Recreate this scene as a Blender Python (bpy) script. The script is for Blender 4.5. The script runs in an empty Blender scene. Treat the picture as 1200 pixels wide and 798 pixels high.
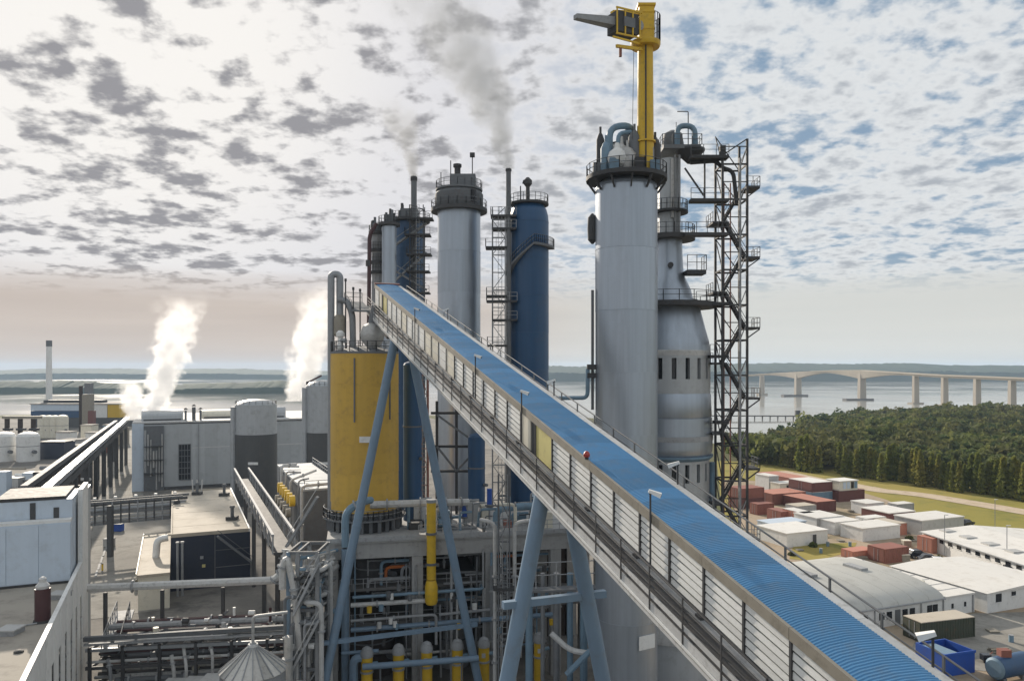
import bpy, math, random
from mathutils import Vector, Matrix
R = math.radians
random.seed(7)
scene = bpy.context.scene
COL = scene.collection
# ------------------------------------------------------------------ camera
HC, FPX, HOR = 36.0, 900.0, 432.0           # eye height above the plant yard, focal length (px of a 1200 px frame), horizon row
cam_d = bpy.data.cameras.new('camera'); cam = bpy.data.objects.new('camera', cam_d); COL.objects.link(cam)
cam.location = (0, 0, HC); cam.rotation_euler = (R(90), 0, 0)
cam_d.sensor_width = 36; cam_d.lens = 36 * FPX / 1200; cam_d.shift_y = (HOR - 399) / 1200
cam_d.clip_start = 0.5; cam_d.clip_end = 60000
scene.camera = cam
# ------------------------------------------------------------------ render settings
scene.view_settings.view_transform = 'Standard'; scene.view_settings.look = 'None'
scene.view_settings.exposure = 0.25; scene.view_settings.gamma = 1.0
scene.render.engine = 'CYCLES'
scene.cycles.use_denoising = True
scene.cycles.max_bounces = 10; scene.cycles.volume_bounces = 8; scene.cycles.transparent_max_bounces = 16
scene.cycles.sample_clamp_indirect = 6.0
scene.cycles.volume_max_steps = 160
# ------------------------------------------------------------------ sun and sky
SUN_EL, SUN_AZ = 22.0, -28.0                # azimuth in degrees from +Y, negative to the left of the view axis
sd = Vector((math.sin(R(SUN_AZ)) * math.cos(R(SUN_EL)), math.cos(R(SUN_AZ)) * math.cos(R(SUN_EL)), math.sin(R(SUN_EL))))
sun_d = bpy.data.lights.new('sun', 'SUN'); sun = bpy.data.objects.new('sun', sun_d); COL.objects.link(sun)
sun_d.energy = 4.8; sun_d.angle = R(0.9); sun_d.color = (1.0, 0.89, 0.75)
sun.rotation_euler = sd.to_track_quat('Z', 'Y').to_euler(); sun.location = sd * 300
world = bpy.data.worlds.new('World'); scene.world = world; world.use_nodes = True

class NT:
    """small helper for writing node trees"""
    def __init__(s, tree): s.t = tree; s.n = tree.nodes; s.l = tree.links
    def new(s, typ, **kw):
        n = s.n.new(typ)
        for k, v in kw.items(): setattr(n, k, v)
        return n
    def put(s, sock, v):
        if hasattr(v, 'is_linked') or hasattr(v, 'links'): s.l.new(v, sock)
        else: sock.default_value = v
    def math(s, op, a, b=0.0, c=0.0, clamp=False):
        n = s.new('ShaderNodeMath', operation=op, use_clamp=clamp)
        s.put(n.inputs[0], a); s.put(n.inputs[1], b); s.put(n.inputs[2], c)
        return n.outputs[0]
    def smooth(s, x, lo, hi, to0=0.0, to1=1.0):
        n = s.new('ShaderNodeMapRange', interpolation_type='SMOOTHSTEP')
        s.put(n.inputs[0], x); s.put(n.inputs[1], lo); s.put(n.inputs[2], hi); s.put(n.inputs[3], to0); s.put(n.inputs[4], to1)
        return n.outputs[0]
    def mix(s, f, a, b, mode='MIX'):
        n = s.new('ShaderNodeMix', data_type='RGBA', blend_type=mode); n.clamp_factor = True
        s.put(n.inputs[0], f)
        for sock, v in ((n.inputs[6], a), (n.inputs[7], b)):
            if isinstance(v, (tuple, list)): sock.default_value = (v[0], v[1], v[2], 1)
            else: s.l.new(v, sock)
        return n.outputs[2]
    def noise(s, vec, scale, detail=4, rough=0.55, dist=0.0, dim='3D'):
        n = s.new('ShaderNodeTexNoise', noise_dimensions=dim)
        if vec is not None: s.l.new(vec, n.inputs['Vector'])
        n.inputs['Scale'].default_value = scale; n.inputs['Detail'].default_value = detail
        n.inputs['Roughness'].default_value = rough; n.inputs['Distortion'].default_value = dist
        return n.outputs['Fac']

def lin(r, g, b):
    f = lambda c: (c / 255) / 12.92 if c <= 10 else ((c / 255 + 0.055) / 1.055) ** 2.4
    return (f(r), f(g), f(b))

w = NT(world.node_tree); w.n.clear()
out = w.new('ShaderNodeOutputWorld'); bg = w.new('ShaderNodeBackground'); w.l.new(bg.outputs[0], out.inputs[0])
sky = w.new('ShaderNodeTexSky', sky_type='NISHITA', sun_disc=False)
sky.sun_elevation = R(SUN_EL); sky.sun_rotation = R(SUN_AZ); sky.air_density = 1.0; sky.dust_density = 0.6; sky.ozone_density = 1.5
tc = w.new('ShaderNodeTexCoord'); sep = w.new('ShaderNodeSeparateXYZ'); w.l.new(tc.outputs['Generated'], sep.inputs[0])
dx, dy, dz = sep.outputs
zc = w.math('MAXIMUM', dz, 0.0)
inv = w.math('POWER', w.math('ADD', zc, 0.06), -0.66)
comb = w.new('ShaderNodeCombineXYZ'); w.put(comb.inputs[0], w.math('MULTIPLY', dx, inv)); w.put(comb.inputs[1], w.math('MULTIPLY', dy, inv))
plane = comb.outputs[0]                     # where the view ray meets the altocumulus layer
n_big = w.noise(plane, 1.4, 3, 0.5)
n_mid = w.noise(plane, 6.2, 4, 0.52, 0.0)
n_cell = w.noise(plane, 15.0, 5, 0.56)
dens = w.math('ADD', w.math('ADD', w.math('MULTIPLY', n_mid, 0.62), w.math('MULTIPLY', n_big, 0.24)), w.math('MULTIPLY', n_cell, 0.50))
dens = w.math('SUBTRACT', dens, 0.20)       # about 0.5 on average
dot = w.new('ShaderNodeVectorMath', operation='DOT_PRODUCT'); w.l.new(tc.outputs['Generated'], dot.inputs[0]); dot.inputs[1].default_value = sd
near = w.smooth(dot.outputs['Value'], 0.76, 0.955)
glow = w.smooth(dot.outputs['Value'], 0.93, 1.0)
# away from the sun: blue gaps, white cloudlets with grey middles
blue = w.mix(1.0, sky.outputs[0], (0.085, 0.085, 0.085), 'MULTIPLY')
gap = w.mix(0.85, blue, lin(142, 166, 190))
t1 = w.smooth(dens, 0.35, 0.50); t2 = w.smooth(dens, 0.50, 0.66)
away = w.mix(t1, gap, lin(226, 229, 231)); away = w.mix(t2, away, lin(176, 182, 190))
# towards the sun: a bright veil with grey, back-lit cloudlets
t3 = w.smooth(dens, 0.455, 0.60)
veil = w.mix(glow, lin(231, 230, 233), (0.98, 0.95, 0.91))
close = w.mix(t3, veil, lin(156, 155, 159))
c = w.mix(near, away, close)
# towards the horizon the layer melts into a smooth haze, warm under the sun
stre = w.new('ShaderNodeCombineXYZ'); w.put(stre.inputs[0], w.math('MULTIPLY', dx, 1.6)); w.put(stre.inputs[1], w.math('MULTIPLY', dy, 1.6)); w.put(stre.inputs[2], w.math('MULTIPLY', dz, 34.0))
n_str = w.noise(stre.outputs[0], 1.0, 4, 0.5)
low = w.smooth(w.math('ADD', dz, w.math('MULTIPLY', w.math('SUBTRACT', n_str, 0.5), 0.05)), 0.076, 0.138, 1.0, 0.0)
warm = w.mix(n_str, lin(188, 175, 167), lin(222, 209, 197))
cool = w.mix(n_str, lin(206, 209, 207), lin(228, 227, 220))
hz = w.mix(w.smooth(dx, -0.12, 0.22), warm, cool)
rim = w.math('MULTIPLY', w.smooth(dz, 0.0, 0.06), w.smooth(dz, 0.10, 0.06))
hz = w.mix(w.math('MULTIPLY', low, 1.0), c, hz)
w.l.new(hz, bg.inputs[0]); bg.inputs[1].default_value = 0.82

# ------------------------------------------------------------------ materials
MATS = {}
def mat(name, col, rough=0.6, metal=0.0, var=0.12, scale=0.6, dirt=None, dirt_amt=0.25, streak=0.0, bump=0.0, bump_scale=20.0, obj_var=0.06, spec=0.5):
    """painted / weathered surface: broad tone drift, optional rain streaks and grime, a little tone drift from object to object"""
    m = bpy.data.materials.new(name); m.use_nodes = True; t = NT(m.node_tree); b = t.n['Principled BSDF']
    tc = t.new('ShaderNodeTexCoord'); o = tc.outputs['Object']; oi = t.new('ShaderNodeObjectInfo')
    n1 = t.noise(o, scale, 5, 0.6)
    f = t.math('MULTIPLY', t.math('SUBTRACT', n1, 0.5), 2 * var)
    f = t.math('ADD', f, t.math('MULTIPLY', t.math('SUBTRACT', oi.outputs['Random'], 0.5), 2 * obj_var))
    if streak:
        mp = t.new('ShaderNodeMapping'); t.l.new(o, mp.inputs[0]); mp.inputs['Scale'].default_value = (2.2, 2.2, 0.07)
        f = t.math('ADD', f, t.math('MULTIPLY', t.math('SUBTRACT', t.noise(mp.outputs[0], 1.0, 5, 0.65), 0.5), 2 * streak))
    hsv = t.new('ShaderNodeHueSaturation'); hsv.inputs['Color'].default_value = (*col, 1)
    t.l.new(t.math('ADD', f, 1.0), hsv.inputs['Value']); cc = hsv.outputs[0]
    if dirt:
        d = t.smooth(t.noise(o, scale * 2.3, 7, 0.7), 0.48, 0.72, 0.0, dirt_amt)
        cc = t.mix(d, cc, dirt)
    t.l.new(cc, b.inputs['Base Color']); b.inputs['Metallic'].default_value = metal
    t.put(b.inputs['Roughness'], t.math('ADD', t.math('MULTIPLY', t.math('SUBTRACT', n1, 0.5), 0.25), rough, clamp=True))
    b.inputs['Specular IOR Level'].default_value = spec
    if bump:
        bn = t.new('ShaderNodeBump'); bn.inputs['Strength'].default_value = bump; bn.inputs['Distance'].default_value = 0.03
        t.l.new(t.noise(o, bump_scale, 4, 0.6), bn.inputs['Height']); t.l.new(bn.outputs[0], b.inputs['Normal'])
    MATS[name] = m
    return m
GRIME = (0.10, 0.085, 0.065); RUST = (0.16, 0.07, 0.035)
mat('galv', (0.33, 0.34, 0.35), 0.72, 0.15, 0.18, 1.5, GRIME, 0.4, obj_var=0.12, spec=0.25)
mat('galv_light', (0.52, 0.52, 0.51), 0.7, 0.0, 0.15, 1.2, GRIME, 0.35, obj_var=0.1, spec=0.3)
mat('dark_steel', (0.064, 0.065, 0.068), 0.7, 0.0, 0.25, 1.5, (0.12, 0.10, 0.08), 0.4, obj_var=0.2, spec=0.25)
mat('mid_steel', (0.15, 0.16, 0.17), 0.7, 0.0, 0.25, 1.2, RUST, 0.25, obj_var=0.2, spec=0.25)
mat('blue_steel', (0.165, 0.245, 0.335), 0.5, 0.0, 0.14, 0.5, (0.16, 0.15, 0.13), 0.3, 0.10)
mat('roof_blue', (0.075, 0.235, 0.43), 0.55, 0.0, 0.16, 0.35, (0.13, 0.20, 0.28), 0.5, 0.0, 0.25, 6, obj_var=0.13)
mat('tower_blue', (0.018, 0.072, 0.165), 0.42, 0.0, 0.14, 0.2, (0.04, 0.07, 0.12), 0.4, 0.16)
mat('yellow', (0.58, 0.365, 0.06), 0.55, 0.0, 0.10, 0.4, (0.30, 0.20, 0.06), 0.45, 0.10)
mat('yellow_bright', (0.66, 0.42, 0.02), 0.5, 0.0, 0.12, 0.8, (0.25, 0.17, 0.05), 0.35, 0.08)
mat('yellow_pale', (0.62, 0.55, 0.22), 0.6, 0.0, 0.10, 0.8, GRIME, 0.2)
mat('aluminium', (0.375, 0.42, 0.475), 0.40, 0.72, 0.06, 0.25, (0.30, 0.32, 0.34), 0.25, 0.22, obj_var=0.04)
mat('cladding', (0.42, 0.44, 0.455), 0.5, 0.3, 0.10, 0.3, (0.22, 0.22, 0.21), 0.4, 0.14, obj_var=0.05)
mat('dark_cladding', (0.075, 0.078, 0.08), 0.5, 0.1, 0.15, 0.3, (0.13, 0.12, 0.11), 0.35, 0.12)
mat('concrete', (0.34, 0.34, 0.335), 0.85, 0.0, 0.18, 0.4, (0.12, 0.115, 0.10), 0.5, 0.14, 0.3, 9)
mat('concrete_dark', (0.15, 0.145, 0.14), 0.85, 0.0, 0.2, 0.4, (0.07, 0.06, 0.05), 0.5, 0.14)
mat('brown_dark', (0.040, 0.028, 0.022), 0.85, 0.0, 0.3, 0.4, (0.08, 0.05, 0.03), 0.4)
mat('white', (0.74, 0.74, 0.72), 0.6, 0.0, 0.08, 0.5, GRIME, 0.22, 0.06, obj_var=0.05)
mat('slat_white', (0.80, 0.80, 0.77), 0.55, 0.0, 0.08, 0.7, GRIME, 0.25, obj_var=0.08)
mat('cream', (0.70, 0.66, 0.55), 0.6, 0.0, 0.10, 0.5, GRIME, 0.25, obj_var=0.10)
mat('tan_trim', (0.27, 0.245, 0.20), 0.7, 0.0, 0.2, 0.9, GRIME, 0.4)
mat('wall_blue_white', (0.52, 0.60, 0.69), 0.6, 0.0, 0.06, 0.3, (0.30, 0.32, 0.33), 0.3, 0.07)
mat('wall_grey', (0.40, 0.42, 0.43), 0.65, 0.0, 0.08, 0.2, (0.22, 0.22, 0.21), 0.35, 0.08)
mat('navy', (0.018, 0.026, 0.05), 0.5, 0.0, 0.12, 0.4, (0.05, 0.05, 0.05), 0.3, 0.08)
mat('beige_roof', (0.46, 0.41, 0.335), 0.85, 0.0, 0.12, 0.25, (0.26, 0.22, 0.17), 0.5)
mat('roof_grey', (0.25, 0.235, 0.21), 0.9, 0.0, 0.2, 0.15, (0.11, 0.10, 0.09), 0.6)
mat('flat_roof', (0.33, 0.30, 0.255), 0.9, 0.0, 0.2, 0.12, (0.13, 0.115, 0.10), 0.6)
mat('roof_silver', (0.56, 0.54, 0.50), 0.5, 0.2, 0.12, 0.8, GRIME, 0.4, obj_var=0.32)
mat('glass_dark', (0.014, 0.017, 0.022), 0.15, 0.0, 0.1, 1.0)
mat('insulation', (0.50, 0.495, 0.48), 0.5, 0.3, 0.15, 1.2, GRIME, 0.35, obj_var=0.15)
mat('pipe_grey', (0.28, 0.295, 0.31), 0.5, 0.3, 0.2, 1.0, RUST, 0.2, obj_var=0.25)
mat('rust_red', (0.25, 0.095, 0.07), 0.7, 0.0, 0.15, 0.5, RUST, 0.5, 0.06, obj_var=0.15)
mat('salmon', (0.47, 0.20, 0.14), 0.7, 0.0, 0.15, 0.5, RUST, 0.3, 0.06, obj_var=0.1)
mat('dark_red', (0.15, 0.055, 0.05), 0.65, 0.0, 0.15, 0.5, RUST, 0.4, 0.06)
mat('slate_blue', (0.16, 0.25, 0.33), 0.65, 0.0, 0.12, 0.5, GRIME, 0.3, 0.06)
mat('bright_blue', (0.012, 0.075, 0.37), 0.45, 0.0, 0.1, 0.6, GRIME, 0.2, 0.05)
mat('green_dark', (0.05, 0.06, 0.04), 0.7, 0.0, 0.15, 0.5, RUST, 0.35, 0.08)
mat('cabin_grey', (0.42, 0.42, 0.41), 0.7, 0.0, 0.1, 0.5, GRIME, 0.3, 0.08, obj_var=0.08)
mat('vault_grey', (0.46, 0.455, 0.42), 0.55, 0.1, 0.10, 0.15, (0.25, 0.24, 0.21), 0.4)
mat('roof_white', (0.68, 0.66, 0.62), 0.65, 0.0, 0.08, 0.2, (0.38, 0.34, 0.28), 0.4)
mat('maroon', (0.06, 0.022, 0.024), 0.5, 0.0, 0.15, 1.0)
mat('orange', (0.55, 0.15, 0.03), 0.55, 0.0, 0.12, 1.0)
mat('red', (0.36, 0.04, 0.03), 0.4, 0.0, 0.1, 1.0)
mat('rubber', (0.018, 0.018, 0.018), 0.85, 0.0, 0.1, 1.0)
mat('car_dark', (0.02, 0.024, 0.035), 0.25, 0.2, 0.1, 1.0)
mat('car_white', (0.7, 0.7, 0.7), 0.3, 0.0, 0.05, 1.0)
mat('bark', (0.10, 0.075, 0.055), 0.9, 0.0, 0.25, 2.0)
mat('bridge_concrete', (0.42, 0.375, 0.31), 0.85, 0.0, 0.1, 0.05, (0.30, 0.28, 0.25), 0.3, 0.05)

def leaf_mat(name, a, b, c):
    m = bpy.data.materials.new(name); m.use_nodes = True; t = NT(m.node_tree); bs = t.n['Principled BSDF']
    g = t.new('ShaderNodeNewGeometry'); oi = t.new('ShaderNodeObjectInfo')
    f = t.noise(g.outputs['Position'], 0.11, 3, 0.6); f2 = t.noise(g.outputs['Position'], 1.1, 2, 0.5)
    k = t.mix(t.smooth(f, 0.36, 0.64), a, b)
    k = t.mix(t.smooth(t.math('ADD', f2, t.math('MULTIPLY', t.math('SUBTRACT', oi.outputs['Random'], 0.5), 0.5)), 0.42, 0.75, 0.0, 0.8), k, c)
    t.l.new(k, bs.inputs['Base Color']); bs.inputs['Roughness'].default_value = 0.7; bs.inputs['Specular IOR Level'].default_value = 0.2
    tr = t.new('ShaderNodeBsdfTranslucent'); t.l.new(k, tr.inputs[0]); ms = t.new('ShaderNodeMixShader'); ms.inputs[0].default_value = 0.45
    t.l.new(bs.outputs[0], ms.inputs[1]); t.l.new(tr.outputs[0], ms.inputs[2]); t.l.new(ms.outputs[0], t.n['Material Output'].inputs[0])
    MATS[name] = m
leaf_mat('leaf_wood', (0.085, 0.125, 0.040), (0.150, 0.165, 0.050), (0.105, 0.100, 0.045))
leaf_mat('leaf_conifer', (0.19, 0.215, 0.05), (0.27, 0.25, 0.062), (0.13, 0.165, 0.044))

def tint_leaf(name, lo, hi):
    """foliage whose tone differs from crown to crown (mesh attribute 'tint')"""
    m = bpy.data.materials.new(name); m.use_nodes = True; t = NT(m.node_tree); bs = t.n['Principled BSDF']
    at_ = t.new('ShaderNodeAttribute', attribute_name='tint'); g = t.new('ShaderNodeNewGeometry')
    k = t.mix(at_.outputs['Fac'], lo, hi); k = t.mix(t.smooth(t.noise(g.outputs['Position'], 0.02, 3, 0.6), 0.42, 0.60, 0.0, 0.6), k, (0.145, 0.125, 0.055))
    k = t.mix(t.smooth(t.noise(g.outputs['Position'], 0.9, 2, 0.5), 0.4, 0.75, 0.0, 0.5), k, (0.05, 0.075, 0.026))
    t.l.new(k, bs.inputs['Base Color']); bs.inputs['Roughness'].default_value = 0.75; bs.inputs['Specular IOR Level'].default_value = 0.15
    tr = t.new('ShaderNodeBsdfTranslucent'); t.l.new(k, tr.inputs[0]); ms = t.new('ShaderNodeMixShader'); ms.inputs[0].default_value = 0.4
    t.l.new(bs.outputs[0], ms.inputs[1]); t.l.new(tr.outputs[0], ms.inputs[2]); t.l.new(ms.outputs[0], t.n['Material Output'].inputs[0]); MATS[name] = m
tint_leaf('leaf_mass', (0.040, 0.075, 0.024), (0.225, 0.235, 0.070))

def ground_mat(name, a, b, c, s1, s2, rough=0.95, bump=0.0):
    m = bpy.data.materials.new(name); m.use_nodes = True; t = NT(m.node_tree); bs = t.n['Principled BSDF']
    g = t.new('ShaderNodeNewGeometry'); p = g.outputs['Position']
    k = t.mix(t.smooth(t.noise(p, s1, 6, 0.62), 0.38, 0.62), a, b)
    k = t.mix(t.smooth(t.noise(p, s2, 6, 0.7), 0.46, 0.68), k, c)
    k = t.mix(t.smooth(t.noise(p, 2.2, 5, 0.7), 0.3, 0.8, 0.0, 0.3), k, (0.6 * a[0], 0.6 * a[1], 0.6 * a[2]))
    t.l.new(k, bs.inputs['Base Color']); bs.inputs['Roughness'].default_value = rough; bs.inputs['Specular IOR Level'].default_value = 0.25
    MATS[name] = m
ground_mat('leaf_far', (0.030, 0.055, 0.035), (0.045, 0.070, 0.042), (0.030, 0.045, 0.030), 0.006, 0.02)
ground_mat('asphalt', (0.17, 0.158, 0.142), (0.25, 0.23, 0.20), (0.10, 0.094, 0.086), 0.035, 0.11)
ground_mat('pale_road', (0.30, 0.285, 0.255), (0.24, 0.225, 0.20), (0.17, 0.16, 0.14), 0.06, 0.2)
ground_mat('yard_dirt', (0.34, 0.26, 0.18), (0.40, 0.32, 0.235), (0.20, 0.17, 0.10), 0.03, 0.09)
ground_mat('grass', (0.26, 0.225, 0.045), (0.33, 0.26, 0.07), (0.17, 0.17, 0.036), 0.02, 0.08)
ground_mat('scrub', (0.085, 0.095, 0.03), (0.14, 0.12, 0.045), (0.06, 0.07, 0.025), 0.015, 0.06)
ground_mat('dirt_road', (0.50, 0.40, 0.29), (0.56, 0.46, 0.35), (0.40, 0.31, 0.21), 0.08, 0.3)

m = bpy.data.materials.new('water'); m.use_nodes = True; t = NT(m.node_tree); b = t.n['Principled BSDF']; MATS['water'] = m
g = t.new('ShaderNodeNewGeometry'); mp = t.new('ShaderNodeMapping'); t.l.new(g.outputs['Position'], mp.inputs[0]); mp.inputs['Scale'].default_value = (0.05, 0.15, 0.1)
b.inputs['Base Color'].default_value = (0.30, 0.29, 0.26, 1); b.inputs['IOR'].default_value = 1.33
t.put(b.inputs['Roughness'], t.smooth(t.noise(g.outputs['Position'], 0.004, 4, 0.6), 0.35, 0.65, 0.06, 0.16))
bn = t.new('ShaderNodeBump'); bn.inputs['Strength'].default_value = 0.05; bn.inputs['Distance'].default_value = 0.2
t.l.new(t.noise(mp.outputs[0], 1.0, 5, 0.6), bn.inputs['Height']); t.l.new(bn.outputs[0], b.inputs['Normal'])

# ------------------------------------------------------------------ geometry helpers
class G:
    """collects solids; build() links them as ONE mesh object"""
    def __init__(s): s.v = []; s.f = []
    def add(s, vs, fs):
        k = len(s.v); s.v += [tuple(p) for p in vs]; s.f += [tuple(i + k for i in f) for f in fs]; return s
    def box(s, c, d, ax=None):
        """box at centre c, full size d, optional axes (three unit vectors)"""
        X, Y, Z = ax if ax else (Vector((1, 0, 0)), Vector((0, 1, 0)), Vector((0, 0, 1)))
        c = Vector(c); vs = []
        for k in (-.5, .5):
            for j in (-.5, .5):
                for i in (-.5, .5): vs.append(c + X * d[0] * i + Y * d[1] * j + Z * d[2] * k)
        return s.add(vs, [(0, 2, 3, 1), (4, 5, 7, 6), (0, 1, 5, 4), (2, 6, 7, 3), (0, 4, 6, 2), (1, 3, 7, 5)])
    def hexa(s, p): return s.add(p, [(3, 2, 1, 0), (4, 5, 6, 7), (0, 1, 5, 4), (1, 2, 6, 5), (2, 3, 7, 6), (3, 0, 4, 7)])
    def beam(s, p, q, w_, h_):
        p, q = Vector(p), Vector(q); d = q - p; L = d.length
        if L < 1e-6: return s
        d = d / L; up = Vector((0, 0, 1)) if abs(d.z) < 0.98 else Vector((0, 1, 0))
        X = d.cross(up).normalized(); Z = X.cross(d)
        return s.box((p + q) / 2, (w_, L, h_), (X, d, Z))
    def tube(s, pts, r, n=8, r2=None, cap=True):
        pts = [Vector(p) for p in pts]; m_ = len(pts); vs = []; fs = []
        ref = None
        for i, p in enumerate(pts):
            d = (pts[min(i + 1, m_ - 1)] - pts[max(i - 1, 0)]).normalized()
            if ref is None: ref = Vector((0, 0, 1)) if abs(d.z) < 0.9 else Vector((0, 1, 0))
            X = d.cross(ref).normalized(); Yv = X.cross(d); ref = Yv if abs(Yv.dot(d)) < 0.5 else ref
            rr = r if r2 is None else r + (r2 - r) * i / (m_ - 1)
            for k in range(n):
                a = 2 * math.pi * k / n; vs.append(p + X * rr * math.cos(a) + Yv * rr * math.sin(a))
        for i in range(m_ - 1):
            for k in range(n):
                fs.append((i * n + k, i * n + (k + 1) % n, (i + 1) * n + (k + 1) % n, (i + 1) * n + k))
        if cap: fs += [tuple(range(n - 1, -1, -1)), tuple((m_ - 1) * n + k for k in range(n))]
        return s.add(vs, fs)
    def lathe(s, c, prof, n=32, ribs=0.0, cap=True):
        """turned solid about the vertical through c; prof = [(radius, z)]; ribs = depth of standing seams"""
        vs = []; fs = []; cx, cy = c[0], c[1]; z0 = c[2] if len(c) > 2 else 0
        for r, z in prof:
            for k in range(n):
                a = 2 * math.pi * k / n; rr = r + (ribs if ribs and k % 4 == 0 else 0)
                vs.append((cx + rr * math.cos(a), cy + rr * math.sin(a), z0 + z))
        for i in range(len(prof) - 1):
            for k in range(n): fs.append((i * n + k, i * n + (k + 1) % n, (i + 1) * n + (k + 1) % n, (i + 1) * n + k))
        if cap: fs += [tuple(range(n - 1, -1, -1)), tuple((len(prof) - 1) * n + k for k in range(n))]
        return s.add(vs, fs)
    def prism(s, poly, z0, z1):
        n = len(poly); vs = [(p[0], p[1], z0) for p in poly] + [(p[0], p[1], z1) for p in poly]
        return s.add(vs, [tuple(range(n - 1, -1, -1)), tuple(range(n, 2 * n))] + [(i, (i + 1) % n, n + (i + 1) % n, n + i) for i in range(n)])
    def mesh(s, name, m_, off=(0, 0, 0), smooth=True):
        me = bpy.data.meshes.new(name); ox, oy, oz = off
        me.from_pydata([(x - ox, y - oy, z - oz) for x, y, z in s.v], [], s.f); me.update()
        if m_: me.materials.append(MATS[m_])
        if smooth:
            me.polygons.foreach_set('use_smooth', [True] * len(me.polygons)); me.set_sharp_from_angle(angle=R(32))
        return me

def origin_of(p):
    o = Vector((0, 0, 0))
    while p is not None: o += p.location; p = p.parent
    return o
def thing(name, label, cat, loc=(0, 0, 0), group=None):
    o = bpy.data.objects.new(name, None); COL.objects.link(o); o.location = loc; o.empty_display_size = 0.5
    o['label'] = label; o['category'] = cat
    if group: o['group'] = group
    return o
def part(name, g, m_, parent, smooth=True, label=None):
    """one mesh child, given in world coordinates"""
    o = bpy.data.objects.new(name, g.mesh(name, m_, origin_of(parent), smooth)); COL.objects.link(o); o.parent = parent
    if label: o['label'] = label
    return o
def single(name, g, m_, label=None, cat=None, group=None, kind=None, loc=None, smooth=True):
    if loc is None:
        zs = min(v[2] for v in g.v); loc = (sum(v[0] for v in g.v) / len(g.v), sum(v[1] for v in g.v) / len(g.v), zs)
    o = bpy.data.objects.new(name, g.mesh(name, m_, loc, smooth)); COL.objects.link(o); o.location = loc
    if label: o['label'] = label
    if cat: o['category'] = cat
    if group: o['group'] = group
    if kind: o['kind'] = kind
    return o
def share(name, me, loc, parent, rot=None, scale=None):
    o = bpy.data.objects.new(name, me); COL.objects.link(o); o.parent = parent; o.location = loc
    if rot is not None: o.rotation_euler = rot
    if scale is not None: o.scale = scale
    return o
def copy_tree(o, parent=None):
    c = o.copy(); COL.objects.link(c)
    if parent is not None: c.parent = parent
    for ch in list(o.children): copy_tree(ch, c)
    return c
def at(px, py, Y): return Vector(((px - 600) / FPX * Y, Y, HC - (py - HOR) / FPX * Y))
def gnd(px, py, z=0.0):
    Y = (HC - z) * FPX / (py - HOR); return Vector(((px - 600) / FPX * Y, Y, z))
def arc(c, r, a0, a1, u, v, n=7):
    c, u, v = Vector(c), Vector(u), Vector(v)
    return [c + u * r * math.cos(R(a0 + (a1 - a0) * i / (n - 1))) + v * r * math.sin(R(a0 + (a1 - a0) * i / (n - 1))) for i in range(n)]
def bend(pts, r, n=5):
    """rounds the corners of a polyline"""
    pts = [Vector(p) for p in pts]; res = [pts[0]]
    for i in range(1, len(pts) - 1):
        a, b_, c_ = pts[i - 1], pts[i], pts[i + 1]
        d1 = (a - b_); d2 = (c_ - b_); k = min(r, d1.length * .49, d2.length * .49)
        p, q = b_ + d1.normalized() * k, b_ + d2.normalized() * k
        for j in range(n):
            t_ = j / (n - 1); res.append(p * (1 - t_) ** 2 + b_ * 2 * t_ * (1 - t_) + q * t_ ** 2)
    res.append(pts[-1]); return res
X1, Y1, Z1 = Vector((1, 0, 0)), Vector((0, 1, 0)), Vector((0, 0, 1))
GA = R(23.7); GF = Vector((-math.sin(GA), math.cos(GA), 0)); GR = Vector((math.cos(GA), math.sin(GA), 0))   # the plant grid: forward and right
DA = R(12); DF = Vector((-math.sin(DA), math.cos(DA), 0)); DR = Vector((math.cos(DA), math.sin(DA), 0))     # grid of the process deck

def railing(parent, pts, h=1.1, gap=1.6, r=0.035, m_='mid_steel', closed=False):
    """hand rail: two rails and posts along a polyline of deck points"""
    pts = [Vector(p) for p in pts]
    if closed: pts = pts + [pts[0]]
    g = G()
    for hh in (h, h * .52): g.tube([p + Z1 * hh for p in pts], r, 5)
    for a, b_ in zip(pts, pts[1:]):
        n = max(1, round((b_ - a).length / gap))
        for i in range(n + 1): 
            p = a + (b_ - a) * i / n; g.beam(p, p + Z1 * h, r * 2, r * 2)
    return part('railing', g, m_, parent)
def ring_pts(c, r, z, n=18, a0=0, a1=360): return [Vector((c[0] + r * math.cos(R(a0 + (a1 - a0) * i / n)), c[1] + r * math.sin(R(a0 + (a1 - a0) * i / n)), z)) for i in range(n + (0 if a1 - a0 == 360 else 1))]
def round_platform(parent, c, r, z, th=0.35, m_='dark_steel', rail=True, n=20):
    pl = part('platform', G().lathe((c[0], c[1], 0), [(r, z - th), (r, z)], n), m_, parent)
    if rail: railing(pl, ring_pts(c, r - .08, z, n), closed=True, gap=1.2)
    return pl
# ================================================================== SETTING: terrain, water, far shores
import numpy as np
rng = np.random.default_rng(5)
def sstep(x, a, b):
    t = min(1.0, max(0.0, (x - a) / (b - a))); return t * t * (3 - 2 * t)
def terrain_z(x, y):
    ys = 640 - 140 * sstep(x, 60, 110) + 290 * sstep(x, 100, 385); wd = 60 + 130 * sstep(x, 60, 120)
    z = -13.0 * sstep(y + 14 * math.sin(x * .021) + 7 * math.sin(x * .053), ys - wd, ys + 20)
    if x > 150 and y > 260: z += 1.6 * math.sin(x * .02) * math.sin(y * .017) * sstep(y, 260, 340)
    return z - 0.02
g = G(); nx, ny = 126, 74
for j in range(ny):
    for i in range(nx):
        x, y = -700 + 16 * i, -80 + 13 * j; g.v.append((x, y, terrain_z(x, y)))
for j in range(ny - 1):
    for i in range(nx - 1):
        k = j * nx + i; g.f.append((k, k + 1, k + nx + 1, k + nx))
single('ground', g, 'scrub', kind='structure', loc=(0, 0, 0))
WZ = -10.0   # river level
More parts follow.
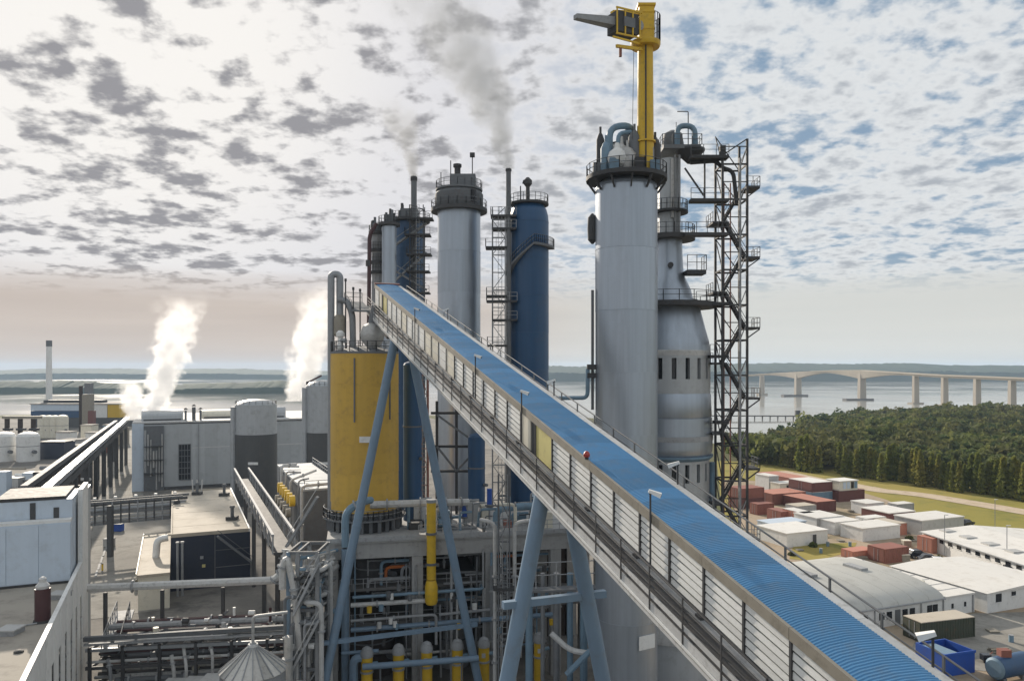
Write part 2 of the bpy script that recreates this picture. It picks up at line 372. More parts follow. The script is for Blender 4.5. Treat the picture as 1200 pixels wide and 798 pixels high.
g = G(); L = 9000; g.add([(-L, -L, WZ), (L, -L, WZ), (L, L, WZ), (-L, L, WZ)], [(0, 1, 2, 3)])
single('river_water', g, 'water', kind='structure', loc=(0, 0, 0))
def sheet(name, poly, m_, z):
    g = G(); g.add([(p[0], p[1], z) for p in poly], [tuple(range(len(poly)))]); return single(name, g, m_, kind='structure', loc=(0, 0, 0))
sheet('plant_pavement', [(-420, -70), (44, -70), (44, 230), (30, 330), (-60, 560), (-420, 560)], 'asphalt', 0.03)
def strip(name, pts, wd, m_, z):
    pts = [Vector((p[0], p[1], 0)) for p in pts]; g = G()
    for i, p in enumerate(pts):
        d = (pts[min(i + 1, len(pts) - 1)] - pts[max(i - 1, 0)]).normalized(); n = Vector((d.y, -d.x, 0)) * wd / 2
        g.v += [(p.x - n.x, p.y - n.y, z), (p.x + n.x, p.y + n.y, z)]
    g.f = [(2 * i, 2 * i + 1, 2 * i + 3, 2 * i + 2) for i in range(len(pts) - 1)]
    return single(name, g, m_, kind='structure', loc=(0, 0, 0))
strip('plant_road', [gnd(150, 720), gnd(140, 600), gnd(146, 560), gnd(158, 520), gnd(164, 500)], 11, 'pale_road', 0.06)
strip('cross_road', [gnd(100, 628), gnd(240, 614)], 9, 'pale_road', 0.065)
sheet('grass_field', [gnd(850, 640), gnd(1500, 700), gnd(1500, 575), gnd(1200, 576), gnd(1000, 548), gnd(880, 541), gnd(840, 540)], 'grass', 0.03)
sheet('container_yard', [(20, 20), (170, 20), (150, 110), gnd(1210, 690), gnd(1130, 640), gnd(1082, 607), gnd(1040, 586), gnd(1010, 577), gnd(960, 570), gnd(880, 563), gnd(845, 562)], 'yard_dirt', 0.06)
sheet('grass_verge', [gnd(925, 655), gnd(955, 658), gnd(1000, 646), gnd(1004, 636), gnd(960, 637), gnd(930, 640)], 'grass', 0.09)
sheet('worn_paving', [gnd(1060, 778), gnd(1300, 800), gnd(1300, 715), gnd(1140, 719), gnd(1080, 735)], 'pale_road', 0.09)
strip('dirt_road', bend([gnd(1012, 571), gnd(1030, 575), gnd(1075, 579), gnd(1130, 588), gnd(1200, 600), gnd(1330, 622)], 12), 7.5, 'dirt_road', 0.12)
strip('dirt_track', bend([gnd(1030, 574), gnd(990, 566), gnd(960, 562), gnd(915, 552)], 8), 5, 'dirt_road', 0.10)

def ridge(name, m_, px0, px1, Y, base_y, top, depth, seed, amp, step_px=3, kind='structure'):
    """long low wooded bank: base on the water, uneven top"""
    rr = random.Random(seed); n = int((px1 - px0) / step_px) + 1; g = G(); prev = 0
    for i in range(n):
        px = px0 + i * step_px; prev = .72 * prev + rr.uniform(-1, 1) * amp
        t_ = top(px) + prev; x = (px - 600) / FPX
        zt = HC - (t_ - HOR) / FPX * Y
        for (yy, zz) in ((Y, WZ - 1), (Y * 1.004, WZ + (zt - WZ) * .55), (Y + depth * .3, zt), (Y + depth, zt * .9), (Y + depth * 1.3, WZ - 1)):
            g.v.append((x * Y * (1 if yy < Y + depth * .5 else (yy / Y)), yy, zz + (rr.uniform(-.03, .03) * (zt - WZ) if zz > WZ else 0)))
    for i in range(n - 1):
        for k in range(4): g.f.append((i * 5 + k, (i + 1) * 5 + k, (i + 1) * 5 + k + 1, i * 5 + k + 1))
    o = single(name, g, m_, kind=kind, loc=(0, 0, 0)); return o
ridge('far_shore_hills', 'leaf_far', -340, 640, 3300, 445, lambda p: 433.2 - 1.2 * math.sin(p * .012) - .8 * math.sin(p * .031), 900, 3, .35)
ridge('far_shore_hills', 'leaf_far', 560, 1560, 2750, 447, lambda p: 428.2 - 3.0 * sstep(p, 760, 960) + 3.2 * sstep(p, 1118, 1136) + .8 * math.sin(p * .02), 900, 4, .3)
ridge('river_island', 'leaf_far', -340, 432, 1400, 462, lambda p: 449.5 - 1.5 * math.sin(p * .02 + 1) + 3 * sstep(p, 395, 430), 160, 6, .8, 2)

# ------------------------------------------------------------------ trees
def quads_mesh(name, C, U, V, m_, extra=None):
    n = len(C); P = np.stack([C - U - V, C + U - V, C + U + V, C - U + V], 1).reshape(-1, 3)
    F = np.arange(4 * n).reshape(-1, 4)
    me = bpy.data.meshes.new(name)
    if extra is not None:
        P = np.concatenate([P, np.array(extra.v)]); F = F.tolist() + [tuple(i + 4 * n for i in f) for f in extra.f]
        me.from_pydata(P.tolist(), [], F)
    else:
        me.vertices.add(4 * n); me.vertices.foreach_set('co', P.astype(np.float32).ravel())
        me.loops.add(4 * n); me.loops.foreach_set('vertex_index', F.astype(np.int32).ravel())
        me.polygons.add(n); me.polygons.foreach_set('loop_start', np.arange(0, 4 * n, 4, dtype=np.int32))
    me.update(); me.validate(); me.materials.append(MATS[m_]); return me
def rand_frames(n, s0, s1):
    a = rng.normal(size=(n, 3)); a /= np.linalg.norm(a, axis=1)[:, None]
    b = np.cross(a, rng.normal(size=(n, 3))); b /= np.linalg.norm(b, axis=1)[:, None]
    s = rng.uniform(s0, s1, (n, 1)); return a * s, b * s * rng.uniform(.5, 1, (n, 1))
def crown_points(n, kind, h):
    """leaf clump centres of one crown, height h"""
    if kind == 'conifer':
        t = rng.uniform(0, 1, n) ** .95; r = (h * .165) * (1 - t) ** .6 * (.55 + .45 * np.abs(np.sin(t * 21))) * np.sqrt(rng.uniform(.25, 1, n)) + .12
        a = rng.uniform(0, 2 * np.pi, n); return np.stack([r * np.cos(a), r * np.sin(a), h * (.04 + .96 * t)], 1)
    lob = rng.uniform(-1, 1, (7, 3)) * np.array([.24, .24, .16]) * h + np.array([0, 0, .62 * h]); k = rng.integers(0, 7, n)
    d = rng.normal(size=(n, 3)); d /= np.linalg.norm(d, axis=1)[:, None]
    return lob[k] + d * (h * .2) * rng.uniform(.6, 1, (n, 1)) * np.array([1, 1, .8])
def tree_proto(name, label, kind, h, leaf, n, group):
    t_ = thing(name, label, 'tree', (0, 0, 0), group)
    g = G(); g.tube([(0, 0, -.3), (.05, 0, h * .4), (0, .05, h * .8)], h * .018, 6, h * .006)
    if kind != 'conifer':
        for a in range(4):
            c_ = Vector((math.cos(a * 1.7), math.sin(a * 1.7), 0)); g.tube([Vector((0, 0, h * .3)), c_ * h * .12 + Z1 * h * .5, c_ * h * .2 + Z1 * h * .68], h * .009, 5, h * .004)
    share('trunk', g.mesh('trunk', 'bark'), (0, 0, 0), t_)
    C = crown_points(n, kind, h); U, V = rand_frames(n, .22, .5)
    share('crown', quads_mesh('crown', C, U, V, leaf), (0, 0, 0), t_)
    return t_
protos_used = []
class Proto:
    def __init__(s, o): s.o = o; s.used = False
    def put(s, loc, rz=0, sc=1.0, label=None):
        o = s.o if not s.used else copy_tree(s.o); s.used = True
        o.location = loc; o.rotation_euler = (0, 0, rz); o.scale = (sc * random.uniform(.85, 1.1), sc * random.uniform(.85, 1.1), sc)
        if label: o['label'] = label
        return o
con = [Proto(tree_proto('conifer_tree', 'slender olive green conifer in the dense row edging the grass field', 'conifer', 11, 'leaf_conifer', 760, 'conifers in a row along the field')) for _ in range(5)]
rr = random.Random(11); px = 984.0
while px < 1250:
    f = (px - 984) / 216.0; by = 556.5 + 31 * f + rr.uniform(-3.5, 1.0)
    p = gnd(px, by); con[rr.randrange(5)].put((p.x, p.y, 0), rr.uniform(0, 6.3), rr.uniform(.68, 1.06)); px += rr.uniform(4.2, 8.5)
brd = [Proto(tree_proto('broadleaf_tree', 'low rounded broadleaf tree at the near edge of the wood behind the grass', 'broad', 8, 'leaf_wood', 420, 'broadleaf trees at the wood edge')) for _ in range(4)]
bush = [Proto(tree_proto('field_tree', 'yellowish feathery tree beside the track left of the conifer row', 'conifer', 9.5, 'leaf_conifer', 420, 'feathery trees beside the track')) for _ in range(3)]
for px_, by_, s_ in ((884, 541, .72), (893, 543, .8), (901, 544, .85), (909, 545, .8), (917, 547, .85), (925, 548, .8), (934, 550, .95), (938, 552, 1.25), (945, 553, 1.35), (951, 554, 1.0), (960, 554, .95)):
    p = gnd(px_, by_); bush[rr.randrange(3)].put((p.x, p.y, 0), rr.uniform(0, 6), s_, {893:'second feathery tree from the stair tower, slim', 901: 'third feathery tree from the stair tower', 909: 'middle feathery tree of the slim ones by the track', 917: 'feathery tree of mid height left of the last slim pair', 925: 'slim feathery tree, second to the left of the big pair', 934: 'slim feathery tree touching the big pair on its left', 951: 'small feathery tree touching the big pair on its right', 938: 'left one of the two big feathery trees by the track', 945: 'broadest feathery tree of the group by the track', 960: 'last feathery tree of the group, standing apart on the right', 884: 'smallest feathery tree, close behind the stair tower'}.get(px_))
for k in range(120):
    f = rr.random(); px_ = 872 + 360 * f; by_ = 533 + 26 * sstep(px_, 950, 1200) + rr.uniform(-9, 3)
    p = gnd(px_, by_)
    if p.y > 240 or px_ > 1190: brd[rr.randrange(4)].put((p.x, p.y, terrain_z(p.x, p.y)), rr.uniform(0, 6), rr.uniform(.6, 1.05))
# the wood beyond reads as one mass
Cs = []; tint = []
nt = 0
while nt < 4600:
    y = 270 + 500 * rr.random() ** 1.15; x = rr.uniform(.28, .86) * y
    ground = terrain_z(x, y)
    if ground < WZ + .6 or y < 250 + 60 * max(0, (.48 - x / y)) * 4: continue
    h = rr.choice((1, 1, 1, 1.35)) * rr.uniform(3.8, 8.2) * (.85 + .35 * math.sin(x * .05) * math.sin(y * .04)); nt += 1
    d_ = rng.normal(size=(40, 3)); d_ /= np.linalg.norm(d_, axis=1)[:, None]; d_[:, 2] = np.abs(d_[:, 2]); wd_ = rr.uniform(.32, .52)
    C = d_ * np.array([h * wd_, h * wd_, h * .55]) * rng.uniform(.75, 1.08, (40, 1)) + np.array([x, y, ground + h * .42])
    Cs.append(C); tint.append(np.full(160, np.clip(rr.gauss(.42, .36), 0, 1)) + np.repeat((d_[:, 2] - .5) * .0, 4))
C = np.concatenate(Cs); U, V = rand_frames(len(C), .55, 1.2)
wood = bpy.data.objects.new('woodland', quads_mesh('woodland', C, U, V, 'leaf_mass')); COL.objects.link(wood); ta = wood.data.attributes.new('tint', 'FLOAT', 'POINT'); ta.data.foreach_set('value', np.concatenate(tint).astype(np.float32)); wood['kind'] = 'stuff'
wood['label'] = 'dense dark green wood on the river bank'

# ------------------------------------------------------------------ the road bridge over the river
uk = lambda px: (px - 600) / FPX
def bridge_pt(u):
    inv_ = .000894 + .00142 * (u - .4556); Y = 1 / inv_; return Vector((u * Y, Y, 0))
br = thing('road_bridge', 'long concrete road bridge on tall piers crossing the river', 'bridge', bridge_pt(.4556) + Z1 * WZ)
deck_y = {860: 440.5, 893: 438.5, 935: 436.2, 972: 434.6, 1010: 434.4, 1073: 438.2, 1107: 440.2, 1145: 441.6, 1186: 443.2, 1240: 445.5, 1320: 449}
def deck_top(px):
    ks = sorted(deck_y); 
    for a, b_ in zip(ks, ks[1:]):
        if a <= px <= b_: return deck_y[a] + (deck_y[b_] - deck_y[a]) * (px - a) / (b_ - a)
    return deck_y[ks[-1]]
def deck_z(px): return HC - (deck_top(px) - HOR) / FPX * bridge_pt(uk(px)).y
piers = [935, 1010, 1073, 1107, 1145, 1186, 1240, 1310]
bd = (bridge_pt(.46) - bridge_pt(.45)).normalized(); bn_ = Vector((bd.y, -bd.x, 0))
for px in piers:
    p = bridge_pt(uk(px)); zt = deck_z(px); big = px in (935, 1010); g = G()
    wq = 6.0 if big else 4.2
    g.hexa([p + bd * a * wq / 2 * k + bn_ * b_ * (4.5 if big else 3.4) * k + Z1 * z for z, k in ((WZ - 2, 1.12), (zt - 2.2, 1.0)) for a, b_ in ((-1, -1), (1, -1), (1, 1), (-1, 1))])
    part('pier', g, 'bridge_concrete', br)
    if big:
        part('fender', G().box(p + Z1 * (WZ + 1.1) + bn_ * 6, (10, 44, 2.6), (bd, bn_, Z1)), 'concrete_dark', br)
    else: part('pile_cap', G().box(p + Z1 * (WZ + .4), (11, 16, 2.4), (bd, bn_, Z1)), 'bridge_concrete', br)
pxs = [872, 893, 905, 915, 924, 935, 946, 955, 964, 972, 980, 988, 998, 1010, 1022, 1034, 1046, 1060, 1073, 1107, 1145, 1186, 1240, 1320]
def depth_at(px):
    for c_, hw in ((935, 37), (1010, 50)):
        if abs(px - c_) < hw: return 2.4 + (9.5 if c_ == 1010 else 8.5) * (1 - abs(px - c_) / hw) ** 1.7
    return 2.6
for a, b_ in zip(pxs, pxs[1:]):
    g = G(); q = []
    for px in (a, b_):
        p = bridge_pt(uk(px)); zt = deck_z(px)
        q.append([p - bn_ * 5 + Z1 * zt, p + bn_ * 5 + Z1 * zt, p + bn_ * 3.4 + Z1 * (zt - depth_at(px)), p - bn_ * 3.4 + Z1 * (zt - depth_at(px))])
    g.hexa(q[0] + q[1]); part('deck_girder', g, 'bridge_concrete', br)
    part('parapet', G().hexa([bridge_pt(uk(px)) - bn_ * o_ + Z1 * (deck_z(px) + z) for px in (a, b_) for o_, z in ((5, 0.01), (4.6, 0.01), (4.6, 1.1), (5, 1.1))]), 'bridge_concrete', br)
# small marker pier and the low jetty
jy = 700
jt = thing('river_jetty', 'low dark jetty on thin piles reaching into the river below the bridge', 'jetty', at(870, 487, jy))
a, b_ = at(800, 487, jy), at(936, 487.5, jy)
part('deck', G().beam(a, b_, 4, 1.0), 'concrete_dark', jt)
for k in range(15):
    p = a + (b_ - a) * (k + .3) / 15; part('pile', G().tube([p, Vector((p.x, p.y, WZ - 1))], .55, 6), 'concrete_dark', jt)
part('shelter', G().box(b_ + Vector((-1, 0, 2.6)), (4, 3, 5)), 'dark_steel', jt)
p = at(893, 463, 1340); g = G(); g.box((p.x, p.y, WZ + 5), (11, 9, 12)); mk = thing('mooring_pier', 'lone concrete river pier left of the main bridge span', 'pier', (p.x, p.y, WZ))
part('pile_cap', G().box((p.x, p.y, WZ + 1), (16, 12, 3)), 'bridge_concrete', mk); part('shaft', G().lathe((p.x, p.y, WZ), [(4.5, 2.5), (4.0, 34)], 12), 'bridge_concrete', mk)
# ================================================================== THE INCLINED CONVEYOR (front)
CO = Vector((9.946, 24, 27.07)); ED = Vector((-.378, 1, .274)); EA = Vector((.9354, .3536, 0))
def CV(t, a, b): return CO + ED * t + EA * a + Z1 * b
def cbox(g, t0, t1, a0, a1, b0, b1): return g.hexa([CV(t, a, b) for t in (t0, t1) for a, b in ((a0, b0), (a1, b0), (a1, b1), (a0, b1))])
conv = thing('conveyor_gallery', 'long inclined conveyor gallery with blue ribbed roof and white slatted side', 'conveyor', CV(0, 1.2, -3.3))
PT = 2.29; T0 = 1.43
KS = range(-8, 30)
# roof: ribbed sheets, two to a bay
g = G(); rows = []; pr = PT / 2; nr = 10
for i in range(nr):
    t0 = pr * i / nr
    for f, h in ((0, 0), (.30, 0), (.42, .032), (.82, .032)): rows.append((t0 + f * pr / nr, h))
rows.append((pr - .004, 0))
prof = [(-.14, -.03), (.25, .05), (1.2, .10), (2.15, .05), (2.54, -.03)]
top = [[CV(t, a, b + h) for a, b in prof] for t, h in rows]; n = len(prof)
for r_ in top: g.v += [tuple(p) for p in r_]
for i in range(len(rows) - 1):
    for k in range(n - 1): g.f.append((i * n + k, i * n + k + 1, (i + 1) * n + k + 1, (i + 1) * n + k))
sheet_me = g.mesh('roof_sheet', 'roof_blue', CV(0, 0, 0), smooth=False)
cl = conv.location
for k in range(KS[0] * 2, KS[-1] * 2 + 2):
    share('roof_sheet', sheet_me, CV(T0 + k * pr, 0, random.uniform(-.006, .006)) - cl, conv)
tb, te = T0 + KS[0] * PT, T0 + (KS[-1] + 1) * PT
part('roof_deck', cbox(G(), tb, te, -.02, 2.42, -.22, -.06), 'dark_steel', conv)
for k in range(KS[0], KS[-1] + 1, 2):
    tt = T0 + k * PT; part('eave_trim', cbox(G(), tt + .01, tt + 2 * PT - .01, -.30, -.15, -.40, .01), 'tan_trim', conv)
    part('ridge_flashing', cbox(G(), tt + .01, tt + 2 * PT - .01, 2.55, 3.0, -.34, -.05), 'galv_light', conv)
# left wall: posts, slatted panels low down, plain sheets higher up
SL = 6; slat = G(); w_ = PT - .12
for (t, a, b) in [(0, 0, 0)]:
    slat.hexa([CV(t_, a_, b_) for t_ in (0.05, PT - .05) for a_, b_ in ((-.19, -.125), (-.15, -.125), (-.13, .112), (-.17, .112))])
slat_me = slat.mesh('slat', 'slat_white', CV(0, 0, 0), smooth=False)
post_me = cbox(G(), -.05, .05, -.25, -.08, -2.5, -.38).mesh('wall_post', 'dark_steel', CV(0, 0, 0), smooth=False)
hr = random.Random(4)
for k in KS:
    tt = T0 + k * PT
    share('wall_post', post_me, CV(tt, 0, 0) - cl, conv)
    if k in (8, 27):
        part('yellow_panel', cbox(G(), tt + .08, tt + PT - .08, -.20, -.12, -2.3, -.42), 'yellow_pale', conv, label='pale yellow wall panel'); continue
    if k in (9, 28):
        pn = part('door_panel', cbox(G(), tt + (.08 if k == 9 else .08), tt + .75, -.16, -.10, -2.45, -.42), 'dark_steel', conv, label='dark doorway in the white side')
        part('wall_panel', cbox(G(), tt + .80, tt + PT - .08, -.2, -.12, -2.3, -.42), 'cream', conv); continue
    if k <= 15:
        pn = part('slatted_panel', cbox(G(), tt + .06, tt + PT - .06, -.10, -.03, -2.45, -.40), 'mid_steel', conv)  # dark grey backing: shade between the slats put into its colour
        for i in range(SL): share('slat', slat_me, CV(tt, 0, -.58 - i * .318 + hr.uniform(-.012, .012)), pn)
        for ch in pn.children: ch.location = ch.location - cl
    else:
        pn = part('wall_panel', cbox(G(), tt + .06, tt + PT - .06, -.20, -.12, -2.36, -.42), 'cream' if hr.random() < .45 else 'slat_white', conv)
        for i in range(2): part('panel_rib', cbox(G(), tt + .08, tt + PT - .08, -.225, -.20, -.95 - .7 * i, -.90 - .7 * i), 'galv_light', pn)
    if k % 2 == 0: part('junction_box', cbox(G(), tt - .16, tt + .16, -.5, -.2, -2.62, -2.3), 'dark_steel', conv)
part('right_wall', cbox(G(), tb, te, 2.38, 2.46, -2.5, -.1), 'galv_light', conv)
part('floor_slab', cbox(G(), tb, te, -.05, 2.46, -2.72, -2.52), 'mid_steel', conv)
for a in (.25, 2.15): part('floor_girder', cbox(G(), tb, te, a - .17, a + .17, -3.35, -2.73), 'mid_steel', conv)
# walkway on the left with stringer, kerb angles and hand rails
for k in range(KS[0], KS[-1] + 1, 2):
    tt = T0 + k * PT; e = tt + 2 * PT - .015
    wk = part('walkway_grating', cbox(G(), tt, e, -1.08, -.12, -2.62, -2.56), 'dark_steel', conv)
    part('cable_tray', cbox(G(), tt, e, -.52, -.28, -2.55, -2.40), 'galv', wk)
    part('stringer', cbox(G(), tt, e, -1.16, -1.09, -2.80, -2.62), 'galv_light', conv)
    part('web_plate', cbox(G(), tt, e, -1.11, -1.05, -2.985, -2.805), 'dark_steel', conv)
    part('stringer', cbox(G(), tt, e, -1.16, -1.09, -3.32, -2.99), 'galv_light', conv)
    part('kick_angle', cbox(G(), tt, e, -1.24, -1.165, -3.42, -3.33), 'white', conv)
    part('lower_angle', cbox(G(), tt, e, -1.20, -1.10, -3.66, -3.52), 'galv_light', conv)
    for b_, r_ in ((-1.56, .05), (-1.95, .042), (-2.3, .035)):
        part('hand_rail', G().tube([CV(tt, -1.13, b_), CV(e, -1.13, b_)], r_, 6), 'dark_steel', conv)
    part('hand_rail', G().tube([CV(tt, 3.72, .02), CV(e, 3.72, .02)], .04, 6), 'mid_steel', conv)
    part('hand_rail', G().tube([CV(tt, 3.72, -.45), CV(e, 3.72, -.45)], .03, 6), 'mid_steel', conv)
    part('walkway_grating', cbox(G(), tt, e, 2.86, 3.80, -1.10, -1.02), 'galv', conv)
    part('cable_tray', cbox(G(), tt, e, 2.9, 3.2, -.62, -.42), 'tan_trim', conv)
rp = cbox(G(), -.035, .035, -1.20, -1.165, -3.32, -1.53).mesh('rail_post', 'dark_steel', CV(0, 0, 0), smooth=False)
rq = cbox(G(), -.035, .035, 3.68, 3.75, -1.10, .04).mesh('rail_post', 'mid_steel', CV(0, 0, 0), smooth=False)
br_ = cbox(G(), -.07, .07, -1.09, 2.4, -2.74, -2.62).mesh('cross_bearer', 'mid_steel', CV(0, 0, 0), smooth=False)
bq_ = cbox(G(), -.06, .06, 2.46, 3.80, -1.24, -1.11).mesh('cross_bearer', 'galv', CV(0, 0, 0), smooth=False)
for k in range(KS[0] * 2, KS[-1] * 2 + 3):
    d = CV(T0 + k * PT / 2, 0, 0) - cl
    if k % 2 == 0:
        share('rail_post', rp, d, conv)
        share('cross_bearer', br_, d, conv); share('cross_bearer', bq_, d, conv)
        share('rail_post', rq, d, conv)
part('head_wall', cbox(G(), te + .02, te + .14, -.1, 2.5, -2.7, -.05), 'dark_steel', conv)
part('head_flashing', cbox(G(), te - .25, te + .2, -.3, 2.8, .06, .22), 'dark_red', conv, label='dull red cap at the upper end of the roof')
hp = part('head_platform', cbox(G(), te - 2.5, te + 3, -3.6, -1.18, -2.9, -2.7), 'mid_steel', conv)
railing(hp, [CV(te - 2.3, -3.5, -2.7), CV(te + 2.8, -3.5, -2.7), CV(te + 2.8, -1.3, -2.7)], 1.15, 1.2)
part('head_chute', G().hexa([CV(te - k_, a, b) for b, s in ((-6.0, .55), (-2.75, 1.0)) for k_, a in ((0.2 - s, 1.2 - s), (2.2 + s, 1.2 - s), (2.2 + s, 1.2 + s), (0.2 - s, 1.2 + s))]), 'dark_steel', conv)
# flood lights clamped to the gallery, each a thing
def floodlight(t, side, label, yaw):
    a = -.34 if side < 0 else 2.95
    zb = -2.3 if side < 0 else -1.0
    o = thing('floodlight', label, 'floodlight', CV(t, a, zb), 'floodlights along the conveyor')
    part('pole', G().tube([CV(t, a, zb), CV(t, a, .95)], .045, 8), 'dark_steel', o)
    c_ = CV(t, a, .98); d = Vector((math.cos(R(yaw)), math.sin(R(yaw)), -.38)).normalized(); s_ = d.cross(Z1).normalized(); u_ = s_.cross(d)
    hd = part('lamp_head', G().hexa([c_ + d * x + s_ * y * k + u_ * z * k for x, k in ((-.08, .5), (.48, .8)) for y, z in ((-.2, -.13), (.2, -.13), (.2, .13), (-.2, .13))]), 'white', o)
    part('lens', G().box(c_ + d * .485, (.28, .012, .17), (s_, d, u_)), 'glass_dark', hd)
    part('bracket', G().box(c_ - Z1 * .05, (.12, .12, .14)), 'dark_steel', o)
floodlight(9.54, -1, 'white floodlight on the left edge of the blue roof, nearest of that row', -10)
floodlight(23.9, -1, 'white floodlight on the left edge beside the louvred panels before the yellow panel', -10)
floodlight(32.6, -1, 'white floodlight on the left edge in front of the blue tower', -10)
floodlight(50.3, -1, 'white floodlight on the left edge of the roof closest to the yellow silo', -10)
floodlight(50.3, 1, 'floodlight on the right edge of the roof in front of the far grey tower', 160)
floodlight(26.2, 1, 'floodlight on the right edge of the roof just past the blue tower', 160)
floodlight(12.3, 1, 'tilted white floodlight on the right edge before the windowed digester', 160)
floodlight(-1.1, 1, 'white tubular floodlight on the right railing in front of the green container', 160)
bc = thing('warning_beacon', 'round red warning lamp on the left edge of the blue roof', 'beacon', CV(15.6, -.22, .0))
part('base', G().lathe(CV(15.6, -.22, 0), [(.10, 0), (.10, .12)], 12), 'dark_steel', bc)
part('dome', G().lathe(CV(15.6, -.22, 0), [(.15, .12), (.18, .24), (.13, .36), (.05, .42)], 14), 'red', bc)
# trestles
def trestle(t, label, zbar):
    c_ = CV(t, 0, -3.42); h = c_.z; o = thing('conveyor_trestle', label, 'trestle', (c_.x, c_.y, 0), 'trestles carrying the conveyor')
    k = .205
    P = lambda a, z: Vector((c_.x, c_.y, 0)) + EA * a + Z1 * z
    for s, a0 in ((-1, -.7), (1, .85)):
        lg = part('leg', G().tube([P(a0 + s * k * h, 0), P(a0, h - .3)], .46, 18), 'blue_steel', o)
        part('foot_plate', G().lathe(P(a0 + s * k * h, 0), [(1.0, 0.04), (1.0, .3)], 12), 'concrete', lg)
        part('joint_ring', G().tube([P(a0 + s * k * h * .5, h * .5 - .15), P(a0 + s * k * h * .49, h * .5 + .05)], .50, 18), 'blue_steel', lg)
    part('head_beam', G().box(P(.1, h - .15), (2.5, .9, .6), (EA, Vector((-EA.y, EA.x, 0)), Z1)), 'blue_steel', o)
    for z in zbar:
        s = k * (h - z) + 1.9
        part('cross_bar', G().box(P(.1, z), (2 * s, .42, .40), (EA, Vector((-EA.y, EA.x, 0)), Z1)), 'blue_steel', o)
    return o
trestle(57.3, 'blue grey A shaped trestle in front of the yellow silo', (8,))
tr2 = trestle(20.0, 'blue grey A shaped trestle nearest the big grey tower, crossed by a bar', (22.8, 8))
# ================================================================== TOWERS AND SILOS
def zt(py, Y): return HC - (py - HOR) / FPX * Y
def shell(parent, c, r, z0, z1, courses, m_, n=48, ribs=.035, label=None):
    """a clad cylinder in courses; courses overlap like lapped sheeting, standing seams run up it"""
    h = (z1 - z0) / courses; me = None
    g = G().lathe((0, 0, 0), [(r, 0), (r, h - .05), (r + .03, h - .045), (r + .03, h)], n, ribs)
    me = g.mesh('cladding_course', m_)
    for i in range(courses): share('cladding_course', me, Vector((c[0], c[1], z0 + i * h)) - origin_of(parent), parent, (0, 0, i * 2 * math.pi / n))
def ladder(parent, p0, p1, out, wd=.5):
    d = Vector(p1) - Vector(p0); s = out.cross(Z1).normalized(); g = G()
    for k in (-1, 1): g.beam(Vector(p0) + s * wd / 2 * k, Vector(p1) + s * wd / 2 * k, .07, .07)
    n = int(d.length / .6)
    for i in range(n + 1):
        p = Vector(p0) + d * i / n; g.beam(p - s * wd / 2, p + s * wd / 2, .04, .04)
    part('ladder', g, 'galv', parent)

# ---- big grey tower with the yellow crane
Y = 75.0; T1 = at(734, 432, Y); r1 = 3.0; ztop = zt(213, Y - r1)
tw = thing('process_tower', 'tall smooth grey tower nearest the camera, carrying the yellow crane', 'tower', (T1.x, T1.y, 0))
shell(tw, T1, r1, 0, ztop, 9, 'aluminium', 48, .022)
part('shoulder', G().lathe((T1.x, T1.y, 0), [(r1 + .03, ztop), (r1 - .1, ztop + .35), (r1 - .7, ztop + .8), (1.5, ztop + 1.0)], 48), 'aluminium', tw)
tp = round_platform(tw, (T1.x, T1.y), r1 + .95, ztop + 1.15, .4)
pz = ztop + 1.15
for k in range(12):
    a = R(30 * k); d = Vector((math.cos(a), math.sin(a), 0)); part('bracket', G().beam(Vector((T1.x, T1.y, ztop - .4)) + d * (r1 + .05), Vector((T1.x, T1.y, pz - .5)) + d * (r1 + .8), .12, .2), 'dark_steel', tp)
part('sign_plate', G().box((T1.x + 1.55, T1.y - r1 * .875, zt(752, Y - 2.6)), (1.9, .06, 1.3), (Vector((.86, .5, 0)), Vector((-.5, .86, 0)), Z1)), 'white', tw)
# plant on top of it
c0 = Vector((T1.x, T1.y, pz))
part('blue_duct', G().tube(bend([c0 + Vector((-1.75, -.9, 0)), c0 + Vector((-1.75, -.9, 4.6)), c0 + Vector((.2, -.6, 4.9)), c0 + Vector((1.0, .6, 4.2))], 1.0), .32, 12), 'slate_blue', tw)
part('blue_duct', G().tube(bend([c0 + Vector((-1.0, -1.4, 0)), c0 + Vector((-1.0, -1.4, 3.9)), c0 + Vector((.3, -1.0, 4.1))], .7), .2, 10), 'slate_blue', tw)
part('separator', G().lathe(c0 + Vector((-.7, -1.2, 0)), [(.55, 0), (.85, .6), (.85, 1.9), (.6, 2.6), (.25, 3.0), (.2, 3.6)], 18), 'insulation', tw)
part('separator', G().lathe(c0 + Vector((-.2, .9, 0)), [(.8, 0), (.8, 2.4), (.4, 3.2)], 18), 'galv', tw)
part('motor', G().tube([c0 + Vector((-1.6, -.2, 2.5)), c0 + Vector((-.3, -.4, 2.7))], .5, 14), 'insulation', tw)
part('gear_box', G().box(c0 + Vector((.1, -.8, 1.2)), (1.6, 1.2, 2.2)), 'mid_steel', tw)
part('valve', G().tube([c0 + Vector((-.1, -1.9, .5)), c0 + Vector((.4, -1.9, 1.9))], .28, 10), 'galv', tw)
for k in range(26):
    x = random.uniform(-2.2, 2.4); y = random.uniform(-2.2, 1.6); part('small_pipe', G().tube(bend([c0 + Vector((x, y, 0)), c0 + Vector((x, y, random.uniform(1.2, 3.2))), c0 + Vector((x * .3, y * .3, random.uniform(1.5, 3.5)))], .4), .09, 6), random.choice(['galv', 'dark_steel', 'pipe_grey']), tw)
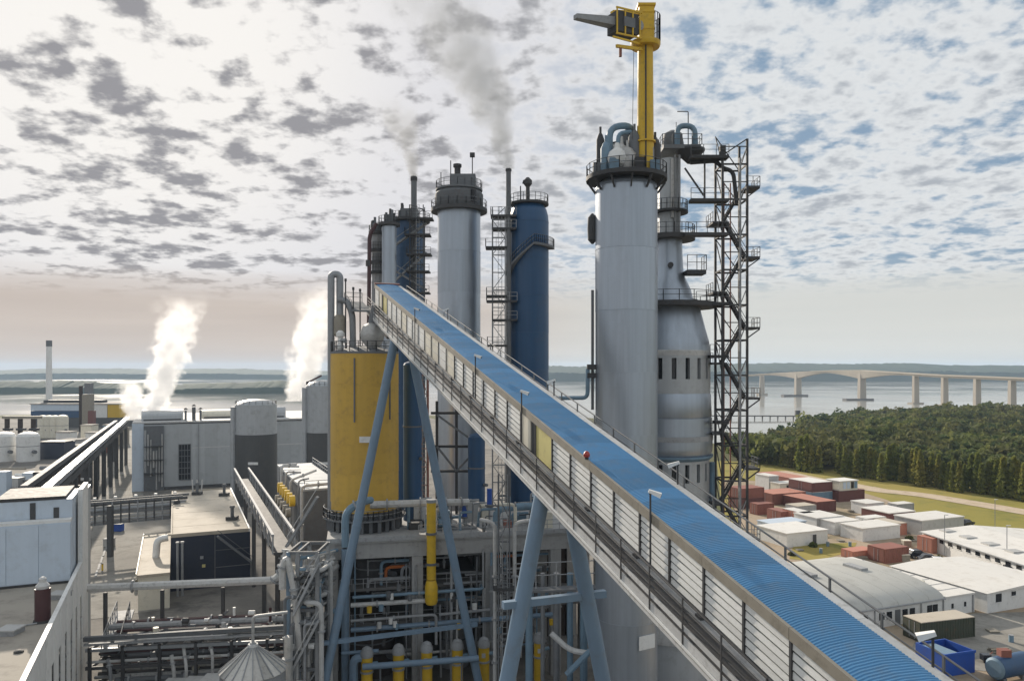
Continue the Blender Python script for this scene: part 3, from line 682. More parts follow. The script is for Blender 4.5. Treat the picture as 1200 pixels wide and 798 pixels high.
for k in range(10):
    x = random.uniform(-2.6, 2.6); y = random.uniform(-2.4, 1.5); h = random.uniform(.9, 2.8); r_ = random.uniform(.22, .55)
    part(random.choice(['valve', 'drum', 'filter_pot']), G().lathe(c0 + Vector((x, y, 0)), [(r_ * .7, 0), (r_, h * .3), (r_, h * .7), (r_ * .5, h * .9), (r_ * .3, h)], 14), random.choice(['insulation', 'galv', 'mid_steel', 'white', 'slate_blue', 'dark_steel']), tw)
for (x, y, r_, h, m_) in ((-2.2, -1.6, .5, 3.0, 'slate_blue'), (-.2, -2.0, .75, 2.4, 'insulation'), (.6, -1.2, .6, 4.2, 'mid_steel'), (2.7, -.6, .55, 3.6, 'dark_steel'), (2.6, .9, .8, 4.4, 'mid_steel'), (-1.5, 1.2, .9, 3.8, 'galv'), (-2.5, .3, .4, 4.4, 'dark_steel'), (.3, 1.9, .9, 5.2, 'mid_steel')):
    part('pressure_pot', G().lathe(c0 + Vector((x, y, 0)), [(r_ * .8, 0), (r_, .4), (r_, h - .7), (r_ * .6, h - .2), (.12, h), (.12, h + .6)], 16), m_, tw)
part('ball_vessel', G().lathe(c0 + Vector((-1.2, -2.2, .3)), [(.3, 0), (.75, .35), (.95, .95), (.75, 1.55), (.3, 1.9), (.2, 2.4)], 18), 'white', tw)
for a_ in (200, 240, 285, 320):
    d = Vector((math.cos(R(a_)), math.sin(R(a_)), 0)); part('cabinet', G().box(c0 + d * 3.1 + Z1 * .55, (.9, .7, 1.1)), random.choice(['mid_steel', 'dark_steel', 'slate_blue']), tw)
part('side_vessel', G().lathe(Vector((T1.x - r1 - .25, T1.y + .6, zt(285, Y))), [(.1, 0), (.45, .4), (.5, 1.5), (.45, 2.6), (.1, 3.0)], 14), 'dark_steel', tw)
part('drain_pipe', G().tube(bend([Vector((T1.x - r1 - .3, T1.y, zt(340, Y))), Vector((T1.x - r1 - .3, T1.y, zt(418, Y))), Vector((T1.x - r1 - .3, T1.y, zt(480, Y)))], .3), .14, 8), 'mid_steel', tw)
for py in (430, 440): part('valve', G().box((T1.x - r1 - .4, T1.y - .2, zt(py, Y)), (.9, .5, .5)), 'dark_steel', tw)
part('drain_pipe', G().tube(bend([Vector((T1.x - r1 - .8, T1.y - .2, zt(432, Y))), Vector((T1.x - r1 - .8, T1.y - .2, zt(466, Y))), Vector((T1.x - r1 - 4.6, T1.y + 3, zt(468, Y)))], .6), .2, 10), 'slate_blue', tw)

# ---- yellow pedestal crane
M = Vector((T1.x + 1.65, T1.y - 1.2, pz)); ms = M.y / FPX
cr = thing('pedestal_crane', 'yellow pedestal crane with a folded boom on top of the big grey tower', 'crane', M)
zc_ = zt(52, M.y); zcap = zt(11, M.y)
part('mast', G().lathe(M, [(1.0, 0), (1.0, .15), (.86, .2), (.80, 4), (.74, zc_ - M.z - .3)], 14), 'yellow_bright', cr)
part('mast_flange', G().lathe(M, [(1.0, 3.0), (1.0, 3.15)], 14), 'yellow_bright', cr)
part('power_cable', G().tube([M + Vector((-.1, -.86, .3)), M + Vector((-.1, -.80, zc_ - M.z - .4))], .07, 6), 'dark_steel', cr)
sl = part('slewing_platform', G().lathe((M.x, M.y, 0), [(1.35, zc_ - .35), (1.45, zc_ - .1), (1.45, zc_ + .1)], 20), 'yellow_bright', cr)
railing(sl, ring_pts(M, 1.4, zc_ + .1, 8, -60, 60), 4.6 * .55, 1.0)
part('turret', G().box((M.x, M.y, (zc_ + zcap) / 2), (1.45, 1.5, zcap - zc_)), 'yellow_bright', cr)
part('turret_cap', G().box((M.x, M.y, zcap + .12), (1.7, 1.7, .22)), 'yellow_bright', cr)
for z in (zc_ + 1.2, zc_ + 2.8): part('turret_band', G().box((M.x, M.y, z), (1.56, 1.6, .14)), 'yellow_bright', cr)
bdir = Vector((-.86, -.5, -.05)).normalized(); bs = Vector((.5, -.86, 0)).normalized(); bu = Vector((0, 0, 1))
b0 = Vector((M.x, M.y, zt(36, M.y)))
hs = part('winch_house', G().box(b0 + bdir * 2.7, (2.6, 1.5, 1.9), (bdir, bs, bu)), 'dark_steel', cr)
for x in (1.35, 2.2, 3.1, 4.05):
    part('house_frame', G().box(b0 + bdir * x + bs * .82 + bu * -.1, (.12, .1, 2.5), (bdir, bs, bu)), 'yellow_bright', hs)
for z in (-1.25, 1.15): part('house_frame', G().box(b0 + bdir * 2.6 + bs * .82 + bu * z, (3.1, .12, .14), (bdir, bs, bu)), 'yellow_bright', hs)
part('winch_drum', G().tube([b0 + bdir * 1.2 - bs * .6 + bu * .1, b0 + bdir * 1.2 + bs * .6 + bu * .1], .5, 14), 'galv', hs)
part('machinery', G().box(b0 + bdir * 2.6 + bs * .78, (1.3, .2, .9), (bdir, bs, bu)), 'mid_steel', hs)
bm = G(); q = [(3.6, .5, .42), (8.2, .28, .2)]
bm.hexa([b0 + bdir * x + bs * s_ * w2 + bu * (zz * h2 + .25 - .05 * x) for x, w2, h2 in q for s_, zz in ((-1, -1), (1, -1), (1, 1), (-1, 1))])
part('boom', bm, 'galv', cr)
part('boom_stay', G().beam(b0 + bdir * .6 + bu * 1.55, b0 + bdir * 4.0 + bu * .95, .5, .35), 'yellow_bright', cr)
ar = part('service_arm', G().beam(b0 + bdir * .9 + bs * .5 + bu * -2.15, b0 + bdir * 4.2 + bs * .9 + bu * -2.5, .22, .28), 'yellow_bright', cr)
part('service_arm', G().beam(b0 + bdir * .9 + bs * .5 + bu * -1.65, b0 + bdir * 4.6 + bs * .9 + bu * -1.7, .12, .16), 'yellow_bright', cr)
part('hook_block', G().box(b0 + bdir * 3.7 + bs * .85 + bu * -3.0, (.25, .25, .8)), 'rust_red', ar)
part('hoist_rope', G().tube([b0 + bdir * 1.75 + bs * .4 + bu * -2.3, Vector((M.x - 1.35, M.y - .6, pz + 3.2))], .025, 5), 'dark_steel', cr)

# ---- digester: stepped vessel behind the grey tower
Y = 84.0; Dg = at(784, 432, Y); k = Y / FPX; dp = (Dg.x, Dg.y, 0)
dg = thing('digester', 'stepped silver digester vessel with slotted skirts behind the big grey tower', 'digester', (Dg.x, Dg.y, 0))
L_ = lambda prof: [(r * k, zt(y, Y)) for r, y in prof]
part('neck', G().lathe(dp, L_([(13, 330), (14, 300), (13, 262), (13, 188)]), 28, .05), 'cladding', dg)
part('upper_body', G().lathe(dp, L_([(28, 352), (25, 340), (17, 322), (15.5, 300), (15, 275)]), 40, .02), 'aluminium', dg)
part('cone', G().lathe(dp, L_([(46.5, 414), (46.5, 408), (45.5, 400), (42, 388), (37, 368), (33, 352)]), 48, .03), 'aluminium', dg)
part('cone_ring', G().lathe(dp, L_([(47.2, 417), (47.4, 412), (46.8, 411)]), 48), 'galv_light', dg)
def skirt(y0, y1, r, nslot, sh):
    """cylindrical skirt with slots: posts between upper and lower rings, dark core behind"""
    z1, z0 = zt(y0, Y), zt(y1, Y); s1, s0 = z1 - (z1 - z0) * sh[0], z1 - (z1 - z0) * sh[1]; R_ = r * k
    o = part('slotted_skirt', G().lathe(dp, [(R_, z0), (R_, s0)], 48), 'cladding', dg)
    part('upper_ring', G().lathe(dp, [(R_, s1), (R_, z1)], 48), 'cladding', o)
    part('core', G().lathe(dp, [(R_ * .9, s0 - .05), (R_ * .9, s1 + .05)], 32), 'glass_dark', o)
    for i in range(nslot):
        a0, a1 = 2 * math.pi * (i + .17) / nslot, 2 * math.pi * (i + .83) / nslot; g = G(); m_ = 6
        for j in range(m_ + 1):
            a = a0 + (a1 - a0) * j / m_
            for rr_, z in ((R_, s0), (R_, s1), (R_ * .9, s1), (R_ * .9, s0)): g.v.append((Dg.x + rr_ * math.cos(a), Dg.y + rr_ * math.sin(a), z))
        for j in range(m_):
            for q_ in range(4): g.f.append((j * 4 + q_, j * 4 + (q_ + 1) % 4, (j + 1) * 4 + (q_ + 1) % 4, (j + 1) * 4 + q_))
        g.f += [(3, 2, 1, 0), tuple(m_ * 4 + i_ for i_ in range(4))]
        part('skirt_pier', g, 'cladding', o)
skirt(417, 460, 47, 19, (.07, .62))
part('silver_belt', G().lathe(dp, L_([(47.5, 488), (48.5, 486), (47.6, 462), (46.8, 460)]), 48, .015), 'aluminium', dg)
part('lower_body', G().lathe(dp, L_([(44, 535), (49, 528), (49.5, 522), (49.5, 510), (48.8, 509), (48.8, 488)]), 48, .015), 'aluminium', dg)
part('body_ring', G().lathe(dp, L_([(50, 514), (50.2, 512), (50.2, 508)]), 48), 'galv', dg)
part('shelf', G().lathe(dp, L_([(46.8, 536), (50.2, 533), (50.2, 531)]), 48), 'slate_blue', dg)
skirt(535.5, 590, 46, 19, (.07, .45))
part('base_body', G().lathe(dp, [(46.5 * k, 0), (46.5 * k, zt(590.5, Y))], 48, .02), 'cladding', dg)
for py in (640, 735): part('base_ring', G().lathe(dp, L_([(48.2, py + 5), (49.2, py + 3), (49.2, py - 12), (48.2, py - 15)]), 48), 'galv_light', dg)
part('corner_duct', G().tube([Vector((Dg.x + 47.5 * k, Dg.y - 1, z)) for z in (0, zt(540, Y))], .32, 10), 'slate_blue', dg)
for x in (4, 9): part('riser_pipe', G().tube([Vector((Dg.x + x * k, Dg.y - 14.5 * k, z)) for z in (zt(275, Y), zt(186, Y))], .13, 8), 'galv', dg)
part('riser_pipe', G().tube([Vector((Dg.x + 1 * k, Dg.y - 14.5 * k, z)) for z in (zt(258, Y), zt(190, Y))], .18, 8), 'insulation', dg)
for py, r in ((277, 30), (356, 56)):
    round_platform(dg, (Dg.x, Dg.y), r * k, zt(py, Y), .5)
round_platform(dg, (Dg.x, Dg.y), 22 * k, zt(248, Y), .25)
tpz = zt(178, Y)
hd = part('head_platform', G().box((Dg.x + 1.0, Dg.y, tpz), (4.0, 4.2, .4)), 'mid_steel', dg)
railing(hd, [Vector((Dg.x + 1 + sx * 2.1, Dg.y + sy * 2.0, tpz + .25)) for sx, sy in ((-1, -1), (1, -1), (1, 1), (-1, 1))], 1.1, 1.1, closed=True)
part('head_vessel', G().lathe((Dg.x + .4, Dg.y, tpz), [(1.1, 0), (1.2, .8), (1.0, 1.9), (.3, 2.3)], 20), 'mid_steel', dg)
part('head_pipe', G().tube(bend([Vector((Dg.x + .6, Dg.y - 1.4, tpz)), Vector((Dg.x + .6, Dg.y - 1.4, tpz + 2.4)), Vector((Dg.x + 2.4, Dg.y - 1.6, tpz + 2.3)), Vector((Dg.x + 2.5, Dg.y - 1.6, tpz + .3))], .8), .3, 10), 'slate_blue', dg)
part('head_cone', G().lathe((Dg.x + 2.1, Dg.y - .8, tpz - 1.5), [(.3, 0), (1.6, 1.3), (1.6, 1.5)], 16), 'dark_steel', dg)
part('davit', G().tube(bend([Vector((Dg.x + 2.1, Dg.y, tpz)), Vector((Dg.x + 2.1, Dg.y, zt(131, Y))), Vector((Dg.x + .9, Dg.y, zt(131, Y)))], .15), .06, 6), 'mid_steel', dg)
part('lamp_mast', G().tube([Vector((Dg.x + 1.0, Dg.y + 1, tpz)), Vector((Dg.x + 1.0, Dg.y + 1, zt(140, Y)))], .04, 6), 'mid_steel', dg)
side = part('side_platform', G().box((Dg.x + 26 * k, Dg.y - 1.6, zt(322, Y)), (2.0, 2.0, .45)), 'dark_steel', dg)
railing(side, [Vector((Dg.x + 26 * k + sx, Dg.y - 1.6 + sy, zt(320, Y))) for sx, sy in ((-1, -1), (1, -1), (1, 1))], 1.6, 1.0)
part('manhole', G().tube([Vector((Dg.x - 2 * k, Dg.y - 16.5 * k, zt(313, Y))), Vector((Dg.x - 2 * k, Dg.y - 20 * k, zt(313, Y)))], .3, 12), 'dark_steel', dg)

# ---- lattice stair tower right of the digester
Y = 82.0; sx0, sx1 = at(843, 0, Y).x, at(871.5, 0, Y).x; sy0, sy1 = Y - 1.2, Y + 1.6
st = thing('stair_tower', 'dark lattice stair tower with zigzag flights right of the digester', 'stair tower', ((sx0 + sx1) / 2, Y, 0))
ztp = zt(167, Y); zl = zt(186, Y)
for (x, y, zz) in ((sx0, sy0, zl), (sx1, sy0, ztp), (sx0, sy1, zl), (sx1, sy1, ztp)):
    part('post', G().box((x, y, zz / 2), (.23, .23, zz)), 'dark_steel', st)
part('post', G().box((sx1 - .75, sy0, ztp / 2 - 1), (.22, .22, ztp - 2)), 'galv', st)
per = 81 * Y / FPX
lev = [(zt(222 + 81.5 * i, Y), 1) for i in range(9)] + [(zt(263 + 81.5 * i, Y), 0) for i in range(8)]
for z, right in lev:
    if z < 1: continue
    x0, x1 = (sx1 - .1, sx1 + 1.35) if right else (sx0 - 1.0, sx0 + .5)
    ld = part('landing', G().box(((x0 + x1) / 2, (sy0 + sy1) / 2, z), (x1 - x0, sy1 - sy0, .22)), 'dark_steel', st)
    e = x1 if right else x0
    railing(ld, [Vector((x1 if not right else x0, sy0, z)), Vector((e, sy0, z)), Vector((e, sy1, z))][0 if right else 1:], 1.1, .9, .03)
    if right: part('knee_brace', G().beam((sx1, sy0 + .1, z - 1.1), (x1, sy0 + .1, z - .12), .12, .12), 'dark_steel', ld)
lv = sorted([l for l in lev if l[0] > 1], key=lambda l: l[0])
for (za, ra), (zb, rb) in zip(lv, lv[1:]):
    xa, xb = (sx1 - .1, sx0 + .4) if ra else (sx0 + .4, sx1 - .1); yy = sy0 + .5 if ra else sy1 - .6
    fl = G()
    for o_ in (-.4, .4): fl.beam((xa, yy + o_, za), (xb, yy + o_, zb), .07, .28)
    for i in range(1, 17):
        f = i / 17; fl.box((xa + (xb - xa) * f, yy, za + (zb - za) * f), (.24, .74, .04))
    f_ = part('stair_flight', fl, 'dark_steel', st)
    part('stair_rail', G().tube([(xa, yy - .42, za + 1.0), (xb, yy - .42, zb + 1.0)], .035, 5).tube([(xa, yy - .42, za + .5), (xb, yy - .42, zb + .5)], .03, 5), 'mid_steel', f_)
for x_ in (sx0 + .9, sx0 + 1.6): part('riser_pipe', G().box((x_, sy1 - .1, ztp / 2 - 2), (.12, .12, ztp - 4)), 'rust_red', st)
z = 2.0
while z < ztp - 2:
    for a, b_ in (((sx0, sy0), (sx1, sy0)), ((sx0, sy1), (sx1, sy1)), ((sx1, sy0), (sx1, sy1)), ((sx0, sy0), (sx0, sy1))):
        part('cross_member', G().beam((*a, z), (*b_, z), .13, .18), 'dark_steel', st)
    part('brace', G().beam((sx1 - .75, sy0 - .05, z), (sx1, sy0 - .05, z + 1.9), .07, .07), 'galv', st)
    part('brace', G().beam((sx1, sy1, z), (sx0, sy1, z + 3.7), .09, .09), 'dark_steel', st)
    part('brace', G().beam((sx0, sy0, z), (sx0, sy1, z + 3.7), .09, .09), 'dark_steel', st); part('brace', G().beam((sx1, sy1, z), (sx1, sy0, z + 1.85), .08, .08), 'dark_steel', st)
    part('cross_member', G().beam((sx0, sy0, z + 1.85), (sx1, sy0, z + 1.85), .08, .1), 'dark_steel', st)
    z += 3.7
for i, (px_, py) in enumerate(((806, 188), (806, 238), (800, 277), (812, 357), (828, 418), (834, 494))):
    gz = zt(py, Y); wa = part('access_bridge', G().beam((at(px_, 0, Y).x, Y - .9, gz), (sx0 + .6, Y - .9, gz), 1.3, .32), 'dark_steel', st)
    railing(wa, [Vector((at(px_, 0, Y).x, Y - 1.5, gz + .16)), Vector((sx0 + .6, Y - 1.5, gz + .16))], 1.1, 1.2, .03)
part('hanger_frame', G().beam((at(823, 0, Y).x, Y - 1, zt(188, Y)), (at(823, 0, Y).x, Y - 1, zt(238, Y)), .16, .16), 'dark_steel', st)
part('hanger_frame', G().beam((at(800, 0, Y).x, Y - 1, zt(200, Y)), (at(822, 0, Y).x, Y - 1, zt(232, Y)), .16, .16), 'dark_steel', st)
part('top_rail', G().beam((sx0, sy0, zl), (sx1, sy0, ztp), .12, .12), 'dark_steel', st)
part('pipe_elbow', G().tube(bend([(at(808, 0, Y).x, Y - .4, zt(192, Y)), (at(838, 0, Y).x, Y - .4, zt(190, Y)), (at(845, 0, Y).x, Y - .4, zt(198, Y)), (at(858, 0, Y).x, Y - .4, zt(202, Y)), (at(862, 0, Y).x, Y - .4, zt(240, Y))], .8), .22, 10), 'dark_steel', st)
part('antenna_box', G().box((sx0, sy0, zl + .5), (.6, .5, 1.0)), 'dark_steel', st)

# ---- far grey tower
Y = 110.0; T2 = at(538, 0, Y); k = Y / FPX
t2 = thing('process_tower', 'far grey tower with a wide dark grey head, left of the blue tower', 'tower', (T2.x, T2.y, 0))
z1 = zt(243, Y - 3); shell(t2, T2, 25 * k, 0, z1, 10, 'aluminium', 40, .02)
hdp = part('head_drum', G().lathe((T2.x, T2.y, 0), [(25 * k, z1), (28 * k, z1 + .6), (28 * k, z1 + 2.4), (25 * k, z1 + 2.9)], 40, .03), 'mid_steel', t2)
round_platform(t2, (T2.x, T2.y), 33 * k, z1 + .35, .5)
round_platform(t2, (T2.x, T2.y), 27.5 * k, z1 + 3.15, .25, 'mid_steel')
part('door', G().box((T2.x + 18 * k, T2.y - 21.5 * k, z1 + 1.7), (.9, .1, 1.7), (Vector((.78, .62, 0)), Vector((-.62, .78, 0)), Z1)), 'glass_dark', t2)
part('head_house', G().box((T2.x + .6, T2.y, z1 + 4.1), (3.6, 3, 1.9)), 'mid_steel', t2)
part('head_vent', G().lathe((T2.x - .2, T2.y - .6, z1 + 3.1), [(.8, 0), (.8, 1.2), (.45, 1.8), (.45, 3.0), (.6, 3.1), (.6, 3.5)], 14), 'dark_steel', t2)
for x, h in ((-1.2, 4.3), (1.9, 5.0), (-2.6, 2.6)): part('mast', G().tube([(T2.x + x, T2.y, z1 + 3), (T2.x + x, T2.y, z1 + 3 + h)], .07, 6), 'dark_steel', t2)
part('mast_lamp', G().box((T2.x + 1.9, T2.y, z1 + 8.1), (.7, .5, .6)), 'dark_steel', t2)

# ---- blue tower, its flue and ladder mast
Y = 108.0; T3 = at(620, 0, Y); k = Y / FPX
t3 = thing('blue_tower', 'dark blue tower with domed top and spiral stair, between the two grey towers', 'tower', (T3.x, T3.y, 0))
z1 = zt(257, Y - 2.8); shell(t3, T3, 23 * k, 0, z1, 11, 'tower_blue', 40, .015)
part('dome', G().lathe((T3.x, T3.y, 0), [(23 * k, z1), (22.3 * k, z1 + 1.0), (20.5 * k, z1 + 1.8), (17 * k, z1 + 2.5)], 40, .01), 'tower_blue', t3)
round_platform(t3, (T3.x, T3.y), 23 * k, z1 + 2.75, .3)
for a0, a1, za, zb in ((200, 280, 322, 288), (280, 350, 288, 291)):
    n = 14; g = G(); rl = []
    for i in range(n + 1):
        a = R(a0 + (a1 - a0) * i / n); z = zt(za + (zb - za) * i / n, Y); d = Vector((math.cos(a), math.sin(a), 0)); p = Vector((T3.x, T3.y, z))
        g.v += [tuple(p + d * 23.2 * k), tuple(p + d * 30 * k), tuple(p + d * 30 * k - Z1 * .3), tuple(p + d * 23.2 * k - Z1 * .3)]; rl.append(p + d * 29.6 * k)
    for i in range(n):
        for q_ in range(4): g.f.append((i * 4 + q_, i * 4 + (q_ + 1) % 4, (i + 1) * 4 + (q_ + 1) % 4, (i + 1) * 4 + q_))
    sp = part('spiral_stair' if za != 288 else 'platform', g, 'mid_steel', t3); railing(sp, rl, 1.1, 1.2, .035)
part('nozzle', G().tube(bend([(T3.x - .2, T3.y - .8, z1 + 2.6), (T3.x - .2, T3.y - .8, z1 + 5.4), (T3.x - .9, T3.y - .8, z1 + 5.6)], .5), .28, 10), 'dark_steel', t3)
part('vent_hood', G().lathe((T3.x - .2, T3.y - .8, z1 + 4.9), [(.3, 0), (.6, .4), (.6, .9), (.2, 1.3)], 12), 'dark_steel', t3)
part('mast', G().tube([(T3.x - 1.2, T3.y, z1 + 2.6), (T3.x - 1.2, T3.y, z1 + 5.2)], .08, 6), 'dark_steel', t3)
fl_ = thing('flue_pipe', 'thin dark flue beside the blue tower, smoke drifting from its top', 'flue', (at(596, 0, Y).x, Y - 2.4, 0))
part('shaft', G().tube([(at(596, 0, Y).x, Y - 2.4, 0), (at(596, 0, Y).x, Y - 2.4, zt(203, Y))], .34, 12), 'mid_steel', fl_)
part('collar', G().tube([(at(596, 0, Y).x, Y - 2.4, zt(206, Y)), (at(596, 0, Y).x, Y - 2.4, zt(203.5, Y))], .42, 12), 'dark_steel', fl_)
def ladder_mast(name, label, pa, pb, Y, top, bot, plats, m_='galv'):
    xa, xb = at(pa, 0, Y).x, at(pb, 0, Y).x; d = .9 * (xb - xa)
    o = thing(name, label, 'access tower', ((xa + xb) / 2, Y, bot))
    for x, y in ((xa, Y), (xb, Y), (xa, Y + d), (xb, Y + d)): part('post', G().box((x, y, (top + bot) / 2), (.16, .16, top - bot)), m_, o)
    z = bot + 1.2; j = 0
    while z < top:
        part('cross_member', G().beam((xa, Y, z), (xb, Y, z), .12, .14), m_, o)
        part('brace', G().beam((xa, Y, z), (xb, Y, min(top, z + 2.4)), .09, .09) if j % 2 else G().beam((xb, Y, z), (xa, Y, min(top, z + 2.4)), .09, .09), m_, o)
        part('cross_member', G().beam((xb, Y, z), (xb, Y + d, z), .12, .14), m_, o); z += 2.4; j += 1
    for px0, px1, py in plats:
        z = zt(py, Y); x0, x1 = at(px0, 0, Y).x, at(px1, 0, Y).x
        pf = part('platform', G().box(((x0 + x1) / 2, Y + d / 2, z), (x1 - x0, d + .6, .25)), 'dark_steel', o)
        railing(pf, [Vector((x0, Y + d, z + .1)), Vector((x0, Y - .25, z + .1)), Vector((x1, Y - .25, z + .1))], 1.1, 1.2, .035, m_)
    ladder(o, (xa * .4 + xb * .6, Y - .12, bot), (xa * .4 + xb * .6, Y - .12, top), Vector((0, -1, 0)))
ladder_mast('access_tower', 'lattice ladder mast with small platforms left of the blue tower', 577, 592, 105.5, zt(243, 105.5), 0, ((569, 594, 290), (575, 605, 253), (570, 594, 347), (570, 606, 353), (571, 594, 405), (577, 605, 268), (577, 606, 375)))

# ---- the clustered columns at the upper end of the conveyor
Y = 140.0; k = Y / FPX
def column(name, label, cat, px, r_px, top, m_, YY, courses=8, plats=(), extra=None, ribs=.015):
    p = at(px, 0, YY); o = thing(name, label, cat, (p.x, p.y, 0)); kk = YY / FPX
    shell(o, p, r_px * kk, 0, zt(top, YY), courses, m_, 32, ribs)
    part('top_dome', G().lathe((p.x, p.y, 0), [(r_px * kk, zt(top, YY)), (r_px * kk * .85, zt(top - 3, YY)), (r_px * kk * .4, zt(top - 5.5, YY))], 32), m_, o)
    for r_, py in plats: round_platform(o, (p.x, p.y), r_ * kk, zt(py, YY), .45)
    if extra: extra(o, p, kk, YY)
    return o
def cl_top(o, p, kk, YY, seed=1, py=255, w=1.0):
    rr_ = random.Random(seed)
    for i in range(6):
        x = rr_.uniform(-8, 8) * kk * w; h = rr_.uniform(6, 18) * kk
        part('vent_pipe', G().tube([(p.x + x, p.y - rr_.uniform(0, 1), zt(py, YY)), (p.x + x, p.y, zt(py, YY) + h)], rr_.uniform(.12, .3), 8), rr_.choice(['dark_steel', 'mid_steel']), o)
    part('head_house', G().box((p.x, p.y, zt(py - 5, YY)), (13 * kk * w, 12 * kk * w, 10 * kk)), 'mid_steel', o)
column('slim_tower', 'slim pale silver column in the cluster at the top of the conveyor', 'column', 456, 8.5, 266, 'aluminium', 132, 8, ((13, 262),), lambda o, p, kk, YY: cl_top(o, p, kk, YY, 3, 262, .8))
column('ribbed_column', 'stubby ribbed grey column left in the cluster at the top of the conveyor', 'column', 442, 6, 276, 'galv', 134, 22, ((10, 272), (9, 292), (9, 306), (9, 318)), lambda o, p, kk, YY: cl_top(o, p, kk, YY, 4, 272, .7), .06)
column('blue_column', 'dark blue column wrapped in stairs behind the top of the conveyor', 'column', 480, 18, 262, 'tower_blue', 140, 10, ((24, 258),), lambda o, p, kk, YY: cl_top(o, p, kk, YY, 5, 256, 1.5))
pst = at(433, 0, 131)
bp = thing('vent_pipe', 'thin bent dark pipe at the far left of the column cluster', 'pipe', (pst.x, pst.y, 0))
part('shaft', G().tube(bend([(pst.x + 1.2, pst.y, zt(262, 131)), (pst.x, pst.y, zt(275, 131)), (pst.x - .3, pst.y, 20)], 1.0), .34, 10), 'maroon', bp)
part('collar', G().tube([(pst.x - .2, pst.y, zt(312, 131)), (pst.x - .2, pst.y, zt(305, 131))], .46, 10), 'dark_steel', bp)
yy = 136.0; p = at(485, 0, yy)
f2 = thing('flue_pipe', 'thick grey flue rising above the column cluster, dark smoke above it', 'flue', (p.x, p.y, 0))
part('shaft', G().tube([(p.x, p.y, 0), (p.x, p.y, zt(207, yy))], .52, 14), 'mid_steel', f2)
part('collar', G().tube([(p.x, p.y, zt(212, yy)), (p.x, p.y, zt(208, yy))], .62, 14), 'dark_steel', f2)
ladder_mast('access_tower', 'dark lattice mast with landings in front of the blue column cluster', 480, 496, 133, zt(240, 133), 0, ((476, 507, 256), (476, 505, 298), (478, 503, 343), (474, 504, 275), (476, 503, 318)), 'dark_steel')
for (a, b_) in (((462, 330), (500, 296)), ((462, 288), (500, 262)), ((500, 340), (464, 318))):
    q0, q1 = at(a[0], a[1], 135), at(b_[0], b_[1], 135); o = thing('stair_flight', 'sloping steel stair flight on the blue column, ' + {330: 'the middle one', 288: 'the upper one', 340: 'the lower one'}[a[1]], 'stair', q0, 'stairs on the blue column')
    part('tread_plate', G().beam(q0, q1, .9, .3), 'galv', o); part('stair_rail', G().beam(q0 + Z1 * 1.1 - Y1 * .4, q1 + Z1 * 1.1 - Y1 * .4, .1, .1), 'galv', o)

# ---- yellow silo under the conveyor head
Y = 92.0; S = at(427.5, 0, Y); k = Y / FPX; rs = 39.2 * k; zs0, zs1 = zt(592, Y - 4), zt(414, Y - 4)
ys = thing('chip_silo', 'large yellow cylindrical silo below the upper end of the conveyor', 'silo', (S.x, S.y, 17.1))
shell(ys, S, rs, zs0, zs1, 5, 'yellow', 56, .012)
part('skirt', G().lathe((S.x, S.y, 0), [(rs * .98, zs0 - 1.0), (rs * .98, zs0)], 48), 'yellow', ys)
part('skirt_ring', G().lathe((S.x, S.y, 0), [(rs * 1.02, zs0 - 1.7), (rs * 1.02, zs0 - 1.02)], 48), 'mid_steel', ys)
part('base_drum', G().lathe((S.x, S.y, 0), [(rs * .97, 17.1), (rs * .97, zs0 - 1.72)], 40), 'dark_steel', ys)
for i in range(14): d = Vector((math.cos(R(180 + i * 13.8)), math.sin(R(180 + i * 13.8)), 0)); part('base_leg', G().box(Vector((S.x, S.y, 0)) + d * rs * 1.06 + Z1 * (17.1 + zs0 - 1.0) / 2, (.4, .4, zs0 - 1.0 - 17.1)), 'mid_steel', ys)
bpl = part('base_platform', G().lathe((S.x, S.y, 0), [(rs * 1.22, zs0 - 1.9), (rs * 1.22, zs0 - 1.71)], 40), 'mid_steel', ys)
railing(bpl, ring_pts(S, rs * 1.2, zs0 - 1.71, 24, 180, 360), 1.1, 1.2, .045, 'galv')
part('roof', G().lathe((S.x, S.y, 0), [(rs * 1.01, zs1), (rs * 1.01, zs1 + .25), (.5, zs1 + 1.0)], 48), 'mid_steel', ys)
railing(ys, ring_pts(S, rs * .98, zs1 + .25, 24), 1.2, 1.2, .04, closed=True)
for x, y0, y1 in ((-4, 420, 492), (33, 426, 490)): part('conduit', G().tube([(S.x + x * k, S.y - math.sqrt(rs ** 2 - (x * k) ** 2) - .12, zt(q_, Y)) for q_ in (y0, y1)], .09, 6), 'mid_steel', ys)
part('name_plate', G().box((S.x + .9, S.y - rs - .04, zt(515, Y - rs)), (1.5, .05, .7)), 'white', ys)
big = thing('riser_duct', 'tall grey riser duct with a rounded top at the left edge of the yellow silo', 'duct', at(388, 590, Y - .5))
xr = at(388, 0, Y - .5).x
part('duct', G().tube(bend([(xr, Y - .5, 17.3), (xr, Y - .5, zt(322, Y)), (xr + 1.0, Y - .3, zt(322, Y)), (xr + 1.0, Y - .3, zt(372, Y))], .55, 7), .42, 14), 'pipe_grey', big)
for py in (441, 548): part('bracket', G().box((xr + .8, Y - .6, zt(py, Y)), (1.7, .35, .5)), 'dark_steel', big)
part('gooseneck', G().tube(bend([(xr + .9, Y - .6, zt(352, Y)), (xr + 1.9, Y - .7, zt(353, Y)), (xr + 2.6, Y - .8, zt(368, Y)), (xr + 2.7, Y - .8, zs1 + .3)], 1.0, 7), .38, 12), 'pipe_grey', big)
part('bellows', G().lathe((xr + 1.05, Y - .5, zt(395, Y)), [(.5, 0), (.75, .3), (.75, 2.2), (.5, 2.6)], 14), 'tan_trim', big)
cy = thing('cyclone', 'pale tan drum on the silo roof under the conveyor head', 'cyclone', (S.x + 1.2, S.y - 1.6, zs1 + .9))
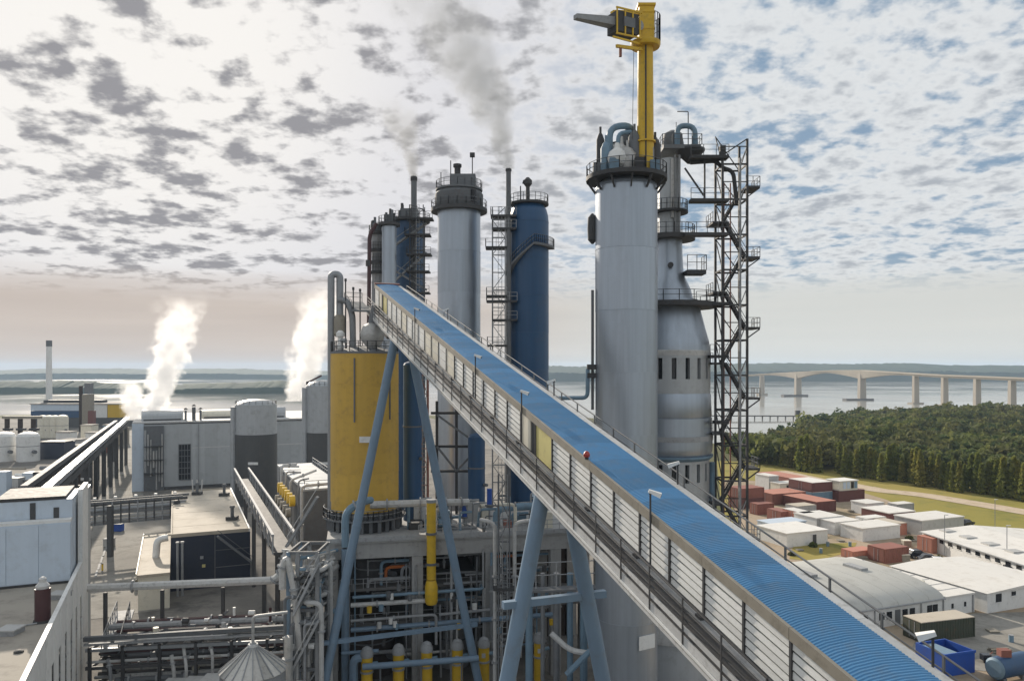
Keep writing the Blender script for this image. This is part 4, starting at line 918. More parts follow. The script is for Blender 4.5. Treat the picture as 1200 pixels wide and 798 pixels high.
part('drum', G().lathe((S.x + 1.2, S.y - 1.6, zs1 + .6), [(.5, 0), (1.3, .9), (1.45, 1.8), (1.2, 2.6), (.5, 3.0)], 20), 'insulation', cy)
part('inlet', G().tube([(S.x + 1.2, S.y - 1.6, zs1 + 3.4), (S.x + 1.6, S.y - 1.4, zs1 + 5.6)], .55, 12), 'mid_steel', cy)
vp = thing('relief_valve', 'small white valve on the silo roof beside the goose neck pipe', 'valve', (S.x - 2.4, S.y - 2.4, zs1 + .5))
part('body', G().lathe((S.x - 2.4, S.y - 2.4, zs1 + .4), [(.35, 0), (.5, .3), (.3, .8), (.3, 1.5), (.5, 1.6), (.5, 2.0), (.2, 2.3)], 14), 'white', vp)
part('bonnet', G().tube([(S.x - 2.4, S.y - 2.4, zs1 + 1.5), (S.x - 1.7, S.y - 2.6, zs1 + 1.5)], .3, 10), 'galv', vp)
for i, (px_, top) in enumerate(((405, 330), (414, 340), (422, 342))):
    pp = at(px_, top, Y - 1); mp_ = thing('roof_mast', 'thin mast on the silo roof, ' + ['tallest, nearest the riser duct', 'the middle of three', 'nearest the conveyor'][i], 'mast', (pp.x, pp.y, zs1 + .5), 'masts on the silo roof')
    part('pole', G().tube([(pp.x, pp.y, zs1 + .4), pp], .08, 6), 'dark_steel', mp_); part('tip', G().tube([pp, pp + Z1 * .35], .14, 6), 'dark_steel', mp_)
# ================================================================== PROCESS DECK UNDER THE SILO AND THE TOWERS
D0 = Vector((at(411, 0, 85.5).x, 85.5, 0)); DZ = 17.1; DAX = (DR, DF, Z1)
def DP(a, f, z): return D0 + DR * a + DF * f + Z1 * z
def dbox(a0, a1, f0, f1, z0, z1, g=None): return (g or G()).box(DP((a0 + a1) / 2, (f0 + f1) / 2, (z0 + z1) / 2), (abs(a1 - a0), abs(f1 - f0), z1 - z0), DAX)
A0, A1 = -2.6, 30.0
dk = thing('process_deck', 'concrete process deck on tall columns carrying the yellow silo', 'platform', DP(10, 6, 0))
part('deck_slab', dbox(A0, A1, -.3, 14, DZ - .55, DZ), 'concrete', dk)
part('front_beam', dbox(A0, A1, -.05, .75, DZ - 2.3, DZ - .56), 'concrete', dk)
part('edge_angle', dbox(A0, A1, -.42, -.31, DZ - .35, DZ + .15), 'galv', dk)
for a in (A0 + .6, 7.4, 15.8, 23.6, 29.2):
    for f in (.4, 7, 13): part('column', dbox(a - .62, a + .62, f - .6, f + .6, 0, DZ - 2.32 if f < 1 else DZ - .56), 'concrete', dk)
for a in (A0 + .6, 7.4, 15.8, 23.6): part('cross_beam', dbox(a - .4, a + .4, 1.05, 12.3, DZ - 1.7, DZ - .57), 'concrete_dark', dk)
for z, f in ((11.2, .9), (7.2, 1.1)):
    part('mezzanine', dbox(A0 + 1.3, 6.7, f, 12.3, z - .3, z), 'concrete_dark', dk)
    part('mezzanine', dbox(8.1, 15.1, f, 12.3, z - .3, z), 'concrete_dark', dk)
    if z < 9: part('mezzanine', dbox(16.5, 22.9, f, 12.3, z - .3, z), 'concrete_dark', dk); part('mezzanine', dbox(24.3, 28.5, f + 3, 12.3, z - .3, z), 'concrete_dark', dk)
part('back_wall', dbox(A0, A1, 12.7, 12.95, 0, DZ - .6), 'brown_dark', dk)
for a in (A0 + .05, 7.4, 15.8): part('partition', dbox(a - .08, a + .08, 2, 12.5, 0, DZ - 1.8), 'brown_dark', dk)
rl = railing(dk, [DP(7.5, -.3, DZ + .15), DP(A1, -.3, DZ + .15)], 1.1, 1.5, .04, 'galv')
er = random.Random(21)
# under-deck plant seen between the columns: tanks, hoppers, ducts
def vessel(label, c, r, z0, z1, m_, name='process_tank', cat='tank', group=None, flat=False):
    o = thing(name, label, cat, (c.x, c.y, z0), group)
    part('shell', G().lathe((c.x, c.y, 0), [(r, z0), (r, z1)], 24), m_, o)
    part('top_dome', G().lathe((c.x, c.y, 0), [(r, z1 + .003), (r * .85, z1 + r * .25), (r * .4, z1 + r * .42), (.08, z1 + r * .46)], 24), m_, o)
    part('band', G().lathe((c.x, c.y, 0), [(r + .05, z0 + (z1 - z0) * .6), (r + .05, z0 + (z1 - z0) * .6 + .18)], 24), 'mid_steel', o)
    part('nozzle', G().tube([(c.x + r * .9, c.y - r * .6, z0 + (z1 - z0) * .4), (c.x + r * 1.3, c.y - r * .95, z0 + (z1 - z0) * .4)], r * .18, 8), 'mid_steel', o)
    return o
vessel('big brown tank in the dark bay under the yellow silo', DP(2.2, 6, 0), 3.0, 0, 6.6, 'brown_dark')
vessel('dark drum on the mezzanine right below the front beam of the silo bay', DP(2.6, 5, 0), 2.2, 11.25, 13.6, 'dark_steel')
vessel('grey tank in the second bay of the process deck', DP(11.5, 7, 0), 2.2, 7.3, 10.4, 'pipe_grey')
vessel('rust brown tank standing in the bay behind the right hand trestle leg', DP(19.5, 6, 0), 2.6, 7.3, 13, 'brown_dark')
vessel('pale upright tank low in the second bay under the deck', DP(12.4, 6, 0), 1.9, 0, 5.6, 'galv')
def pipe_run(o, pts, r, m_, fl=0):
    q = bend(pts, r * 3.2); pp = part('pipe', G().tube(q, r, 8), m_, o)
    for i in range(fl):
        f = (i + .5) / fl; j = int(f * (len(pts) - 1)); a, b_ = Vector(pts[j]), Vector(pts[j + 1]); p = a + (b_ - a) * (f * (len(pts) - 1) - j); d = (b_ - a).normalized() * .09
        part('flange', G().tube([p - d, p + d], r * 1.55, 10), 'galv', pp)
    return pp
fr = thing('pipe_bank', 'bank of blue grey and galvanised pipes running along the front of the process deck', 'pipes', DP(10, -1, 0))
pipe_run(fr, [DP(0, -.7, 9.9), DP(8.6, -.7, 9.9), DP(8.6, .4, 9.9)], .26, 'galv_light', 3)
pipe_run(fr, [DP(.2, -.9, 10.8), DP(14.8, -.9, 10.9), DP(14.8, 2, 10.9)], .18, 'slate_blue', 2)
pipe_run(fr, [DP(0, -.8, 7.2), DP(23, -.8, 7.4)], .28, 'blue_steel', 4)
pipe_run(fr, [DP(0, -1.1, 8.3), DP(9.4, -1.1, 8.4), DP(9.4, -1.1, 5.0)], .16, 'galv', 2)
pipe_run(fr, [DP(-1.0, -1.6, 5.0), DP(3.0, -1.6, 5.0)], .2, 'blue_steel')
pipe_run(fr, [DP(.3, -2.2, 0), DP(.3, -2.2, 4.6), DP(1.8, -2.2, 4.6), DP(1.8, -.4, 4.6)], .48, 'blue_steel', 0)
pipe_run(fr, [DP(9.8, -.6, 8.2), DP(23, -.6, 8.6)], .17, 'galv', 3)
pipe_run(fr, [DP(15.8, -.7, 13.4), DP(15.8, -.7, 2.0)], .2, 'pipe_grey', 2)
pipe_run(fr, [DP(11.2, -.5, 14.2), DP(11.2, -.5, 0)], .16, 'galv', 2)
pipe_run(fr, [DP(-.6, -.8, 16.4), DP(-.6, -.8, 20.4), DP(1.6, -.8, 21.4), DP(2.2, .6, 21.2)], .42, 'slate_blue', 1)
pipe_run(fr, [DP(-.6, -.85, 16.2), DP(-.6, -.85, 1)], .42, 'blue_steel', 0)
pipe_run(fr, [DP(2.2, 2.2, DZ + 3.3), DP(9.8, 1.6, DZ + 3.4), DP(13.6, 2.2, DZ + 3.2)], .42, 'galv_light', 4)
for k in range(40):
    a = er.uniform(.4, 22); z = er.choice([3.4, 5.9, 6.6, 9.2, 10.3, 12.0, 13.1, 14]); l = er.uniform(3, 8); f = er.uniform(.9, 4)
    pipe_run(fr, [DP(a, f, z - er.uniform(1, 3)), DP(a, f, z), DP(min(23.2, a + l), f, z)], er.uniform(.08, .22), er.choice(['galv', 'pipe_grey', 'slate_blue', 'galv_light', 'orange' if k % 8 == 0 else 'galv']), er.randrange(3))
for k in range(30):
    a = er.uniform(-.5, 23); f = er.uniform(-.1, .0); z = er.uniform(5.5, 13)
    part('valve', G().tube([DP(a, -1.2 + f, z - .3), DP(a, -1.2 + f, z + .35)], er.uniform(.16, .3), 10), er.choice(['galv_light', 'slate_blue', 'white', 'mid_steel', 'yellow_bright', 'dark_steel']), fr)
for z in (11.2, 7.2):
    railing(dk, [DP(A0 + 1.4, .95, z), DP(6.6, .95, z)], 1.1, 1.4, .04, 'galv'); railing(dk, [DP(8.1, 1.15, z), DP(15, 1.15, z)], 1.1, 1.4, .04, 'galv')
for k in range(22):
    a = er.uniform(-1, 23); z0 = er.uniform(0, 6); part('pipe', G().tube([DP(a, er.uniform(-.9, .2), z0), DP(a + er.uniform(-.1, .1), -.4, er.uniform(8, 16.5))], er.uniform(.06, .17), 8), er.choice(['galv', 'pipe_grey', 'mid_steel', 'slate_blue', 'galv_light']), fr)
for k in range(8):
    a = er.uniform(8.5, 22); part('cable_tray', dbox(a, a + er.uniform(2, 6), .4, .8, (zz_ := er.uniform(2, 14)), zz_ + .15), 'galv', fr)
# yellow vertical duct
yd = thing('yellow_duct', 'yellow vertical duct with a bell end hanging in front of the deck beam', 'duct', DP(8.85, -1.1, 9.6))
yx = DP(8.85, -1.15, 0)
part('duct', G().lathe((yx.x, yx.y, 0), [(.52, 12.4), (.52, 21.0)], 18), 'yellow_bright', yd)
part('bell', G().lathe((yx.x, yx.y, 0), [(.55, 9.6), (.72, 9.9), (.72, 11.6), (.53, 12.3)], 18), 'yellow_bright', yd)
part('cap', G().lathe((yx.x, yx.y, 0), [(.58, 21.0), (.58, 21.35)], 18), 'galv', yd)
for z in (17.4, 14.0): part('collar', G().lathe((yx.x, yx.y, 0), [(.62, z), (.62, z + .25)], 18), 'mid_steel', yd)
# the row of yellow filter vessels on the ground
for px_ in (430, 467, 500, 536, 567, 632):
    p = at(px_, 0, 85.2 + (px_ - 430) * .022 - 1.6); o = thing('filter_vessel', {430: 'leftmost yellow filter vessel, below the yellow silo', 467: 'second yellow filter vessel from the left in the row under the deck', 500: 'yellow filter vessel directly below the yellow hanging duct', 536: 'yellow filter vessel just left of the right leg of the silo trestle', 567: 'yellow filter vessel just right of the silo trestle, by the ladder column', 632: 'rightmost yellow filter vessel, seen between the legs of the nearer trestle'}[px_], 'vessel', (p.x, p.y, 0), 'yellow filter vessels')
    part('body', G().lathe((p.x, p.y, 0), [(.62, .4), (.62, 4.7)], 20), 'yellow_bright', o)
    part('cap', G().lathe((p.x, p.y, 0), [(.70, 4.72), (.70, 5.1), (.5, 5.6), (.2, 5.8)], 20), 'galv', o)
    part('flange', G().lathe((p.x, p.y, 0), [(.72, 3.0), (.72, 3.2)], 20), 'galv', o)
    part('inlet', G().tube([(p.x + .5, p.y, 3.9), (p.x + 1.1, p.y + .3, 3.9)], .2, 10), 'slate_blue', o)
    part('label_plate', G().box((p.x, p.y - .63, 3.9), (.4, .03, .5)), 'galv_light', o)
    for s in (-1, 1): part('leg', G().box((p.x + s * .4, p.y, .2), (.14, .14, .4)), 'mid_steel', o)
hp_ = thing('header_pipe', 'sloping blue header pipe in front of the yellow filter vessels', 'pipe', at(430, 780, 82.2))
a, b_ = at(425, 781, 82.5), at(561, 771, 83.6); part('pipe', G().tube([a, b_], .34, 12), 'blue_steel', hp_)
for f in (.15, .5, .85): p = a + (b_ - a) * f; part('support', G().box((p.x, p.y + .1, p.z / 2 - .2), (.18, .18, p.z - .3)), 'mid_steel', hp_)
# deck-top clutter
ut = thing('utility_station', 'low tangle of valves, posts and rails along the front edge of the deck', 'machinery', DP(14, .6, DZ))
for k in range(34):
    a = er.uniform(6.6, 23.5); f = er.uniform(.2, 9); h = er.uniform(.7, 3.4); m_ = er.choice(['galv', 'mid_steel', 'pipe_grey', 'galv_light', 'slate_blue', 'dark_steel', 'rust_red', 'cream'])
    if k % 3 == 0: part('equipment_box', dbox(a, a + er.uniform(.5, 1.6), f, f + 1, DZ + .01, DZ + h * .7), m_, ut)
    else: pipe_run(ut, [DP(a, f, DZ), DP(a, f, DZ + h), DP(a + er.uniform(-2.4, 2.4), f + er.uniform(-.2, .6), DZ + h)], er.uniform(.06, .2), m_, er.randrange(3))
dt = thing('pump_skid', 'pipe and pump skid on the deck right of the yellow silo', 'machinery', DP(11, 3, DZ))
part('skid_frame', dbox(9.0, 14.5, 2, 5, DZ, DZ + .3), 'mid_steel', dt)
for k in range(9):
    a = 8.8 + k * .75 + er.uniform(-.2, .2); z = DZ + er.uniform(1.2, 3.6)
    pipe_run(dt, [DP(a, er.uniform(1.5, 4), DZ), DP(a, 2.4, z), DP(a + er.uniform(.8, 2.5), 2.6, z)], er.uniform(.08, .2), er.choice(['galv', 'galv_light', 'rust_red', 'slate_blue', 'pipe_grey']), 1)
part('motor', G().tube([DP(10, 2.2, DZ + .9), DP(11.4, 2.2, DZ + .9)], .5, 14), 'slate_blue', dt)
part('pump_casing', G().tube([DP(9.2, 2.2, DZ + .9), DP(9.8, 2.2, DZ + .9)], .75, 16), 'insulation', dt)
for i, (a, h, m_, nm) in enumerate(((13.2, 3.4, 'bright_blue', 'bright blue valve actuator on the deck right of the yellow duct'), (16.2, 4.6, 'bright_blue', 'bright blue valve actuator on the deck in front of the blue tower'))):
    o = thing('valve_actuator', nm, 'valve', DP(a, 2.8, DZ)); part('stem', G().tube([DP(a, 2.8, DZ), DP(a, 2.8, DZ + h - 2)], .12, 8), 'galv', o)
    part('cylinder', G().tube([DP(a, 2.8, DZ + h - 2), DP(a, 2.8, DZ + h)], .3, 12), m_, o); part('yoke', G().tube([DP(a, 2.8, DZ + h - 2.2), DP(a, 2.8, DZ + h - 2.0)], .42, 12), 'mid_steel', o)
part('deck_duct', G().tube(bend([DP(17, 2.6, DZ), DP(17, 2.6, DZ + 2.3), DP(24, 3.2, DZ + 2.3)], 1.2), .45, 12), 'slate_blue', dt)
part('control_box', dbox(13.8, 15.6, 6.5, 8, DZ, DZ + 2.4), 'cabin_grey', dt)
part('control_box', dbox(15.9, 16.8, 6.5, 8, DZ, DZ + 1.9), 'cream', dt)
vessel('slim dark blue column rising from the deck right of the yellow silo', DP(7.6, 9.5, 0), 1.15, DZ, zt(428, 96), 'tower_blue', 'blue_column', 'column')
vessel('dark blue vessel under the conveyor beside the access mast', DP(15.9, 10.5, 0), 1.1, DZ, zt(512, 99), 'tower_blue', 'blue_column', 'column')
# red-brown lattice mast, braced frame behind the trestle
ladder_mast('access_tower', 'rusty lattice mast on the deck between the silo and the far grey tower', 492, 501, 101, zt(440, 101), DZ, (), 'rust_red')
fm = thing('braced_frame', 'dark braced steel frame in front of the foot of the far grey tower', 'frame', at(530, 590, 100))
for px_ in (512, 535, 562): part('post', G().box((at(px_, 0, 100).x, 100, (DZ + zt(470, 100)) / 2), (.34, .34, zt(470, 100) - DZ)), 'dark_steel', fm)
for py in (484, 523, 552): part('cross_member', G().beam(at(505, py, 100), at(566, py, 100), .28, .34), 'dark_steel', fm)
for a, b_ in (((512, 486), (562, 522)), ((512, 523), (535, 552)), ((562, 523), (535, 552))): part('brace', G().beam(at(*a, 99.8), at(*b_, 99.8), .2, .26), 'mid_steel', fm)
# ladder column in front of the second bay
ladder_mast('ladder_column', 'grey caged ladder column standing before the deck beside the trestle', 584, 597, 80, zt(556, 80), 0, ((578, 603, 690),), 'mid_steel')
for px_ in (580, 603):
    p = at(px_, 0, 81); o = thing('riser_pipe', 'upright galvanised riser ' + ('left' if px_ < 590 else 'right') + ' of the caged ladder column', 'pipe', (p.x, p.y, 0))
    part('pipe', G().tube(bend([(p.x, p.y, 0), (p.x, p.y, zt(612, 81)), (p.x + (-1.6 if px_ < 590 else 2.4), p.y + .6, zt(610, 81))], .8), .2, 8), 'galv_light', o)
    for z in (5, 9.5, 14): part('flange', G().lathe((p.x, p.y, 0), [(.36, z), (.36, z + .2)], 12), 'galv', o)
# handrail landing between the second trestle's legs
ld = thing('valve_gallery', 'small railed gallery in the dark bay behind the right trestle', 'gallery', at(650, 690, 76))
part('grating', G().beam(at(604, 692, 77), at(700, 688, 77), 1.4, .2), 'mid_steel', ld)
railing(ld, [at(604, 691, 76.4), at(700, 687, 76.4)], 2.6, 2.0, .05, 'galv')
for k in range(5): q = at(620 + k * 16, 640, 79); part('riser_pipe', G().tube([(q.x, q.y, 2), (q.x, q.y, 15)], er.uniform(.15, .4), 10), er.choice(['slate_blue', 'pipe_grey', 'mid_steel']), ld)
pipe_run(ld, [at(646, 742, 76), at(668, 762, 76), at(690, 765, 75.5)], .28, 'galv_light')
pipe_run(ld, [at(664, 790, 75), at(692, 762, 75)], .3, 'slate_blue')
bxt = thing('blue_skid', 'blue edged equipment box at the foot of the right trestle', 'machinery', gnd(680, 830)); q = at(676, 790, 74)
part('frame', G().box((q.x, q.y, 3.4), (4.6, 2.5, 3.2)), 'dark_steel', bxt); part('edge_beam', G().box((q.x, q.y - 1.3, 5.1), (4.8, .2, .35)), 'bright_blue', bxt); part('edge_beam', G().box((q.x - 2.3, q.y - 1.3, 3.4), (.3, .2, 3.0)), 'bright_blue', bxt)

# ================================================================== PIPE TOWER AND RACKS LEFT OF THE DECK
pt = thing('pipe_tower', 'crowded grey pipe and stair tower left of the process deck', 'pipe tower', (at(352, 0, 80).x, 80, 0))
xs = [at(px_, 0, 78).x for px_ in (338, 349, 372)]; zt_ = 17.4
for x in xs:
    for y in (78, 82.5): part('post', G().box((x, y, zt_ / 2), (.36, .36, zt_)), 'blue_steel' if x == xs[0] else 'galv', pt)
for z in (2.5, 5.5, 8.5, 11.5, 14.5, 17.3):
    for y in (78, 82.5): part('beam', G().beam((xs[0], y, z), (xs[2], y, z), .22, .32), 'mid_steel', pt)
    for x in xs: part('beam', G().beam((x, 78.2, z + .02), (x, 82.3, z + .02), .2, .3), 'mid_steel', pt)
    if z < 17: part('brace', G().beam((xs[1], 77.9, z), (xs[2], 77.9, min(17.3, z + 3)), .13, .13), 'galv', pt)
for i, z in enumerate((5.7, 8.7, 11.7, 14.7)): part('grating', G().box(((xs[1 - i % 2] + xs[2]) / 2, 80.6, z), (xs[2] - xs[1 - i % 2], 3.6, .12)), 'dark_steel', pt)
part('vessel', G().lathe((xs[1] + 1.0, 81.6, 0), [(1.1, .5), (1.1, 7.6), (.6, 8.3), (.1, 8.5)], 18), 'pipe_grey', pt); part('vessel', G().lathe((xs[0] + .3, 82.3, 8.6), [(.7, 0), (.7, 4.6), (.1, 5.2)], 16), 'mid_steel', pt)
for k in range(44):
    x = er.uniform(xs[0] - .8, xs[2] + .6); y = er.uniform(77.2, 82); z0 = er.uniform(0, 8); z1 = er.uniform(8, 16.8)
    m_ = er.choice(['insulation', 'galv_light', 'galv', 'pipe_grey', 'slate_blue', 'galv_light', 'mid_steel'])
    pipe_run(pt, [(x, y, z0), (x, y, z1), (xs[2] + er.uniform(-3.2, .6), y, z1), (xs[2] + er.uniform(-.6, .6), y + 3.5, z1)], er.uniform(.09, .26), m_, er.randrange(1, 4))
for k in range(26):
    p = Vector((er.uniform(xs[0], xs[2]), er.uniform(77.3, 79), er.uniform(1, 17)))
    part('valve', G().tube([p - X1 * .3, p + X1 * .3], er.uniform(.15, .33), 10), er.choice(['galv_light', 'white', 'mid_steel', 'slate_blue', 'cream', 'dark_steel']), pt)
for (pa, pb) in (((336, 640), (372, 582)), ((344, 720), (374, 660)), ((340, 790), (374, 726))):
    fl = part('stair_flight', G().beam(at(*pa, 77.3), at(*pb, 77.3), .8, .25), 'galv', pt); part('stair_rail', G().beam(at(pa[0], pa[1] - 11, 76.9), at(pb[0], pb[1] - 11, 76.9), .07, .07), 'galv_light', fl)
pipe_run(pt, [at(331, 690, 77.5), at(331, 664, 77.5), at(336, 652, 77.5), at(345, 690, 77.6), at(352, 760, 77.8)], .36, 'insulation', 2)
pipe_run(pt, [at(338, 745, 76.8), at(338, 798, 76.8)], .42, 'insulation', 1)
# horizontal blue sheds of the foot
# long header across the yard
hx = thing('header_pipe', 'long pale insulated pipe crossing in front of the navy building', 'pipe', at(220, 690, 95))
P0, P1 = at(112, 688.5, 88), at(322, 679.5, 92)
pipe_run(hx, [P0 - X1 * 3, P0, P1, P1 + Vector((.9, 0, 1.0)), P1 + Vector((1.2, .4, 3.6))], .47, 'galv_light', 5)
for f in (.05, .36, .7):
    p = P0 + (P1 - P0) * f; part('support', G().box((p.x, p.y + .1, p.z / 2 - .3), (.35, .35, p.z - .6)), 'dark_steel', hx)
# main rack in the lower left
rk = thing('pipe_rack', 'wide low pipe rack of dark and silver pipes left of the pipe tower', 'pipe rack', at(225, 798, 85))
RX0, RX1 = at(118, 0, 84).x, at(336, 0, 84).x; RL = RX1 - RX0
def RP(f, dy, z): return Vector((RX0 + RL * f, 84 + dy + 3.0 * f, z))
for z in (2.2, 4.4, 6.3):
    for dy in (-3, 0, 4):
        part('rail_beam', G().beam(RP(0, dy, z), RP(1, dy, z), .22, .34), 'pipe_grey' if z > 6 else 'dark_steel', rk)
for f in (0.02, .18, .36, .54, .72, .9):
    for dy in (-3, 4): part('post', G().box(RP(f, dy, 3.3), (.3, .3, 6.6)), 'dark_steel', rk)
    for z in (2.2, 4.4, 6.3): part('tie_beam', G().beam(RP(f, -2.9, z + .02), RP(f, 3.9, z + .02), .2, .3), 'mid_steel', rk)
cl_ = ['galv_light', 'insulation', 'pipe_grey', 'dark_steel', 'mid_steel', 'maroon', 'galv', 'dark_steel', 'pipe_grey', 'mid_steel']
for z, n in ((2.55, 9), (4.8, 11), (6.75, 9)):
    for i in range(n):
        dy = -2.7 + 6.3 * i / (n - 1) + er.uniform(-.15, .15); r = er.uniform(.11, .36); f0, f1 = (0, 1) if er.random() < .6 else (er.uniform(0, .3), er.uniform(.6, 1))
        pts = [RP(f0, dy, z + r), RP(f1, dy, z + r)]
        if er.random() < .5: pts.append(RP(f1, dy, z + er.choice([-1.8, 2.0, 1.2])))
        if er.random() < .35: pts.insert(0, RP(f0, dy, z - 1.6))
        pipe_run(rk, pts, r, er.choice(cl_), er.randrange(2, 6))
for k in range(44):
    p = RP(er.uniform(.03, .97), er.uniform(-3, 4), er.choice([2.6, 4.9, 6.9]) + er.uniform(.2, .9)); d = er.choice([X1, Z1, Y1]) * er.uniform(.2, .5)
    part('valve', G().tube([p - d, p + d], er.uniform(.14, .36), 10), er.choice(['galv_light', 'white', 'mid_steel', 'cream', 'dark_steel', 'dark_steel']), rk)
for f in (.13, .44, .50, .63):
    pipe_run(rk, [RP(f, -3.4, 0), RP(f, -3.4, er.uniform(3.5, 6.5)), RP(f - .03, -2.6, er.uniform(5, 6.8))], er.uniform(.16, .26), 'galv_light' if f > .4 else 'pipe_grey', 2)
part('cable_tray', G().beam(RP(0, -3.3, 7.6), RP(1, -3.3, 7.9), .5, .45), 'mid_steel', rk)
part('cable_tray', G().beam(RP(0, -3.25, 7.0), RP(1, -3.25, 7.2), .4, .2), 'galv', rk)
wk = part('walkway', G().beam(at(130, 762, 82), at(146, 716, 92), 2.1, .25), 'galv', rk)
railing(wk, [at(119, 760, 82), at(137, 716, 92)], 1.2, 1.6, .05, 'galv'); railing(wk, [at(139, 764, 82), at(152, 716, 92)], 1.2, 1.6, .05, 'mid_steel')
# rack-foot buildings and bins
for i, (px_, py, wd, h, m_, lab) in enumerate(((150, 812, 5.2, 1.9, 'cabin_grey', 'low grey flat roofed hut at the foot of the left pipe rack'), (205, 818, 2.5, 3.4, 'cream', 'cream upright cabinet under the pipe rack'), (228, 818, 2.2, 3.6, 'tan_trim', 'tan upright cabinet under the pipe rack'), (252, 818, 2.6, 3.9, 'brown_dark', 'brown cabinet under the pipe rack beside the cone roofed silo'))):
    q = at(px_, 0, 79); o = thing('equipment_hut', lab, 'hut', (q.x, q.y, 0)); part('wall', G().box((q.x, q.y, h / 2), (wd, 3, h)), m_, o); part('roof', G().box((q.x, q.y, h + .1), (wd + .3, 3.3, .2)), 'cabin_grey', o); part('door', G().box((q.x, q.y - 1.52, h * .42), (wd * .3, .05, h * .8)), 'dark_steel', o)
# round silo with ribbed conical roof
Ys = 72.0; q = at(296.5, 0, Ys); k = Ys / FPX; cs = thing('cone_roof_silo', 'round silo with a ribbed silver conical roof at the bottom of the picture', 'silo', (q.x, q.y, 0))
ze = zt(784, Ys); za = zt(757, Ys); rs_ = 38 * k
part('wall', G().lathe((q.x, q.y, 0), [(rs_ * .97, 0), (rs_ * .97, ze - .02)], 40), 'galv', cs)
for i in range(20):
    a0, a1 = 2 * math.pi * i / 20, 2 * math.pi * (i + 1) / 20; d0, d1 = Vector((math.cos(a0), math.sin(a0), 0)), Vector((math.cos(a1), math.sin(a1), 0)); c_ = Vector((q.x, q.y, 0))
    g = G(); g.add([c_ + d0 * .4 + Z1 * za, c_ + d1 * .4 + Z1 * za, c_ + d1 * rs_ + Z1 * ze, c_ + d0 * rs_ + Z1 * ze, c_ + d0 * .4 + Z1 * (za - .06), c_ + d1 * .4 + Z1 * (za - .06), c_ + d1 * rs_ + Z1 * (ze - .06), c_ + d0 * rs_ + Z1 * (ze - .06)], [(0, 1, 2, 3), (7, 6, 5, 4), (0, 4, 5, 1), (1, 5, 6, 2), (2, 6, 7, 3), (3, 7, 4, 0)])
    rp_ = part('roof_panel', g, 'roof_silver', cs, smooth=False)
    part('roof_rib', G().beam(c_ + d0 * .4 + Z1 * (za + .03), c_ + d0 * (rs_ + .02) + Z1 * (ze + .03), .09, .12), 'galv', rp_)
part('roof_cap', G().lathe((q.x, q.y, 0), [(.5, za - .02), (.45, za + .25)], 16), 'galv_light', cs)
sv = thing('vent_pipe', 'thin cranked vent pipe rising from the tip of the conical silo roof', 'pipe', (q.x, q.y, za))
part('pipe', G().tube(bend([(q.x, q.y, za + .2), (q.x, q.y, zt(722, Ys)), (q.x + 3.1, q.y + .5, zt(719, Ys))], .4), .15, 8), 'insulation', sv)
part('base_flange', G().lathe((q.x, q.y, za), [(.3, .25), (.3, .4)], 12), 'galv', sv)
# ================================================================== LEFT: BUILDINGS ON THE PLANT GRID
def gbox(o, a0, a1, f0, f1, z0, z1, g=None):
    """box in plant-grid coordinates measured from the point o"""
    c = Vector((o.x, o.y, 0)) + GR * (a0 + a1) / 2 + GF * (f0 + f1) / 2 + Z1 * (z0 + z1) / 2
    return (g or G()).box(c, (abs(a1 - a0), abs(f1 - f0), z1 - z0), (GR, GF, Z1))
def gp(o, a, f, z): return Vector((o.x, o.y, 0)) + GR * a + GF * f + Z1 * z
# nearest block, its wall along the yard, the plant room and the vent on its roof
zr = 14.0; par = 15.0
O = at(105, 640, 21 * FPX / 208); O.z = 0      # grid origin: far end of the parapet
ob = thing('flat_roofed_block', 'white walled flat roofed block in the lower left corner with slot windows', 'building', (O.x, O.y, 0))
part('roof', gbox(O, -34, -.3, -58, 0, zr - .4, zr), 'flat_roof', ob)
part('parapet', gbox(O, -.35, .02, -58, -8.02, par - .12, par + .02), 'white', ob)
nb = 14; RND = random.Random(3)
for i in range(nb):
    f0 = -58 + i * 58 / nb; f1 = f0 + 58 / nb; sw = 1.5
    part('wall_panel', gbox(O, -.3, 0, f0 + .02, f1 - sw, 0, par - .13), 'white', ob)
    wn = part('slot_window', gbox(O, -.25, -.05, f1 - sw + .01, f1, 2.2, 11.5), 'glass_dark', ob)
    part('spandrel', gbox(O, -.29, -.04, f1 - sw, f1 + .02, 11.52, par - .14), 'white', ob); part('spandrel', gbox(O, -.29, -.04, f1 - sw, f1 + .02, 0, 2.18), 'white', ob)
    for z in (4.4, 6.8, 9.1): part('mullion', gbox(O, -.045, -.01, f1 - sw + .02, f1 - .02, z, z + .1), 'galv', wn)
part('front_parapet', gbox(O, -34, -.35, -58.3, -58, zr, par), 'white', ob)
pr_ = thing('plant_room', 'pale blue walled plant room standing on the roof of the white block', 'building', gp(O, -12, -10, zr))
part('wall', gbox(O, -26, -.6, -12.6, -11.2, zr + .02, 20.2), 'wall_blue_white', pr_)
part('roof', gbox(O, -26, -.6, -12.5, -11.2, 20.21, 20.5), 'white', pr_)
for i in range(9): part('wall_panel', gbox(O, -25.8 + i * 2.8, -25.8 + (i + 1) * 2.8 - .05, -12.66, -12.61, zr + .3, 20.1), 'wall_blue_white', pr_)
dr = part('door', gbox(O, -9.6, -6.8, -12.72, -12.67, zr + .1, 17.8), 'wall_blue_white', pr_); part('handle', gbox(O, -7.2, -7.0, -12.8, -12.73, zr + 1.6, zr + 1.8), 'mid_steel', dr)
part('base_trim', gbox(O, -26, -.6, -12.7, -12.67, zr + .03, zr + .25), 'dark_steel', pr_)
part('upper_wall', gbox(O, -7.8, -.6, -11.1, -3.5, zr + .02, 22.4), 'wall_blue_white', pr_)
part('upper_roof', gbox(O, -7.4, -1.2, -11.15, -3.3, 22.41, 22.75), 'dark_steel', pr_)
